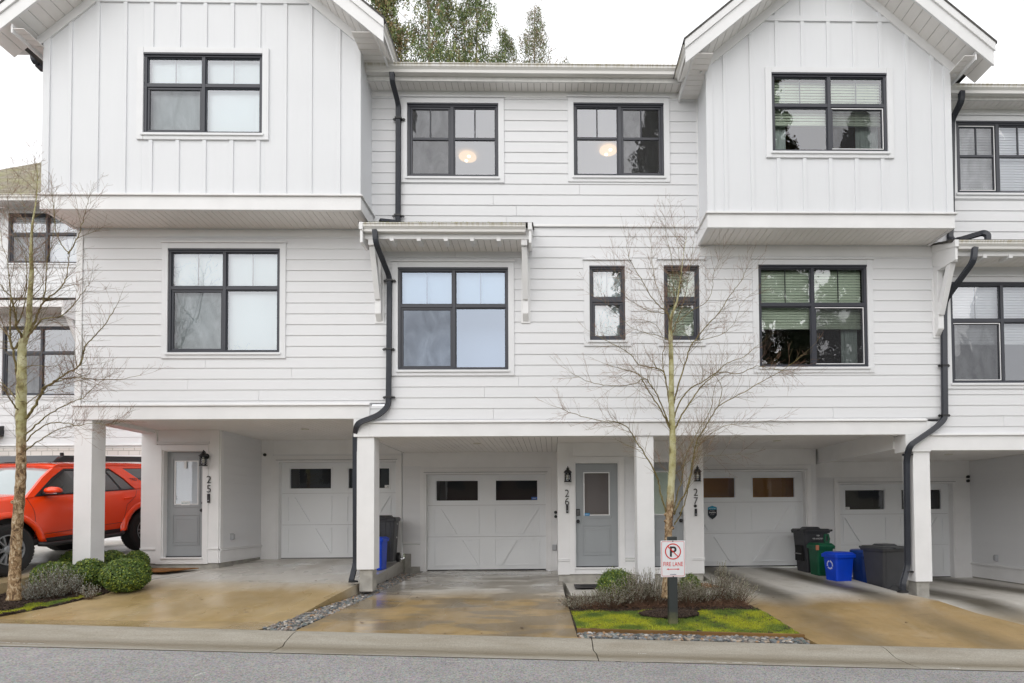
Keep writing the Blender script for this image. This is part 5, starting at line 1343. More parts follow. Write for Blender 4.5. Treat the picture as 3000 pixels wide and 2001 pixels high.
# small canopy over the second window
zcn = UZ(100, 884, YN-.5)
b = MB(); b.prism([(YN-.62, zcn), (YN, zcn+.26), (YN, zcn+.29), (YN-.66, zcn+.03)], 'x', -20, UX(222, 880, YN-.3)); b.build('canopy', M_SHING, HN)
b = MB(); b.box(-20, UX(186, 890, YN-.6), YN-.62, YN-.59, zcn-.16, zcn-.005); _x = UX(186, 890, YN-.6); b.prism([(YN-.6, zcn-.36), (YN-.6, zcn-.0), (YN, zcn+.25), (YN, zcn-.16), (YN-.3, zcn-.36)], 'x', _x-.04, _x+.02)
b.prism([(YN-.5, zcn-.2), (YN-.42, zcn-.2), (YN, zcn-.95), (YN, zcn-1.1)], 'x', _x-.1, _x-.02); b.box(_x-.1, _x-.02, YN-.06, YN, zcn-1.3, zcn-.2); b.build('canopy_bracket', M_TRIM, HN)
soffit('canopy_soffit', HN, -20, UX(186, 890, YN-.6), YN-.59, YN, zcn-.12, 'y', .12)
# black gooseneck barn lamp and small wall lamp
x_, z_ = U(326, 1288, YN); b = MB(); b.tube([(x_-.3, YN-.03, z_+.22), (x_-.25, YN-.2, z_+.3), (x_-.1, YN-.38, z_+.28), (x_, YN-.45, z_+.12)], .014, 8); b.lathe([(.03, .12), (.06, .10), (.10, .05), (.15, -.04), (.145, -.045), (.0, .0)], (x_, YN-.45, z_), 20); b.build('barn_lamp', M_IRON, HN)
b = MB(); x_, z_ = U(2, 1262, YN); b.prism([(YN-.3, z_-.14), (YN-.3, z_+.02), (YN, z_+.12), (YN, z_-.14)], 'x', x_-.4, x_+.09); b.build('wall_canopy', M_IRON, HN)
# side wall of the terrace behind the left edge, small eave gutter with black elbow
b = MB(); b.box(xl, xl+.02, YE, 16.8, .4, 3.2); b.build('end_wall', M_TRIM, H25)
x_, z_ = U(98, 165, 9.7)
b = MB(); b.prism([(9.6, z_+.16), (9.45, z_+.16), (9.45, z_+.1), (9.48, z_-.06), (9.6, z_-.06)], 'x', x_-.25, bay25[0]+.1); b.build('return_gutter', M_GUT, H25)
downspout(H25, [D(98, 154, 9.5), D(100, 178, 9.5), D(132, 210, 9.7), D(150, 222, 9.75)], w=.085)

# unseen slabs added over the carports to stop daylight leaking through the ceilings
for (H_, a, c, z) in ((H25, xl+.02, -3.0, zc25), (H26, -3.24, XS, zc26), (H27, XS+.001, 5.88, zc27), (H28, 5.935, 10.6, zc28)):
    b = MB(); b.box(a, c, YW+.12, YG28+.5, z+.03, z+.16); b.build('light_block_slab', M_GROOVE, H_)
# ------------------------------------------------------------------ bare birches
def bark(name, base, dark, pale, sc=9):
    m = bpy.data.materials.new(name); m.use_nodes = True; n, l = nodes(m); b_ = n['Principled BSDF']
    g_ = n.new('ShaderNodeNewGeometry'); mp_ = n.new('ShaderNodeMapping'); mp_.inputs['Scale'].default_value = (1, 1, 2.2); l.new(g_.outputs['Position'], mp_.inputs[0])
    a = noise(n, l, mp_.outputs[0], sc, 5, .7, .4); c2 = noise(n, l, mp_.outputs[0], sc*3.2, 4, .7)
    cr = ramp(n, [(.36, dark), (.5, base), (.66, pale)]); l.new(a.outputs[0], cr.inputs[0])
    k = mth(n, l, 'MULTIPLY', mth(n, l, 'SUBTRACT', c2.outputs[0], .56), 9, clamp=True)
    l.new(mixc(n, l, mth(n, l, 'MULTIPLY', k, .75), cr.outputs[0], dark), b_.inputs['Base Color']); b_.inputs['Roughness'].default_value = .85
    bp = n.new('ShaderNodeBump'); bp.inputs['Strength'].default_value = .8; bp.inputs['Distance'].default_value = .01; l.new(a.outputs[0], bp.inputs['Height']); l.new(bp.outputs[0], b_.inputs['Normal']); return m
M_BARKL = bark('peeling_birch_bark', (.34, .235, .13), (.075, .045, .025), (.55, .47, .36), 14)
M_BARKU = bark('mossy_birch_bark', (.17, .135, .045), (.075, .05, .025), (.30, .26, .12), 12)
M_TWIG = mat('twig', (.19, .15, .075), .8, var=.3, vscale=8)
M_TWIGR = mat('red_twig', (.27, .155, .105), .8, var=.3, vscale=8)
def catmull(P_, k=5):
    out = []; n = len(P_)
    for i in range(n-1):
        p0, p1, p2, p3 = P_[max(i-1, 0)], P_[i], P_[i+1], P_[min(i+2, n-1)]
        for j in range(k):
            t = j/k; out.append(.5*((2*p1)+(-p0+p2)*t+(2*p0-5*p1+4*p2-p3)*t*t+(-p0+3*p1-3*p2+p3)*t**3))
    out.append(P_[-1]); return out
def birch(name, base, Y0, trunk, limbs, seed, label, ymin, ymax, dens=1.0, bark_split=None, wr=.82):
    r = random.Random(seed); T = empty('birch_tree', (base[0], Y0, base[1]), label=label, cat='tree', group='bare young birches in front of the terrace')
    TR = MB(); BR = MB(); TW = MB(); TWR = MB()
    def pt(q, dy=0): x, z = U(q[0], q[1], Y0+dy); return Vector((x, Y0+dy, z))
    def twig(p, d, L, rad_, lev):
        "curved tapering shoot with side shoots"
        n = max(3, int(L/.07)); pts = [p.copy()]; d = d.normalized(); step = L/n
        for i in range(n):
            d = (d + Vector((r.gauss(0, .10), r.gauss(0, .10), r.gauss(0, .08)+(.055 if lev < 3 else .03)))).normalized()
            if pts[-1].y > ymax and d.y > 0: d.y *= -.4
            if pts[-1].y < ymin and d.y < 0: d.y *= -.4
            pts.append(pts[-1]+d*step)
        mb = BR if rad_ > .006 else (TWR if lev >= 3 or rad_ < .0022 and r.random() < .6 else TW)
        mb.tube(pts, [max(.0011, rad_*(1-.80*i/n)) for i in range(n+1)], 5 if rad_ > .005 else 3, cap=False)
        if lev >= 4 or L < .10: return
        m = int(L/(.085 if lev < 2 else .075)*dens)
        for k in range(m):
            t = r.uniform(.12, .98); i = min(n-1, int(t*n)); q = pts[i].lerp(pts[i+1], t*n-i); dd = (pts[i+1]-pts[i]).normalized()
            side = dd.cross(Vector((r.gauss(0, 1), r.gauss(0, 1), r.gauss(0, 1)))).normalized()
            nd = (dd*r.uniform(.55, 1.0)+side*r.uniform(.5, .85)+Vector((0, 0, .12))).normalized(); nd.y *= .75
            l2 = L*r.uniform(.28, .55)*(1-.45*t)
            if l2 > .06: twig(q, nd, l2, max(.0014, rad_*(1-.75*t)*.5), lev+1)
    ctr = catmull([pt(q) for q in trunk['p']], 6); n = len(ctr)
    rs = trunk['r']; rr_ = []
    for i in range(n):
        t = i/(n-1)*(len(rs)-1); k = min(int(t), len(rs)-2); rr_.append(lerp(rs[k], rs[k+1], t-k)*(1+.05*math.sin(i*1.7)))
    TR.tube(ctr, rr_, 14)
    for (py_, sx) in trunk.get('knots', ()):
        i = min(range(n), key=lambda j: abs(ctr[j].z-UZ(trunk['p'][0][0], py_, Y0))); c = ctr[i]
        TR.tube([c, c+Vector((sx*rr_[i]*1.0, -.3*rr_[i], .01)), c+Vector((sx*rr_[i]*1.35, -.4*rr_[i], .015))], [rr_[i]*.6, rr_[i]*.5, rr_[i]*.32], 9)
    # shoots straight off the upper trunk
    for i in range(int(n*.30), n):
        for _ in range(max(1, int(1.3*dens))):
            if r.random() < .75:
                a = r.uniform(0, 6.28); nd = Vector((math.cos(a), math.sin(a)*.6, r.uniform(.3, 1.0))); twig(ctr[i], nd, r.uniform(.2, .75)*(1.15-i/n*.4), .0035, 2)
    for (pts, r0, dy) in limbs:
        c = catmull([pt(q, dy*(k/(len(pts)-1))**1.1) for k, q in enumerate(pts)], 5); m = len(c)
        c = [p+Vector((r.gauss(0, .004), r.gauss(0, .004), r.gauss(0, .004))) if 0 < i < m-1 else p for i, p in enumerate(c)]
        rad_l = [r0*wr*(1-.78*(i/(m-1))**.85) for i in range(m)]
        BR.tube(c, rad_l, 8, cap=False)
        tot = sum((c[i+1]-c[i]).length for i in range(m-1)); cnt = int(tot/.060*dens)
        for _ in range(cnt):
            t = r.uniform(.16, 1)**.8; i = min(m-2, int(t*(m-1))); q = c[i].lerp(c[i+1], t*(m-1)-i); dd = (c[i+1]-c[i]).normalized()
            side = dd.cross(Vector((r.gauss(0, .5), 1 if r.random() < .5 else -1, r.gauss(0, .5)))).normalized()
            nd = dd*r.uniform(.5, 1.0)+side*r.uniform(.4, .9)+Vector((0, r.gauss(0, .25), .10)); twig(q, nd, r.uniform(.22, .62)*(1.1-.45*t), max(.002, rad_l[i]*.42), 1 if r.random() < .45 else 2)
        twig(c[-1], c[-1]-c[-2], .38, rad_l[-1]*.9, 1)
    t_ = TR.build('trunk', bark_split or M_BARKL, T, smooth=True)
    c_ = BR.build('branch', M_BARKU, T, smooth=True); tag(c_, kind='stuff'); w1 = TW.build('twigs', M_TWIG, T); tag(w1, kind='stuff'); w2 = TWR.build('twigs', M_TWIGR, T); tag(w2, kind='stuff')
    return T
def c7(l): return [(1640+x*.4464, 600+y*.4464) for x, y in l]
def trunk_mat(zs):
    m = bpy.data.materials.new('birch_trunk_bark'); m.use_nodes = True; n, l = nodes(m); b_ = n['Principled BSDF']
    g_ = n.new('ShaderNodeNewGeometry'); sp = n.new('ShaderNodeSeparateXYZ'); l.new(g_.outputs['Position'], sp.inputs[0])
    mp_ = n.new('ShaderNodeMapping'); mp_.inputs['Scale'].default_value = (1, 1, .55); l.new(g_.outputs['Position'], mp_.inputs[0])
    mq_ = n.new('ShaderNodeMapping'); mq_.inputs['Scale'].default_value = (1, 1, 4.5); l.new(g_.outputs['Position'], mq_.inputs[0])
    a = noise(n, l, mp_.outputs[0], 24, 5, .7, .8); len_ = noise(n, l, mq_.outputs[0], 11, 4, .7); pl = noise(n, l, g_.outputs['Position'], 6, 4, .6)
    lo = ramp(n, [(.38, (.07, .040, .022)), (.47, (.24, .15, .075)), (.56, (.40, .29, .17)), (.66, (.58, .50, .38))]); l.new(a.outputs[0], lo.inputs[0])
    hi = ramp(n, [(.32, (.16, .13, .05)), (.45, (.38, .35, .16)), (.62, (.55, .53, .33))]); l.new(pl.outputs[0], hi.inputs[0])
    t = mth(n, l, 'MULTIPLY', mth(n, l, 'SUBTRACT', mth(n, l, 'MULTIPLY_ADD', pl.outputs[0], .5, sp.outputs[2]), zs+.2), 3, clamp=True)
    c = mixc(n, l, t, lo.outputs[0], hi.outputs[0]); k = mth(n, l, 'MULTIPLY', mth(n, l, 'SUBTRACT', len_.outputs[0], .60), 12, clamp=True)
    c = mixc(n, l, mth(n, l, 'MULTIPLY', k, .8), c, (.06, .035, .02)); l.new(c, b_.inputs['Base Color']); b_.inputs['Roughness'].default_value = .85
    bp = n.new('ShaderNodeBump'); bp.inputs['Strength'].default_value = 1; bp.inputs['Distance'].default_value = .012; l.new(a.outputs[0], bp.inputs['Height']); l.new(bp.outputs[0], b_.inputs['Normal']); return m
trunkR = dict(p=[(1953, 1752), (1955, 1700), (1958, 1640), (1958, 1560), (1962, 1500), (1965, 1440), (1969, 1380), (1971, 1320), (1970, 1260), (1967, 1180), (1967, 1080), (1965, 1000), (1964, 960), (1966, 930), (1975, 905), (1984, 880), (1990, 840), (1996, 800), (2003, 740), (2012, 690)],
              r=[.080, .064, .055, .055, .052, .050, .044, .038, .032, .026, .020, .015, .009, .005, .002], knots=[(1530, -1), (1552, 1), (1512, -1)])
limR = [
 (c7([(736, 1500), (712, 1445), (655, 1330), (575, 1210), (525, 1120), (470, 1095), (390, 1075), (300, 1045)]), .016, -.35),
 (c7([(728, 1470), (700, 1400), (640, 1250), (590, 1180), (560, 1140), (470, 1180), (340, 1185), (200, 1165), (70, 1100)]), .014, -.7),
 (c7([(735, 1400), (716, 1290), (700, 1180), (676, 1090), (600, 1068), (520, 1050), (470, 985), (400, 940), (320, 900), (230, 850)]), .016, .4),
 (c7([(690, 1140), (678, 1060), (674, 980), (690, 920), (640, 800), (560, 760), (470, 750)]), .009, -.2),
 (c7([(742, 1500), (790, 1400), (860, 1290), (930, 1190), (1010, 1120), (1100, 1040), (1200, 1000), (1290, 930)]), .017, .5),
 (c7([(750, 1400), (790, 1290), (860, 1205), (940, 1160), (1040, 1100), (1180, 1105), (1290, 1060), (1420, 1080), (1530, 1100)]), .014, -.6),
 (c7([(742, 1330), (770, 1210), (810, 1080), (850, 950), (885, 890), (960, 800), (1050, 700), (1120, 590), (1190, 500), (1225, 420)]), .016, -.4),
 (c7([(885, 890), (960, 880), (1060, 850), (1140, 780), (1200, 640), (1290, 560)]), .007, .4),
 ([(1975, 1507), (1990, 1471), (2011, 1436), (2026, 1371), (2036, 1318), (2046, 1283), (2070, 1245), (2103, 1193), (2153, 1163), (2220, 1125), (2300, 1080), (2350, 1040)], .019, -.8),
 ([(2103, 1193), (2115, 1140), (2095, 1100), (2060, 1085)], .008, .1),
 ([(1976, 1538), (1997, 1500), (2013, 1443), (2024, 1400), (2038, 1330), (2060, 1290), (2120, 1250), (2190, 1240), (2270, 1230)], .012, -.3),
 ([(1972, 1500), (1984, 1450), (1999, 1400), (2005, 1350), (2030, 1290), (2080, 1200), (2100, 1120), (2150, 1090)], .013, .5),
 ([(1953, 1504), (1938, 1456), (1930, 1414), (1915, 1375), (1890, 1332), (1868, 1300), (1840, 1255), (1805, 1236), (1760, 1232), (1690, 1215), (1640, 1195)], .017, -.7),
 ([(1977, 1390), (2000, 1370), (2030, 1340), (2080, 1335), (2170, 1330)], .007, -.9),
 (c7([(735, 850), (722, 770), (708, 715), (650, 660), (590, 590), (545, 500), (490, 420), (450, 330), (440, 240)]), .013, -.3),
 (c7([(722, 770), (700, 690), (660, 600), (620, 480), (610, 380), (600, 260), (580, 150)]), .008, .35),
 (c7([(740, 840), (770, 760), (800, 680), (830, 560), (850, 430), (870, 300), (890, 170)]), .010, .3),
 (c7([(732, 830), (738, 720), (752, 620), (740, 480), (735, 350), (700, 210), (690, 90)]), .009, -.4),
 (c7([(765, 650), (800, 520), (790, 400), (770, 250), (750, 130)]), .007, -.1),
 (c7([(708, 715), (600, 700), (500, 650), (420, 590), (380, 480), (360, 400)]), .007, -.5),
 (c7([(750, 790), (860, 700), (960, 640), (1000, 560), (1010, 450), (1050, 350)]), .008, -.2),
 (c7([(728, 900), (650, 860), (560, 840), (460, 800), (350, 690), (250, 600)]), .007, -.6),
]
xb, zb = UX(1953, 1752, 8.25), hB(UX(1953, 1752, 8.25), 8.25)
birch('birch_tree', (xb, zb), 8.25, trunkR, limR, 11, 'bare birch with yellowish mossy trunk behind the fire lane sign', 7.2, 9.15, dens=1.02, bark_split=trunk_mat(1.75))
def cL(l): return [(x*.319, 850+y*.319) for x, y in l]
trunkL = dict(p=[(40, 1758), (42, 1720), (45, 1640), (50, 1550), (57, 1460), (61, 1400), (62, 1330), (62, 1260), (62, 1190), (63, 1130), (64, 1060), (66, 1010), (76, 980), (85, 950), (86, 900), (89, 850), (93, 800), (91, 750), (92, 700), (96, 650), (104, 600), (110, 540), (108, 480)],
              r=[.082, .066, .060, .058, .056, .052, .060, .056, .048, .042, .036, .030, .026, .021, .016, .010, .005, .002], knots=[(1480, -1), (1500, 1)])
limL = [
 (cL([(210, 480), (190, 400), (150, 330), (140, 230), (120, 130), (100, 60), (40, 0), (-30, -90)]), .022, -.5),
 (cL([(195, 460), (120, 540), (80, 430), (50, 380), (-40, 310)]), .020, .3),
 (cL([(190, 900), (150, 740), (125, 560), (100, 470), (90, 240), (130, 120), (200, 60), (240, -60)]), .018, -.3),
 (cL([(185, 1130), (150, 1080), (90, 1000), (30, 900), (-60, 850)]), .016, -.4),
 (cL([(190, 1090), (150, 1010), (90, 920), (0, 840), (-80, 760)]), .014, .4),
 (cL([(240, 1180), (300, 1090), (370, 970), (400, 900), (500, 840), (620, 760), (700, 720), (750, 650), (780, 520), (880, 410), (970, 300), (1060, 160)]), .022, -.3),
 (cL([(390, 920), (470, 860), (560, 830), (640, 810), (760, 810), (900, 820), (1100, 820), (1300, 780)]), .013, .2),
 (cL([(230, 1330), (330, 1240), (430, 1150), (560, 1080), (700, 1010), (760, 990), (830, 920), (900, 860), (1000, 790)]), .013, -.2),
 (cL([(240, 1390), (330, 1300), (460, 1220), (600, 1220), (720, 1240), (860, 1220), (1000, 1240), (1130, 1200)]), .011, -.5),
 (cL([(235, 1470), (320, 1410), (430, 1340), (560, 1270), (680, 1245), (780, 1240)]), .012, -.3),
 (cL([(240, 1040), (330, 980), (440, 930), (560, 900), (680, 880)]), .008, -.6),
 (cL([(230, 720), (300, 690), (420, 700), (520, 690), (600, 640)]), .007, -.5),
 (cL([(240, 440), (300, 370), (380, 280), (440, 255), (560, 240), (680, 130), (760, 30), (820, -60)]), .015, -.4),
 (cL([(270, 380), (330, 260), (370, 160), (430, 80), (540, 0), (600, -100), (625, -230), (640, -330)]), .019, .2),
 (cL([(625, -330), (700, -460), (740, -560), (790, -740), (820, -860)]), .010, .1),
 (cL([(640, -340), (560, -420), (510, -560), (500, -720), (470, -900)]), .010, .2),
 (cL([(395, 100), (420, -60), (440, -280), (470, -400), (500, -640), (490, -860)]), .010, -.2),
 (cL([(290, -20), (280, -160), (290, -330), (300, -520), (320, -760), (340, -1000), (320, -1180)]), .009, .0),
 (cL([(150, 330), (210, 200), (240, -50), (235, -300), (180, -420), (100, -530)]), .010, -.3),
 (cL([(90, 240), (100, 60), (80, -150), (60, -300), (20, -420), (0, -640)]), .010, .2),
 (cL([(290, -300), (220, -400), (130, -530), (90, -700), (70, -860)]), .006, -.4),
 (cL([(270, 100), (330, 30), (400, -90), (300, -250), (250, -480), (220, -760), (160, -1060)]), .007, .4),
]
xb, zb = UX(40, 1758, 8.0), hL(UX(40, 1758, 8.0), 8.0)
birch('birch_tree', (xb, zb), 8.0, trunkL, limL, 12, 'bare birch with peeling papery trunk at the left edge, before the orange car', 7.0, 9.2, dens=1.05, bark_split=trunk_mat(2.6))

# ------------------------------------------------------------------ conifers behind the roof
M_NEED = tone_mat('conifer_needles', .8)
M_CTRUNK = mat('conifer_trunk', (.36, .31, .24), .9, var=.5, vscale=5, bump=.6, bscale=20, stretch=(1,1,.3))
def needle_mesh(r, length, width, H, cols, nb, trunk_r, gap=.15, droop=.35, leaf=.20, name='crown', clump=26, zlow=.15, pw_=.75):
    "crown built from many drooping sprays along whorled limbs; returns (crown MB, wood MB)"
    C = MB(); Wd = MB(); Wd.tube([(0, 0, 0), (.1, .05, H*.35), (-.05, 0, H*.7), (0, 0, H)], [trunk_r, trunk_r*.75, trunk_r*.42, .02], 10)
    for i in range(nb):
        t = zlow+(1-zlow)*(i+r.random())/nb; z = H*t; L = width*(1-t)**pw_*r.uniform(.55, 1.1)+.25
        if r.random() < gap: continue
        a = r.uniform(0, 6.28); dz = r.uniform(-.25, .35)-.2*(1-t); P_ = []
        for k in range(7):
            s = k/6; P_.append(Vector((math.cos(a+.15*s)*L*s, math.sin(a+.15*s)*L*s, z+dz*L*s-droop*L*s*s*.5)))
        Wd.tube(P_, [max(.012, trunk_r*.22*(1-t)*(1-s/7)) for s in range(7)], 4, cap=False)
        m = int(clump*(.4+L/ max(width, .1)))
        for j in range(m):
            s = r.uniform(.18, 1.0)**.7; k = min(5, int(s*6)); q = P_[k].lerp(P_[k+1], s*6-k); base = cols[min(len(cols)-1, int(r.random()*len(cols)))]; sp_ = .16*L*(1.2-s)+.12
            q = q+Vector((r.gauss(0, sp_), r.gauss(0, sp_), r.gauss(0, .10)))
            hang = r.uniform(.5, 1.3)
            for h in range(15):
                f = r.uniform(.75, 1.2); C.col = (base[0]*f, base[1]*f, base[2]*f); p = q+Vector((r.gauss(0, .06), r.gauss(0, .06), -r.random()*.85*hang))
                d = Vector((r.gauss(0, .4), r.gauss(0, .4), -r.uniform(.4, 1.0))).normalized()*leaf*r.uniform(.4, .9); w_ = d.cross(Vector((r.gauss(0, 1), r.gauss(0, 1), r.gauss(0, 1)))).normalized()*leaf*.19
                C.add([p, p+d*.5+w_, p+d, p+d*.5-w_], [(0, 1, 2, 3)])
    return C, Wd
def conifer(px, ptop, Y, width, H, nb, label, cols, seed, trunk_r=.35, gap=.12, leaf=.22, clump=26, name='conifer_tree', grp='evergreen trees behind the roofs', lean=0, zlow=.15, droop=.35, pw_=.75):
    x, z = U(px, ptop, Y); r = random.Random(seed)
    T = empty(name, (x, Y, z-H), label=label, cat='tree', group=grp, local=True); C, Wd = needle_mesh(r, 0, width, H, cols, nb, trunk_r, gap, leaf=leaf, clump=clump, zlow=zlow, droop=droop, pw_=pw_)
    Wd.build('trunk', M_CTRUNK, T, smooth=True); C.build('crown', M_NEED, T); return T
GR = [(.16, .20, .07), (.12, .17, .07), (.22, .24, .08), (.28, .20, .10), (.13, .19, .08), (.17, .23, .08), (.12, .17, .07), (.27, .30, .11)]
BRN = [(.24, .24, .13), (.28, .20, .14), (.18, .22, .12), (.18, .23, .10)]
conifer(1258, -330, 30, 5.2, 26, 210, 'tall cedar with pale trunk rising behind the gutter beside the left gable', GR, 21, .16, .12, leaf=.17, clump=21, zlow=.38)
conifer(1398, -190, 31, 3.5, 24, 190, 'thinner cedar with a bare trunk, standing right of the tallest cedar', GR, 22, .11, .18, leaf=.16, clump=18, zlow=.35)
conifer(1128, -120, 29, 2.8, 20, 170, 'bushy cedar pressed against the left gable edge', GR[:3]+GR[3:4]*2, 23, .2, .1, leaf=.17, clump=20, zlow=.4)
conifer(1566, 18, 33, 4.6, 15, 70, 'small spindly brown tipped spruce standing alone on the right of the cedars', BRN, 24, .13, .10, leaf=.13, clump=13, zlow=.70, droop=-.5, pw_=1.0)
conifer(1480, 84, 34, 3.0, 13, 110, 'low wispy cedar between the thin cedar and the spindly spruce', GR+BRN, 25, .13, .15, leaf=.15, clump=16, zlow=.35, droop=-.2)
conifer(1655, 176, 34, 1.7, 10, 44, 'lowest tree tip barely showing over the gutter, right of the spindly spruce', BRN+GR[:1], 27, .12, .1, leaf=.15, clump=14, zlow=.4, droop=-.2)
# across the street: they stand behind the camera and are seen mirrored in the windows
r = random.Random(31); Cm, Wm = needle_mesh(r, 0, 5.2, 31, [(.05, .07, .03), (.04, .055, .025), (.08, .08, .035)], 190, .35, .1, leaf=.42, clump=22, zlow=.12)
T0 = empty('conifer_tree', (14.5, -19, -.3), label='tall dark fir across the street mirrored in the lower window of number 27', cat='tree', group='firs across the street', local=True)
w0 = Wm.build('trunk', M_CTRUNK, T0, smooth=True); c0 = Cm.build('crown', M_NEED, T0)
for (x, y, s, rz, lb) in ((21.5, -21, .97, 1.0, 'fir across the street mirrored in the bay window of number 27'), (7.6, -22, 1.05, 2.1, 'fir across the street mirrored in the right sliding window of number 26'), (-34, -20, .8, 4, 'fir across the street mirrored in the windows of the set back house')):
    T = T0.copy(); COL.objects.link(T); T.location = (x, y, -.3); T.scale = (s, s, s); T.rotation_euler = (0, 0, rz); T['label'] = lb
    for q_ in (w0, c0): k = q_.copy(); COL.objects.link(k); k.parent = T
HO = empty('house', (0, -15, 0), label='grey house across the street, seen only mirrored in the glass', cat='house')
def body(x0, x1, y0, h, m, nm):
    b = MB(); z0 = kz((x0+x1)/2)-.4; b.box(x0, x1, y0-8, y0, z0, z0+h); 
    o = b.build(nm, m, HO); b = MB(); b.prism([(y0+.5, z0+h-.05), (y0-4, z0+h+2.2), (y0-8.5, z0+h-.05)], 'x', x0-.4, x1+.4); b.build('roof', M_SHING, HO)
    b = MB()
    for i in range(int((x1-x0)/2.6)):
        a = x0+.8+i*2.6; b.box(a, a+1.5, y0-.02, y0+.03, z0+3.6, z0+4.9)
        if i % 2 == 0: b.box(a-.2, a+1.9, y0-.02, y0+.03, z0+.1, z0+2.3)
    b.build('window_row', M_BLK, HO)
body(-22, -9, -14.5, 5.6, siding_mat('grey_siding', (.22, .23, .24)), 'wall'); body(-8.6, 1.5, -15, 5.2, siding_mat('redbrown_siding', (.13, .09, .08)), 'wall'); body(2.2, 13, -14.5, 5.6, siding_mat('slate_siding', (.16, .17, .18)), 'wall'); body(13.6, 26, -15, 5.4, siding_mat('taupe_siding', (.20, .18, .15)), 'wall')

# ------------------------------------------------------------------ shrubs
M_BOX = tone_mat('boxwood_leaf', .45)
def boxwood(px, pyb, Y, rx, rz_, n, seed, label, zb_=None, fuzzy=0):
    x = UX(px, pyb, Y); z0 = zb_ if zb_ is not None else hL(x, Y); r = random.Random(seed)
    T = empty('boxwood_bush', (x, Y, z0), label=label, cat='bush', group='clipped boxwood bushes', local=True); b = MB()
    for _ in range(n):
        d = Vector((r.gauss(0, 1), r.gauss(0, 1), r.gauss(0, 1))).normalized(); q = r.uniform(.80, 1.02)+.035*math.sin(d.x*9+seed)*math.cos(d.z*8+d.y*7)
        if fuzzy: q += abs(r.gauss(0, fuzzy))
        p = Vector((d.x*rx*q, d.y*rx*q, rz_+d.z*rz_*q))
        if p.z < .01: continue
        f = r.uniform(.6, 1.3); c = (.26, .32, .035) if r.random() < .25 else (.085, .15, .028); b.col = (c[0]*f, c[1]*f, c[2]*f)
        nn = (d+Vector((r.gauss(0, .6), r.gauss(0, .6), r.gauss(0, .6)+.2))).normalized(); t = nn.orthogonal().normalized(); t = (Matrix.Rotation(r.uniform(0, 6.28), 3, nn) @ t); u = nn.cross(t); s = r.uniform(.008, .0135)
        b.add([p-t*s*1.35, p+u*s*.75+nn*.002, p+t*s*1.35, p-u*s*.75+nn*.002], [(0, 1, 2, 3)])
    b.build('foliage', M_BOX, T)
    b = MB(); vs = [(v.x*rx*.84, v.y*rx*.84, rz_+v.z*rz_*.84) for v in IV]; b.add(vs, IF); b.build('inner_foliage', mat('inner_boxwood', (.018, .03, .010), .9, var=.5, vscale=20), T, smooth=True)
    b = MB()
    for k in range(5): b.tube([(r.uniform(-.03, .03), r.uniform(-.03, .03), -.02), (r.uniform(-.1, .1), r.uniform(-.1, .1), rz_)], [.012, .006], 6)
    b.build('stem', M_TWIG, T)
boxwood(369, 1700, 8.95, .325, .262, 14000, 1, 'rounded clipped boxwood, rightmost and nearest the tan driveway')
boxwood(262, 1690, 9.1, .24, .25, 9000, 2, 'rounded clipped boxwood in front of the leftmost post')
boxwood(163, 1665, 9.1, .30, .225, 10000, 3, 'wide low boxwood between the post and the left birch')
boxwood(325, 1650, 10.1, .26, .24, 6000, 4, 'boxwood behind the post, partly hidden by the front row')
boxwood(400, 1640, 10.5, .20, .21, 5000, 5, 'boxwood against the corner of the number 25 entry')
boxwood(222, 1640, 10.2, .24, .22, 5000, 6, 'boxwood directly behind the leftmost post')
boxwood(1806, 1765, 9.0, .28, .27, 10000, 7, 'small bright green bush in front of the grey door of number 26', zb_=.165, fuzzy=.10)
boxwood(2022, 1768, 9.1, .17, .22, 5000, 8, 'small green bush showing right of the sign post', zb_=.165, fuzzy=.10)
M_LAV = tone_mat('lavender_leaf', .85)
def lavender(x, Y, z0, rad_, h, n, seed, label, cols, bare=.4, grp='lavender plants', lean=0):
    r = random.Random(seed); T = empty('lavender_plant', (x, Y, z0), label=label, cat='plant', group=grp, local=True); b = MB(); s_ = MB()
    for _ in range(n):
        a = r.uniform(0, 6.28); q = rad_*r.random()**.6; tip = Vector((math.cos(a)*q*1.5+lean*h, math.sin(a)*q, h*r.uniform(.5, 1.25)*(1-.35*(q/rad_)**2))); b0 = Vector((math.cos(a)*q*.25, math.sin(a)*q*.25, 0)); md = b0.lerp(tip, .5)+Vector((r.gauss(0, .02), r.gauss(0, .02), -.01))
        pts = [b0, b0.lerp(md, .6)+Vector((r.gauss(0, .01), r.gauss(0, .01), 0)), md, tip]; s_.tube(pts, [.0035, .0028, .002, .0012], 3, cap=False)
        L = (tip-b0).length; m = int(L*(1-bare)*70)
        for _k in range(m):
            t = r.uniform(bare, 1); p = md.lerp(tip, (t-.5)*2) if t > .5 else b0.lerp(md, t*2); f = r.uniform(.65, 1.35); c = r.choice(cols); b.col = (c[0]*f, c[1]*f, c[2]*f)
            d = ((tip-md).normalized()*.7+Vector((r.gauss(0, .6), r.gauss(0, .6), r.uniform(0, .5)))).normalized(); l_ = r.uniform(.012, .030); w_ = d.cross(Vector((r.gauss(0, 1), r.gauss(0, 1), r.gauss(0, 1)))).normalized()*.0042
            b.add([p-w_, p+w_, p+d*l_], [(0, 1, 2)])
    b.build('foliage', M_LAV, T); s_.build('stem', mat('woody_stem', (.15, .095, .06), .9, var=.4, vscale=30), T); return T
SG = [(.34, .36, .31), (.44, .45, .41), (.25, .28, .22), (.52, .53, .50)]
OL = [(.34, .34, .26), (.42, .40, .33), (.26, .29, .19), (.50, .48, .42)]
xq = UX(150, 1720, 8.55); lavender(xq, 8.6, hL(xq, 8.6), .24, .44, 230, 1, 'silvery lavender with upright spikes right of the left birch', SG, .15, lean=.05)
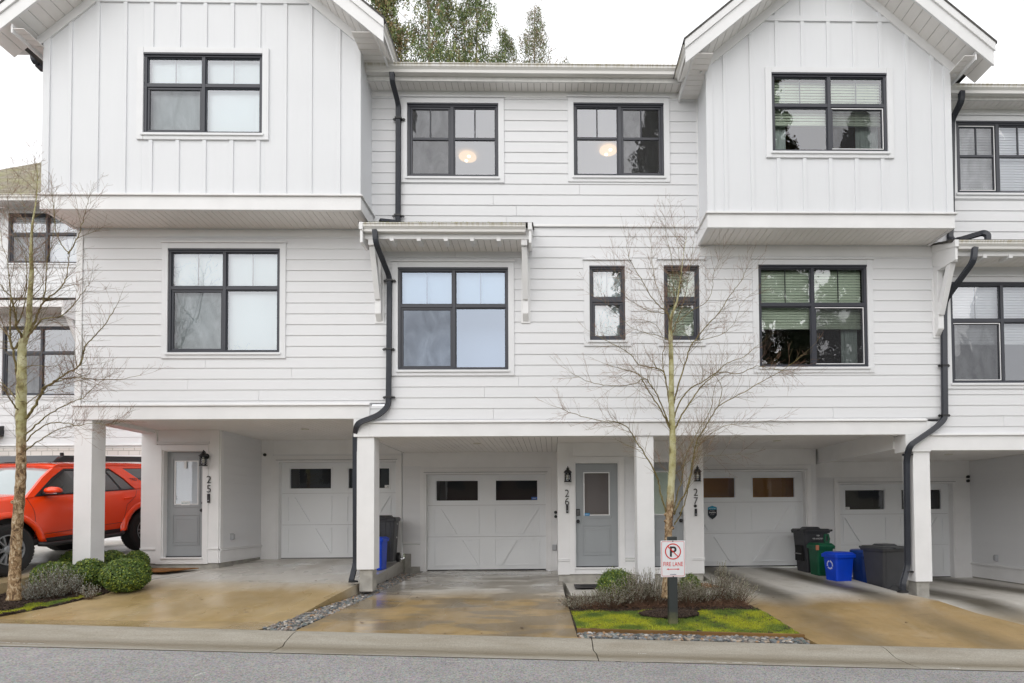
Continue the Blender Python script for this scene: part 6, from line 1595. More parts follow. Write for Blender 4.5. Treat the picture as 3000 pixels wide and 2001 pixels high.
xq = UX(82, 1720, 8.4); lavender(xq, 8.5, hL(xq, 8.5), .20, .26, 160, 2, 'low silvery lavender at the foot of the left birch', SG, .1)
xq = UX(215, 1700, 8.7); lavender(xq, 8.75, hL(xq, 8.75), .12, .34, 70, 3, 'thin lavender leaning on the middle boxwood', SG, .2)
xq = UX(270, 1712, 8.6); lavender(xq, 8.55, hL(xq, 8.55), .11, .22, 70, 4, 'small lavender tuft below the two front boxwoods', SG, .1)
for k, (px, Y, rd, h, n, ba, lb) in enumerate(((1690, 8.68, .20, .22, 150, .1, 'low grey lavender at the corner by the wet driveway'), (1745, 8.78, .20, .26, 140, .45, 'straggly lavender left of the small bush'), (1795, 8.63, .22, .36, 170, .5, 'woody lavender in front of the small bright green bush'),
        (1856, 8.73, .22, .50, 190, .5, 'lavender with bare brown base right of the small bush'), (1912, 8.78, .20, .52, 170, .5, 'tall lavender in front of the middle white post'), (2010, 8.73, .22, .44, 190, .5, 'dense lavender right of the sign post'),
        (2062, 8.78, .18, .36, 120, .55, 'thin lavender between the sign and the tallest spike clump'), (2108, 8.83, .15, .60, 120, .5, 'tallest lavender spikes near the right end of the bed'), (2158, 8.78, .19, .42, 130, .5, 'last straggly lavender at the right end, over the driveway'))):
    xq = UX(px, 1760, Y); lavender(xq, Y, .155, rd*1.1, h, int(n*1.35), 40+k, lb, OL, ba, lean=.12 if k > 6 else 0)
r = random.Random(77); b = MB()
for _ in range(1500):   # tangle of dry prunings on the mulch
    x = lerp(XB0+.1, x27-.05, r.random()); y = r.uniform(8.50, 8.95); a = r.uniform(0, 6.28); L = r.uniform(.05, .18); z = hB(x, y)+r.uniform(0, .07)
    b.tube([(x, y, z), (x+math.cos(a)*L*.5, y+math.sin(a)*L*.3, z+r.uniform(0, .05)), (x+math.cos(a)*L, y+math.sin(a)*L*.6, z+r.uniform(-.01, .07))], [.002, .002, .001], 3, cap=False)
tag(b.build('dry_stems', mat('dry_stem', (.16, .085, .05), .9, var=.5, vscale=12)), 'tangle of dry brown lavender stems on the mulch of the middle bed', 'twigs', kind='stuff')

# ------------------------------------------------------------------ fire lane sign
zsg = hB(SGX, SGY)
SG_ = empty('fire_lane_sign', (SGX, SGY, zsg), label='white and red fire lane sign with crossed out P on a dark square wooden post', cat='sign')
b = MB(); hw = .058; ztp = UZ(1971, 1572, SGY); b.box(SGX-hw, SGX+hw, SGY-hw, SGY+hw, zsg-.1, ztp)
M_POST = bpy.data.materials.new('dark_wet_post'); M_POST.use_nodes = True; n, l = nodes(M_POST); _p = n['Principled BSDF']
g_ = n.new('ShaderNodeNewGeometry'); sp = n.new('ShaderNodeSeparateXYZ'); l.new(g_.outputs['Position'], sp.inputs[0]); a = noise(n, l, g_.outputs['Position'], 9, 5, .7)
f = mth(n, l, 'SUBTRACT', 1.0, mth(n, l, 'MULTIPLY', mth(n, l, 'SUBTRACT', mth(n, l, 'MULTIPLY_ADD', a.outputs[0], .25, sp.outputs[2]), zsg+.12), 6), clamp=True)
l.new(mixc(n, l, f, (.030, .036, .036), (.16, .16, .075)), _p.inputs['Base Color']); _p.inputs['Roughness'].default_value = .5
b.build('post', M_POST, SG_, bevel=.006)
SY = SGY-hw-.006; sx0, sx1 = UX(1935.5, 1640, SY), UX(2007.5, 1640, SY); sz0, sz1 = UZ(1971, 1690.5, SY), UZ(1971, 1583.5, SY); scx, scz = (sx0+sx1)/2, (sz0+sz1)/2; SW, SH = sx1-sx0, sz1-sz0
b = MB()
def rrect(x0, x1, z0, z1, rd, k=5):
    P_ = []
    for (cx, cz, a0) in ((x1-rd, z1-rd, 0), (x0+rd, z1-rd, 90), (x0+rd, z0+rd, 180), (x1-rd, z0+rd, 270)):
        for i in range(k+1): a = rad(a0+90*i/k); P_.append((cx+rd*math.cos(a), cz+rd*math.sin(a)))
    return P_
b.prism(rrect(sx0, sx1, sz0, sz1, .012), 'y', SY-.003, SY); pl_ = b.build('sign_panel', mat('sign_white', (.74, .75, .77), .35), SG_)
M_RED = mat('sign_red', (.62, .022, .016), .4); M_INK = mat('sign_black', (.02, .02, .022), .4)
def ring(bb, outer, inner, y0, y1):
    n = len(outer); vs = [(p[0], y0, p[1]) for p in outer]+[(p[0], y0, p[1]) for p in inner]; bb.add(vs, [(i, (i+1) % n, n+(i+1) % n, n+i) for i in range(n)])
b = MB(); yy = SY-.0045; m_ = .012; ring(b, rrect(sx0+m_, sx1-m_, sz0+m_, sz1-m_, .018), rrect(sx0+m_+.005, sx1-m_-.005, sz0+m_+.005, sz1-m_-.005, .014), yy, yy); b.build('red_border', M_RED, pl_)
cz = sz1-SH*.30; R0 = SW*.325
b = MB(); ring(b, [(scx+R0*math.cos(a*math.tau/48), cz+R0*math.sin(a*math.tau/48)) for a in range(48)], [(scx+R0*.87*math.cos(a*math.tau/48), cz+R0*.87*math.sin(a*math.tau/48)) for a in range(48)], yy-.002, 0)
d_ = R0*.93*.7071; w_ = R0*.058*1.414
b.add([(scx-d_-w_/2, yy-.0021, cz+d_-w_/2), (scx-d_+w_/2, yy-.0021, cz+d_+w_/2), (scx+d_+w_/2, yy-.0021, cz-d_+w_/2), (scx+d_-w_/2, yy-.0021, cz-d_-w_/2)], [(0, 1, 2, 3)]); b.build('prohibition_ring', M_RED, pl_)
put_text('letter', 'P', scx-.002, yy, cz-R0*.62, R0*1.78, M_INK, pl_, ext=.0004, bold=.004)
put_text('lettering', 'FIRE LANE', scx, yy, sz1-SH*.70, SH*.165, M_RED, pl_, xs=.68, ext=.0004, bold=.0007, space=1.08)
az = sz1-SH*.785; aw = SW*.27; b = MB()
b.add([(x, yy, z) for x, z in ((scx-aw, az), (scx-aw*.68, az+.014), (scx-aw*.68, az+.005), (scx+aw*.68, az+.005), (scx+aw*.68, az+.014), (scx+aw, az), (scx+aw*.68, az-.014), (scx+aw*.68, az-.005), (scx-aw*.68, az-.005), (scx-aw*.68, az-.014))], [tuple(range(10))]); b.build('arrow', M_RED, pl_)
put_text('lettering', 'HAVEN', scx, yy, sz1-SH*.943, SH*.040, mat('sign_navy', (.03, .04, .14), .4), pl_, xs=1.15, ext=.0004, bold=.0005, space=1.15)
for zz in (sz1-.010, sz0+.008): b = MB(); b.lathe([(.008, 0), (.008, -.004), (.0, -.007)], (scx, SY-.003, zz), 12, axis='y'); b.build('bolt', M_IRON, SG_)

# ------------------------------------------------------------------ doormats
M_COIR = mat('coir', (.27, .115, .028), .95, bump=1, bscale=160, var=.4, vscale=8); M_RUB = mat('rubber_mat', (.045, .042, .043), .8, bump=.4, bscale=90)
b = MB(); b.prism([(-7.66, 10.22), (-6.85, 10.17), (-6.62, 10.80), (-7.75, 10.88)], 'z', .632, .650); tag(b.build('doormat', M_COIR, bevel=.003), 'orange brown coir doormat in front of door 25', 'doormat')
ax, bx_ = UX(1683, 1700, 10.35), UX(1772, 1700, 10.35)
T = empty('doormat', ((ax+bx_)/2, 10.4, .285), label='black rubber doormat with ribbed centre in front of door 26', cat='doormat')
b = MB(); b.box(ax, ax+.76, 10.15, 10.62, .287, .300); b.build('border', M_RUB, T, bevel=.003)
b = MB()
for i in range(22): b.box(ax+.12+i*.024, ax+.134+i*.024, 10.22, 10.55, .300, .307)
b.build('rib', mat('rib', (.02, .02, .021), .8), T)
b = MB(); b.T = Matrix.Translation((UX(2040, 1690, 10.2), 10.2, .30)) @ Matrix.Rotation(.2, 4, 'Z'); b.prism([(-.30, .0), (.30, -.012), (.34, .005), (.30, .02), (-.30, .03)], 'y', -.22, .2); b.T = None
tag(b.build('doormat', M_COIR), 'curled orange doormat right of the sign, by pillar 27', 'doormat')

# ------------------------------------------------------------------ bins
def taper(bb, w0, d0, w1, d1, z0, z1, rd=.04, k=4, open_top=True):
    def rr2(w_, d_, rd_):
        P_ = []
        for (cx, cy, a0) in ((w_/2-rd_, d_/2-rd_, 0), (-w_/2+rd_, d_/2-rd_, 90), (-w_/2+rd_, -d_/2+rd_, 180), (w_/2-rd_, -d_/2+rd_, 270)):
            for i in range(k+1): a = rad(a0+90*i/k); P_.append((cx+rd_*math.cos(a), cy+rd_*math.sin(a)))
        return P_
    A, B = rr2(w0, d0, rd), rr2(w1, d1, rd); n = len(A)
    bb.add([(p[0], p[1], z0) for p in A]+[(p[0], p[1], z1) for p in B], [tuple(range(n-1, -1, -1)), tuple(range(n, 2*n))]+[(i, (i+1) % n, n+(i+1) % n, n+i) for i in range(n)])
def plastic(name, c, r_=.45): return mat(name, c, r_, bump=.08, bscale=120, var=.12, vscale=5)
def wheelie(x, y, z, rz, label, col, lidc, H=1.0, W_=.56, D_=.62, text=None, front_arch=False, slot=False, grp='wheeled bins', s=1.0):
    "front faces local -y, hinge and wheels at +y"
    T = empty('wheelie_bin', (x, y, z), rz, label, 'bin', grp, local=True); T.scale = (s, s, s)
    m, lm = plastic('bin_body', col), plastic('bin_lid', lidc)
    b = MB(); taper(b, W_*.80, D_*.70, W_*.97, D_*.93, .045, H*.90, .05); b.build('body', m, T, smooth=False, bevel=.006)
    b = MB(); taper(b, W_+.03, D_+.01, W_+.05, D_+.03, H*.87, H*.925, .05); b.build('rim', m, T, bevel=.006)
    b = MB(); taper(b, W_+.05, D_+.04, W_+.0, D_-.02, H*.927, H*.962, .05); taper(b, W_*.62, D_*.60, W_*.5, D_*.46, H*.960, H*1.0, .06)
    b.box(-W_*.20, W_*.20, -D_/2-.07, -D_/2+.0, H*.925, H*.945); b.build('lid', lm, T, bevel=.006)
    b = MB(); b.tube([(-W_*.42, D_/2+.07, H*.93), (W_*.42, D_/2+.07, H*.93)], .016, 10)
    for q in (-W_*.40, W_*.40): b.bar((q, D_/2-.05, H*.90), (q, D_/2+.075, H*.93), .03, .04)
    b.build('handle', m, T, bevel=.003)
    for q in (-1, 1):
        b = MB(); b.lathe([(.03, -.03), (.098, -.03), (.105, -.02), (.105, .02), (.098, .03), (.03, .03)], (q*(W_*.40+.03), D_*.38, .105), 22, axis='x'); wh = b.build('wheel', M_IRON, T, smooth=False)
        b = MB(); b.lathe([(.05, -.034), (.05, .034)], (q*(W_*.40+.03), D_*.38, .105), 16, axis='x'); b.build('hub', mat('hub_grey', (.14, .14, .15), .5), wh)
    b = MB()
    for q in (-W_*.30, -W_*.1, W_*.1, W_*.30): b.prism([(-D_*.352-.012, .07), (-D_*.352, .07), (-D_*.462, H*.86), (-D_*.462-.012, H*.86)], 'x', q-.012, q+.012) if not text and not front_arch else None
    if b.v: b.build('rib', m, T)
    if front_arch:
        b = MB(); P_ = [(.155*math.cos(a*math.pi/12), .155*math.sin(a*math.pi/12)*1.15) for a in range(13)]; Q_ = [(p[0]*.88, p[1]*.88) for p in P_]
        for (q0, q1, p0, p1) in zip(Q_, Q_[1:], P_, P_[1:]):
            def S_(p): t = (.06+p[1])/(H*.85); return (p[0], -(D_*.35+(D_*.115)*t)-.010, .06+p[1])
            def S2(p): v = S_(p); return (v[0], v[1]+.015, v[2])
            b.add([S_(q0), S_(q1), S_(p1), S_(p0), S2(q0), S2(q1), S2(p1), S2(p0)], [(0, 1, 2, 3), (0, 4, 5, 1), (3, 2, 6, 7)])
        b.build('wheel_arch', m, T)
    return T, m
def on_slab(px, py, rows, dz=0): x, y, z = hit_slab(px, py, rows); return x, y, z
wt = mat('white_print', (.66, .66, .66), .6)
rows27, rows28 = d27+p27[1:], d28
# black bin of 27: its front looks to the right of the camera
x, y = 5.46, 12.0; z = slab_z(x, y, rows27)-.045
BZ, _m = wheelie(x, y, z, rad(-86), 'tall black wheeled bin with white stencilled numbers, nearest garage door 27', (.030, .031, .038), (.032, .033, .038), H=.99, W_=.56, D_=.56, text=True)
Rb = Matrix.Rotation(rad(90), 4, 'X')
def bin_text(T, txt, lx, lz, size, side='x+', off=.0, m=None, W_=.56, H=1.05, xs=1.0):
    "print on a side wall of a bin in its own frame; side x- is the wall facing local -x"
    t = (lz-.05)/(H*.9-.05); hw = (W_*.80+(W_*.17)*t)/2+.004; sl = math.atan2(W_*.085, H*.85)
    vs, fs = text_mesh(txt, size, .0008, xs); b = MB()
    if side == 'x-': b.T = Matrix.Translation((-hw, lx, lz)) @ Matrix.Rotation(rad(-90), 4, 'Z') @ Matrix.Rotation(rad(90)+sl, 4, 'X')
    else: b.T = Matrix.Translation((hw, lx, lz)) @ Matrix.Rotation(rad(90), 4, 'Z') @ Matrix.Rotation(rad(90)+sl, 4, 'X')
    b.add(vs, fs); o = b.build('lettering', m or wt, T); return o
bin_text(BZ, 'YEB', .02, .80, .040, 'x+'); bin_text(BZ, 'YEB # 0027074', .02, .735, .044, 'x+', xs=.85); bin_text(BZ, 'Nash', .03, .53, .085, 'x+', xs=1.1); bin_text(BZ, 'Disposal Services', .03, .495, .026, 'x+')
b = MB(); b.box(-.13, .13, -.275, -.19, .28, .60); b.build('lift_pocket', mat('pocket_dark', (.008, .008, .009), .8), BZ); b = MB(); b.tube([(-.13, -.28, .43), (.13, -.28, .43)], .012, 8); b.build('lift_bar', mat('steel', (.4, .4, .4), .35, metal=.9), BZ)
# green organics bin
def tub(name, x, y, z, rz, label, col, W_, D_, H, lid_h=.05, cat='bin', grp='recycling tubs and bins', lip=.03, fr=.80):
    T = empty(name, (x, y, z), rz, label, cat, grp, local=True); m = plastic('tub', col, .4)
    b = MB(); taper(b, W_*fr, D_*fr, W_*.95, D_*.95, 0, H-.03, .035); b.build('body', m, T, bevel=.004)
    b = MB(); taper(b, W_+lip, D_+lip, W_+lip+.01, D_+lip+.01, H-.06, H, .035); taper(b, W_+lip, D_+lip, W_*.86, D_*.86, H+.001, H+lid_h, .035); b.build('lid', m, T, bevel=.004); return T, m
GB, gm = tub('green_bin', 5.44, 11.5, slab_z(5.44, 11.5, rows27)-.002, rad(4), 'green organics bin with raised handle between black bin and blue box', (.0, .085, .038), .36, .40, .60)
b = MB(); pts = [(-.05, 0), (-.065, .09), (-.04, .19), (.04, .19), (.065, .09), (.05, 0)]; pin = [(-.022, .05), (-.028, .10), (-.02, .15), (.02, .15), (.028, .10), (.022, .05)]
for k in range(6):
    k2 = (k+1) % 6; b.prism([pts[k], pts[k2], pin[k2], pin[k]], 'y', -.02, .02)
b.T = None; o = b.build('handle', gm, GB); o.location = (.16, .05, .64)
b = MB(); b.box(-.23, -.17, -.245, -.225, .52, .62); b.build('latch', mat('faded_red_latch', (.42, .16, .09), .6), GB)
BB, bm_ = tub('recycling_box', 5.45, 10.8, slab_z(5.45, 10.8, rows27)-.002, rad(12), 'bright blue recycling box with lid and white arrows logo, in front of the green bin', (.0, .055, .60), .42, .40, .50, lid_h=.04)
lidm = plastic('lilac_lid_top', (.045, .085, .50), .4)
b = MB(); b.box(-.14, .14, -.13, .13, .54, .546); b.build('lid_panel', lidm, BB)
# recycling arrows on the left long side (local -x end)
arrow_m = mat('pale_print', (.55, .60, .78), .6)
b = MB(); R1, R2 = .085, .058
for k in range(3):
    a0 = rad(90+120*k+8); a1 = rad(90+120*k+100); n_ = 7; seg = [a0+(a1-a0)*i/n_ for i in range(n_+1)]
    P_ = [(R1*math.cos(a), R1*math.sin(a)) for a in seg]+[(R2*math.cos(a), R2*math.sin(a)) for a in reversed(seg)]
    am, da = a1+.30, 0; hd = [(1.18*R1*math.cos(a1), 1.18*R1*math.sin(a1)), ((R1+R2)/2*math.cos(am), (R1+R2)/2*math.sin(am)), (.78*R2*math.cos(a1), .78*R2*math.sin(a1))]
    for L_ in (P_, hd):
        vs = []
        for (u, v) in L_: zz = .30+v; vs.append((-(.168+.0315*(zz/.47))-.004, -u, zz))
        b.add(vs, [tuple(range(len(vs)))])
b.build('recycling_symbol', arrow_m, BB)
# round blue barrel half hidden on the lower slab
x, y = 6.17, 11.15; zz = slab_z(6.17, 11.15, rows28)-.002
T = empty('blue_barrel', (x, y, zz), 0, 'round dark blue lidded barrel half hidden between the recycling box and grey bin', 'bin', 'recycling tubs and bins', local=True); bl = plastic('barrel_blue', (.008, .05, .27), .35)
b = MB(); b.lathe([(.20, 0), (.225, .02), (.245, .35), (.252, .36), (.262, .62), (.268, .70)], (0, 0, 0), 30); b.build('body', bl, T, smooth=False)
b = MB(); b.lathe([(.27, .70), (.285, .70), (.285, .745), (.25, .76), (.0, .765)], (0, 0, 0), 30); b.build('lid', bl, T)
put_text('lettering', 'BLUE BOX', -.12, -.262, .60, .05, mat('dark_print', (.0, .015, .09), .5), T, ext=.0005)
# grey bin on the lower slab
GY, _ = wheelie(6.08, 10.35, slab_z(6.08, 10.35, rows28)-.045, rad(14), 'dark grey wheeled bin with domed lid beside the rightmost downspout', (.048, .049, .054), (.055, .058, .062), H=.98, W_=.56, D_=.60, front_arch=True, s=.97)
# bins of 25, behind the post
K1, _ = wheelie(-3.50, 11.95, slab_z(-3.5, 11.95, p25)-.005, rad(4), 'black wheeled bin standing behind the second post from the left', (.06, .062, .068), (.045, .047, .052), H=1.0, W_=.50, D_=.55)
for (s_, zz_) in (('YEB', .80), ('Nash', .52)):
    vs, fs = text_mesh(s_, .06, .0008); b = MB(); b.T = Matrix.Translation((.24 if zz_ < .6 else .25, .0, zz_)) @ Matrix.Rotation(rad(90), 4, 'Z') @ Matrix.Rotation(rad(90-5), 4, 'X'); b.add(vs, fs); b.build('lettering', wt, K1)
B2, _ = tub('recycling_box', -3.465, 11.2, slab_z(-3.465, 11.2, p25)-.002, rad(0), 'tall bright blue recycling box half hidden by the second post from the left', (.0, .06, .62), .38, .42, .60, lid_h=.03, fr=.86)
# ------------------------------------------------------------------ orange SUV on the neighbour's driveway
CAR = empty('parked_car', (-9.40, 9.0, .695), label='bright orange red SUV with black roof rack and chunky tyres behind the leftmost post', cat='car', local=True)
CAR.rotation_euler = (.088, 0, -.10)
M_ORG = mat('orange_red_paint', (.95, .062, .005), .2, coat=.6)
M_CBLK = mat('black_plastic', (.018, .018, .02), .5); M_TYRE = mat('tyre_rubber', (.022, .022, .023), .85, bump=.4, bscale=60); M_RIM = mat('grey_alloy', (.26, .27, .28), .35, metal=.3); M_CHR = mat('chrome', (.6, .6, .62), .15, metal=1)
M_CGL = mat('car_glass', (.035, .042, .045), .04, spec=.9, coat=1.0); M_WSG = mat('windscreen', (.34, .40, .41), .05, spec=1.0, coat=1.0)
AX = (.15, 2.79); AR = .50
def ztop(y): return pw(y, [(-.95, .98), (-.8, 1.07), (-.4, 1.13), (.62, 1.20), (3.88, 1.26)])
def hw_(y): return pw(y, [(-.98, .66), (-.85, .82), (-.55, .915), (0, .95), (3.4, .95), (3.88, .88)])
def zbot(y):
    z = .50 + (.04 if y < -.5 else 0)
    for c in AX:
        if abs(y-c) < AR: z = max(z, .40+math.sqrt(AR*AR-(y-c)**2))
    return z
ys = sorted(set([round(-.96+i*.06, 3) for i in range(82)] + [c+s*AR*q for c in AX for s in (-1, 1) for q in (.999, .97, .9, .8, .6, .3, 0)]))
ys = [y for y in ys if y <= 3.9]
b = MB(); prof_n = None; vs = []
for y in ys:
    z0, z1, h = zbot(y), ztop(y), hw_(y); P_ = []
    for k in range(9):
        t = k/8; z = z0+(z1-z0)*t; u = (z-.5)/.7
        x = h*(.972+.040*math.sin(min(1, max(0, u))*math.pi)**.8) - max(0, z-1.02)*.18 - max(0, .62-z)*.10
        P_.append((x, z))
    xt = P_[-1][0]
    P_ += [(xt-.035, z1+.018), (xt*.80, z1+.040), (xt*.45, z1+.058 if y < .7 else z1+.04), (0, z1+.065 if y < .7 else z1+.04)]
    R_ = P_ + [(-p[0], p[1]) for p in reversed(P_[:-1])]; prof_n = len(R_); vs += [(p[0], y, p[1]) for p in R_]
b.add(vs, [(i*prof_n+k, i*prof_n+k+1, (i+1)*prof_n+k+1, (i+1)*prof_n+k) for i in range(len(ys)-1) for k in range(prof_n-1)] + [tuple(range(prof_n)), tuple(range((len(ys)-1)*prof_n, len(ys)*prof_n))])
body_ = b.build('body', M_ORG, CAR, smooth=True)
# fender flares
for c in AX:
    for s in (-1, 1):
        b = MB(); n = 22; vs = []
        for i in range(n+1):
            a = rad(-4+188*i/n); 
            for (q, dx) in ((AR-.005, -.03), (AR-.005, .030), (AR+.035, .034), (AR+.085, .012), (AR+.10, -.02)): vs.append((s*(.955+dx-max(0, (q*math.sin(a)+.40)-1.02)*.2), c+q*math.cos(a), max(.46, .40+q*math.sin(a))))
        b.add(vs, [(i*5+k, i*5+k+1, (i+1)*5+k+1, (i+1)*5+k) for i in range(n) for k in range(4)])
        b.build('fender_flare', M_ORG, body_, smooth=True)
b = MB(); b.box(-.86, .86, -.90, 3.85, .40, .54)
for c in AX: b.box(-.80, .80, c-.52, c+.52, .50, 1.0)
b.box(-.93, .93, .52, 2.27, .44, .505); b.build('underbody', M_CBLK, CAR)
def gx(z, off=0): return .893-(z-1.2)*.40+off
def plate(bb, pts, off, th=.012, s=1):
    n = len(pts); vs = [(s*gx(z, off), y, z) for y, z in pts]+[(s*gx(z, off-th), y, z) for y, z in pts]
    bb.add(vs, [tuple(range(n)), tuple(range(2*n-1, n-1, -1))]+[(i, i+n, (i+1) % n+n, (i+1) % n) for i in range(n)])
b = MB(); side = [(.60, 1.20), (1.02, 1.52), (1.30, 1.70), (3.55, 1.68), (3.84, 1.27)]
vs = [(gx(z), y, z) for y, z in side]+[(-gx(z), y, z) for y, z in side]; b.add(vs, [(0,1,2,3,4), (9,8,7,6,5), (2,7,8,3), (3,8,9,4)]); b.build('side_glass', M_CGL, CAR)
b = MB(); nn = 9; vs = []
for (y, z) in ((.575, 1.215), (1.0, 1.53), (1.285, 1.708)):
    for i in range(nn): u = -1+2*i/(nn-1); vs.append((u*(gx(z)-.035), y-.10*(1-u*u), z+.012*(1-u*u)))
b.add(vs, [(j*nn+i, j*nn+i+1, (j+1)*nn+i+1, (j+1)*nn+i) for j in range(2) for i in range(nn-1)]); b.build('windscreen', M_WSG, CAR, smooth=True)
b = MB(); vs = []; yr = [1.16, 1.24, 1.34, 2.4, 3.5, 3.62]; zr_ = [1.690, 1.728, 1.742, 1.75, 1.728, 1.695]
for y, z in zip(yr, zr_):
    for i in range(13): u = -1+2*i/12; vs.append((u*.725, y-(.06*(1-u*u) if y < 1.3 else 0), z+.030*(1-u**4)))
for y, z in zip(yr, zr_): 
    for i in range(13): u = -1+2*i/12; vs.append((u*.725, y, z-.045))
m_ = len(yr)*13
b.add(vs, [(j*13+i, j*13+i+1, (j+1)*13+i+1, (j+1)*13+i) for j in range(len(yr)-1) for i in range(12)]+[(m_+(j+1)*13+i, m_+(j+1)*13+i+1, m_+j*13+i+1, m_+j*13+i) for j in range(len(yr)-1) for i in range(12)]
      +[(j*13+e, (j+1)*13+e, m_+(j+1)*13+e, m_+j*13+e) for j in range(len(yr)-1) for e in (0, 12)]+[(i, i+1, m_+i+1, m_+i) for i in range(12)]+[(m_-13+i, m_-12+i, 2*m_-12+i, 2*m_-13+i) for i in range(12)])
b.build('roof', M_ORG, CAR, smooth=False, bevel=.004)
for s in (1, -1):
    b = MB()
    plate(b, [(.50, 1.19), (.62, 1.19), (1.06, 1.50), (1.34, 1.655), (1.30, 1.715), (1.22, 1.71), (.92, 1.52)], .020, .05, s)
    plate(b, [(1.30, 1.655), (3.55, 1.640), (3.52, 1.715), (1.28, 1.715)], .018, .05, s)
    plate(b, [(2.24, 1.655), (2.54, 1.652), (3.02, 1.262), (2.64, 1.24), (2.48, 1.45)], .022, .05, s)
    plate(b, [(3.50, 1.66), (3.62, 1.68), (3.90, 1.25), (3.80, 1.25)], .020, .05, s)
    b.build('pillar', M_ORG, CAR, bevel=.004)
    b = MB(); plate(b, [(1.70, 1.22), (1.80, 1.22), (1.84, 1.66), (1.76, 1.66)], .008, .02, s); plate(b, [(2.32, 1.235), (2.35, 1.235), (2.15, 1.655), (2.12, 1.655)], .008, .02, s)
    plate(b, [(.64, 1.205), (2.66, 1.232), (2.66, 1.254), (.66, 1.228)], .012, .02, s); plate(b, [(1.06, 1.49), (1.34, 1.64), (2.27, 1.636), (2.30, 1.61), (2.25, 1.615), (1.36, 1.622), (.72, 1.228), (.64, 1.215)], .012, .02, s)
    b.build('window_frame', M_CBLK, CAR)
# shut lines and sill crease
b = MB()
def seam(pts):
    for (y0, z0), (y1, z1) in zip(pts, pts[1:]):
        def X(y, z): u = (z-.5)/.7; return hw_(y)*(.972+.040*math.sin(min(1, max(0, u))*math.pi)**.8)-max(0, z-1.02)*.18-max(0, .62-z)*.10+.0015
        k = 8
        for i in range(k):
            a, c = i/k, (i+1)/k; p = (lerp(y0, y1, a), lerp(z0, z1, a)); q = (lerp(y0, y1, c), lerp(z0, z1, c)); d = .004
            if abs(y1-y0) > abs(z1-z0): b.add([(X(*p), p[0], p[1]-d), (X(*q), q[0], q[1]-d), (X(*q), q[0], q[1]+d), (X(*p), p[0], p[1]+d)], [(0,1,2,3)])
            else: b.add([(X(*p), p[0]-d, p[1]), (X(*p), p[0]+d, p[1]), (X(*q), q[0]+d, q[1]), (X(*q), q[0]-d, q[1])], [(0,1,2,3)])
seam([(.58, .52), (.58, .95), (.52, 1.19)]); seam([(1.76, .52), (1.75, 1.22)]); seam([(2.22, .55), (2.36, .95), (2.60, 1.10), (2.68, 1.22)]); seam([(.60, .57), (1.4, .60), (2.26, .62)]); b.build('shut_line', mat('seam_dark', (.12, .012, .005), .7), body_)
for yh in (1.50, 2.40):
    b = MB(); b.tube([(.955, yh-.10, 1.075), (.985, yh-.07, 1.08), (.985, yh+.07, 1.085), (.955, yh+.10, 1.085)], .016, 10); b.build('door_handle', M_ORG, CAR, smooth=True)
b = MB(); b.tube([(.96, .60, .43), (1.02, .70, .405), (1.02, 2.10, .405), (.96, 2.22, .43)], .038, 12); b.build('side_step', M_CBLK, CAR, smooth=True); b = MB(); b.tube([(-.96, .60, .43), (-1.02, .70, .405), (-1.02, 2.10, .405), (-.96, 2.22, .43)], .038, 12); b.build('side_step', M_CBLK, CAR, smooth=True)
for s in (1, -1):
    Mr = empty('mirror', (s*1.02, .86, 1.25), parent=None); Mr.parent = CAR; Mr['frame'] = 'local'; Mr.location = (s*1.03, .84, 1.27)
    b = MB(); vs = []; sec = [(-.13, .035, .03), (-.09, .06, .055), (0, .075, .068), (.08, .068, .060), (.13, .045, .035)]
    for (x, ry, rz2) in sec:
        for k in range(14): a = k*math.tau/14; vs.append((s*x, ry*math.cos(a)*1.1, max(-.035, rz2*math.sin(a))+.02))
    b.add(vs, [(i*14+k, i*14+(k+1) % 14, (i+1)*14+(k+1) % 14, (i+1)*14+k) for i in range(4) for k in range(14)]+[tuple(range(14)), tuple(range(56, 70))]); b.build('mirror_cap', M_ORG, Mr, smooth=True)
    b = MB(); b.box(-.145, .135, -.060, .070, -.052, -.012); b.box(-.20 if s > 0 else .1, -.1 if s > 0 else .20, -.03, .05, -.055, -.02); b.build('mirror_base', M_CBLK, Mr, bevel=.012)
    b = MB(); b.box(-.06 if s > 0 else -.13, .13 if s > 0 else .06, -.072, -.058, -.028, -.018); b.build('indicator', M_CHR, Mr)
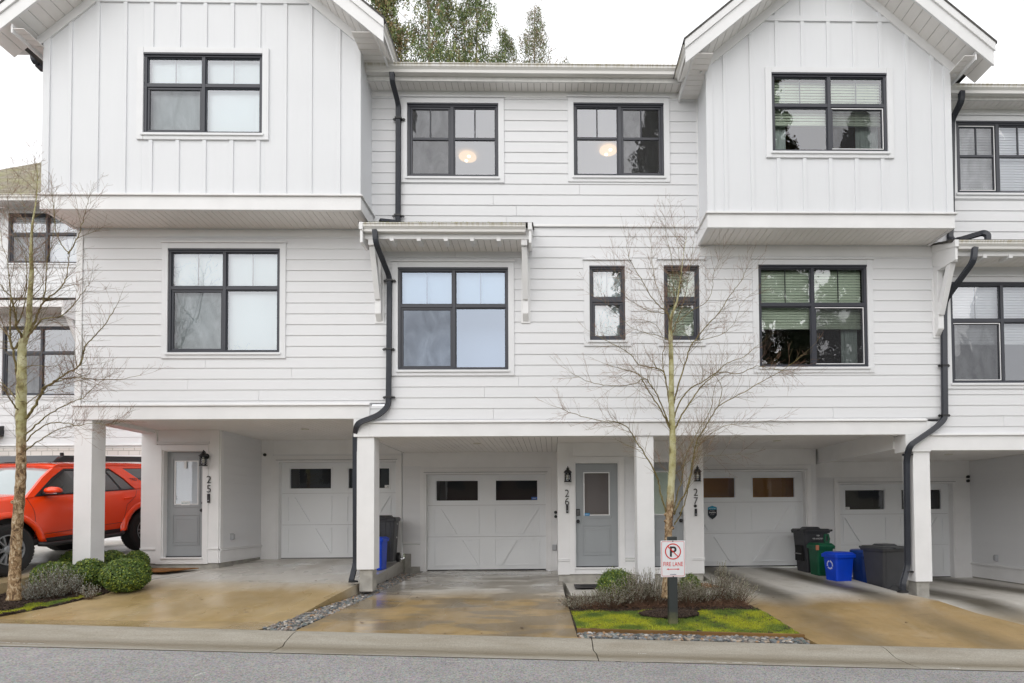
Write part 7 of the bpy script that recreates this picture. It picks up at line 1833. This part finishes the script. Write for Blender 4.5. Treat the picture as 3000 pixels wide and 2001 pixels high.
# wheels
def wheel(y, s):
    Wh = empty('wheel', (0, 0, 0), local=True); Wh.parent = CAR; Wh.location = (s*.845, y, .40)
    b = MB(); pr = [(.235, -.11), (.30, -.125), (.36, -.125), (.392, -.105), (.400, -.08), (.400, .08), (.392, .105), (.36, .125), (.30, .125), (.235, .11)]; b.lathe(pr, (0, 0, 0), 56, axis='x', cap=False)
    for k in range(44):
        a = k*math.tau/44
        for (x0, x1, da) in ((-.100, -.06, 0), (-.05, .0, .07), (.01, .05, 0), (.06, .100, .07)):
            b.T = Matrix.Rotation(a+da, 4, 'X'); b.box(x0, x1, -.019, .019, .394, .405)
    b.T = None; b.build('tyre', M_TYRE, Wh)
    b = MB(); o_ = s*.075
    b.lathe([(.238, s*.115), (.232, s*.118), (.215, s*.10), (.212, s*.02), (.0, s*.015)], (0, 0, 0), 40, axis='x', cap=False); b.build('rim', M_CBLK, Wh, smooth=False)
    b = MB(); b.lathe([(.238, s*.116), (.236, s*.121), (.218, s*.118), (.214, s*.10)], (0, 0, 0), 40, axis='x', cap=False)
    for k in range(6):
        for e in (-.20, .20):
            a = k*math.tau/6+e; a2 = k*math.tau/6+e*.45; p = (s*.085, .055*math.cos(a2), .055*math.sin(a2)); q = (s*.108, .222*math.cos(a), .222*math.sin(a)); b.bar(p, q, .026, .030, up=(1, 0, 0))
    b.lathe([(.07, s*.06), (.068, s*.10), (.05, s*.112), (.0, s*.115)], (0, 0, 0), 20, axis='x'); b.build('spoke', M_RIM, Wh, bevel=.003)
for y in AX:
    for s in (1, -1): wheel(y, s)
# roof rack
b = MB()
for s in (1, -1):
    b.prism([(1.22, 1.775), (1.42, 1.885), (3.40, 1.885), (3.55, 1.80), (3.55, 1.775)], 'x', s*.66, s*.675)
for i in range(7): b.box(-.66, .66, 1.55+i*.30, 1.61+i*.30, 1.86, 1.88)
b.build('roof_rack', mat('rack_black', (.03, .031, .034), .45), CAR, bevel=.003)
b = MB(); vs = []
for i in range(11): u = -1+2*i/10; vs += [(u*.66, 1.10-.10*(1-u*u)+.12, 1.775), (u*.66, 1.24-.10*(1-u*u)+.12, 1.885)]
b.add(vs, [(2*i, 2*i+2, 2*i+3, 2*i+1) for i in range(10)]); b.build('wind_fairing', mat('rack_grey', (.075, .078, .085), .5), CAR)
b = MB(); b.lathe([(.03, 0), (.03, .05), (.022, .06), (0, .062)], (.35, 1.7, 1.885), 14); b.build('rack_light', M_CBLK, CAR)
for s in (1, -1):
    b = MB(); b.prism([(-.98, .82), (-.70, .86), (-.55, .98), (-.62, 1.03), (-.96, .96)], 'x', s*.60, s*.86); b.build('headlight', M_CHR, CAR, bevel=.01)
b = MB(); b.box(-.55, .55, -1.0, -.95, .62, .95); b.box(-.85, .85, -1.02, -.9, .42, .60); b.build('grille', M_CBLK, CAR, bevel=.01)
z_ = 1.40; pm = Matrix.Translation((gx(z_, .0245), 2.78, z_)) @ Matrix.Rotation(rad(90), 4, 'Z') @ Matrix.Rotation(rad(90-21.8), 4, 'X'); vs, fs = text_mesh('TRD PRO', .085, .001, 1.0); b = MB(); b.T = pm; b.add(vs, fs); b.build('lettering', M_CBLK, CAR)
# drop the build-only marker
for o in bpy.data.objects:
    if 'frame' in o.keys(): del o['frame']
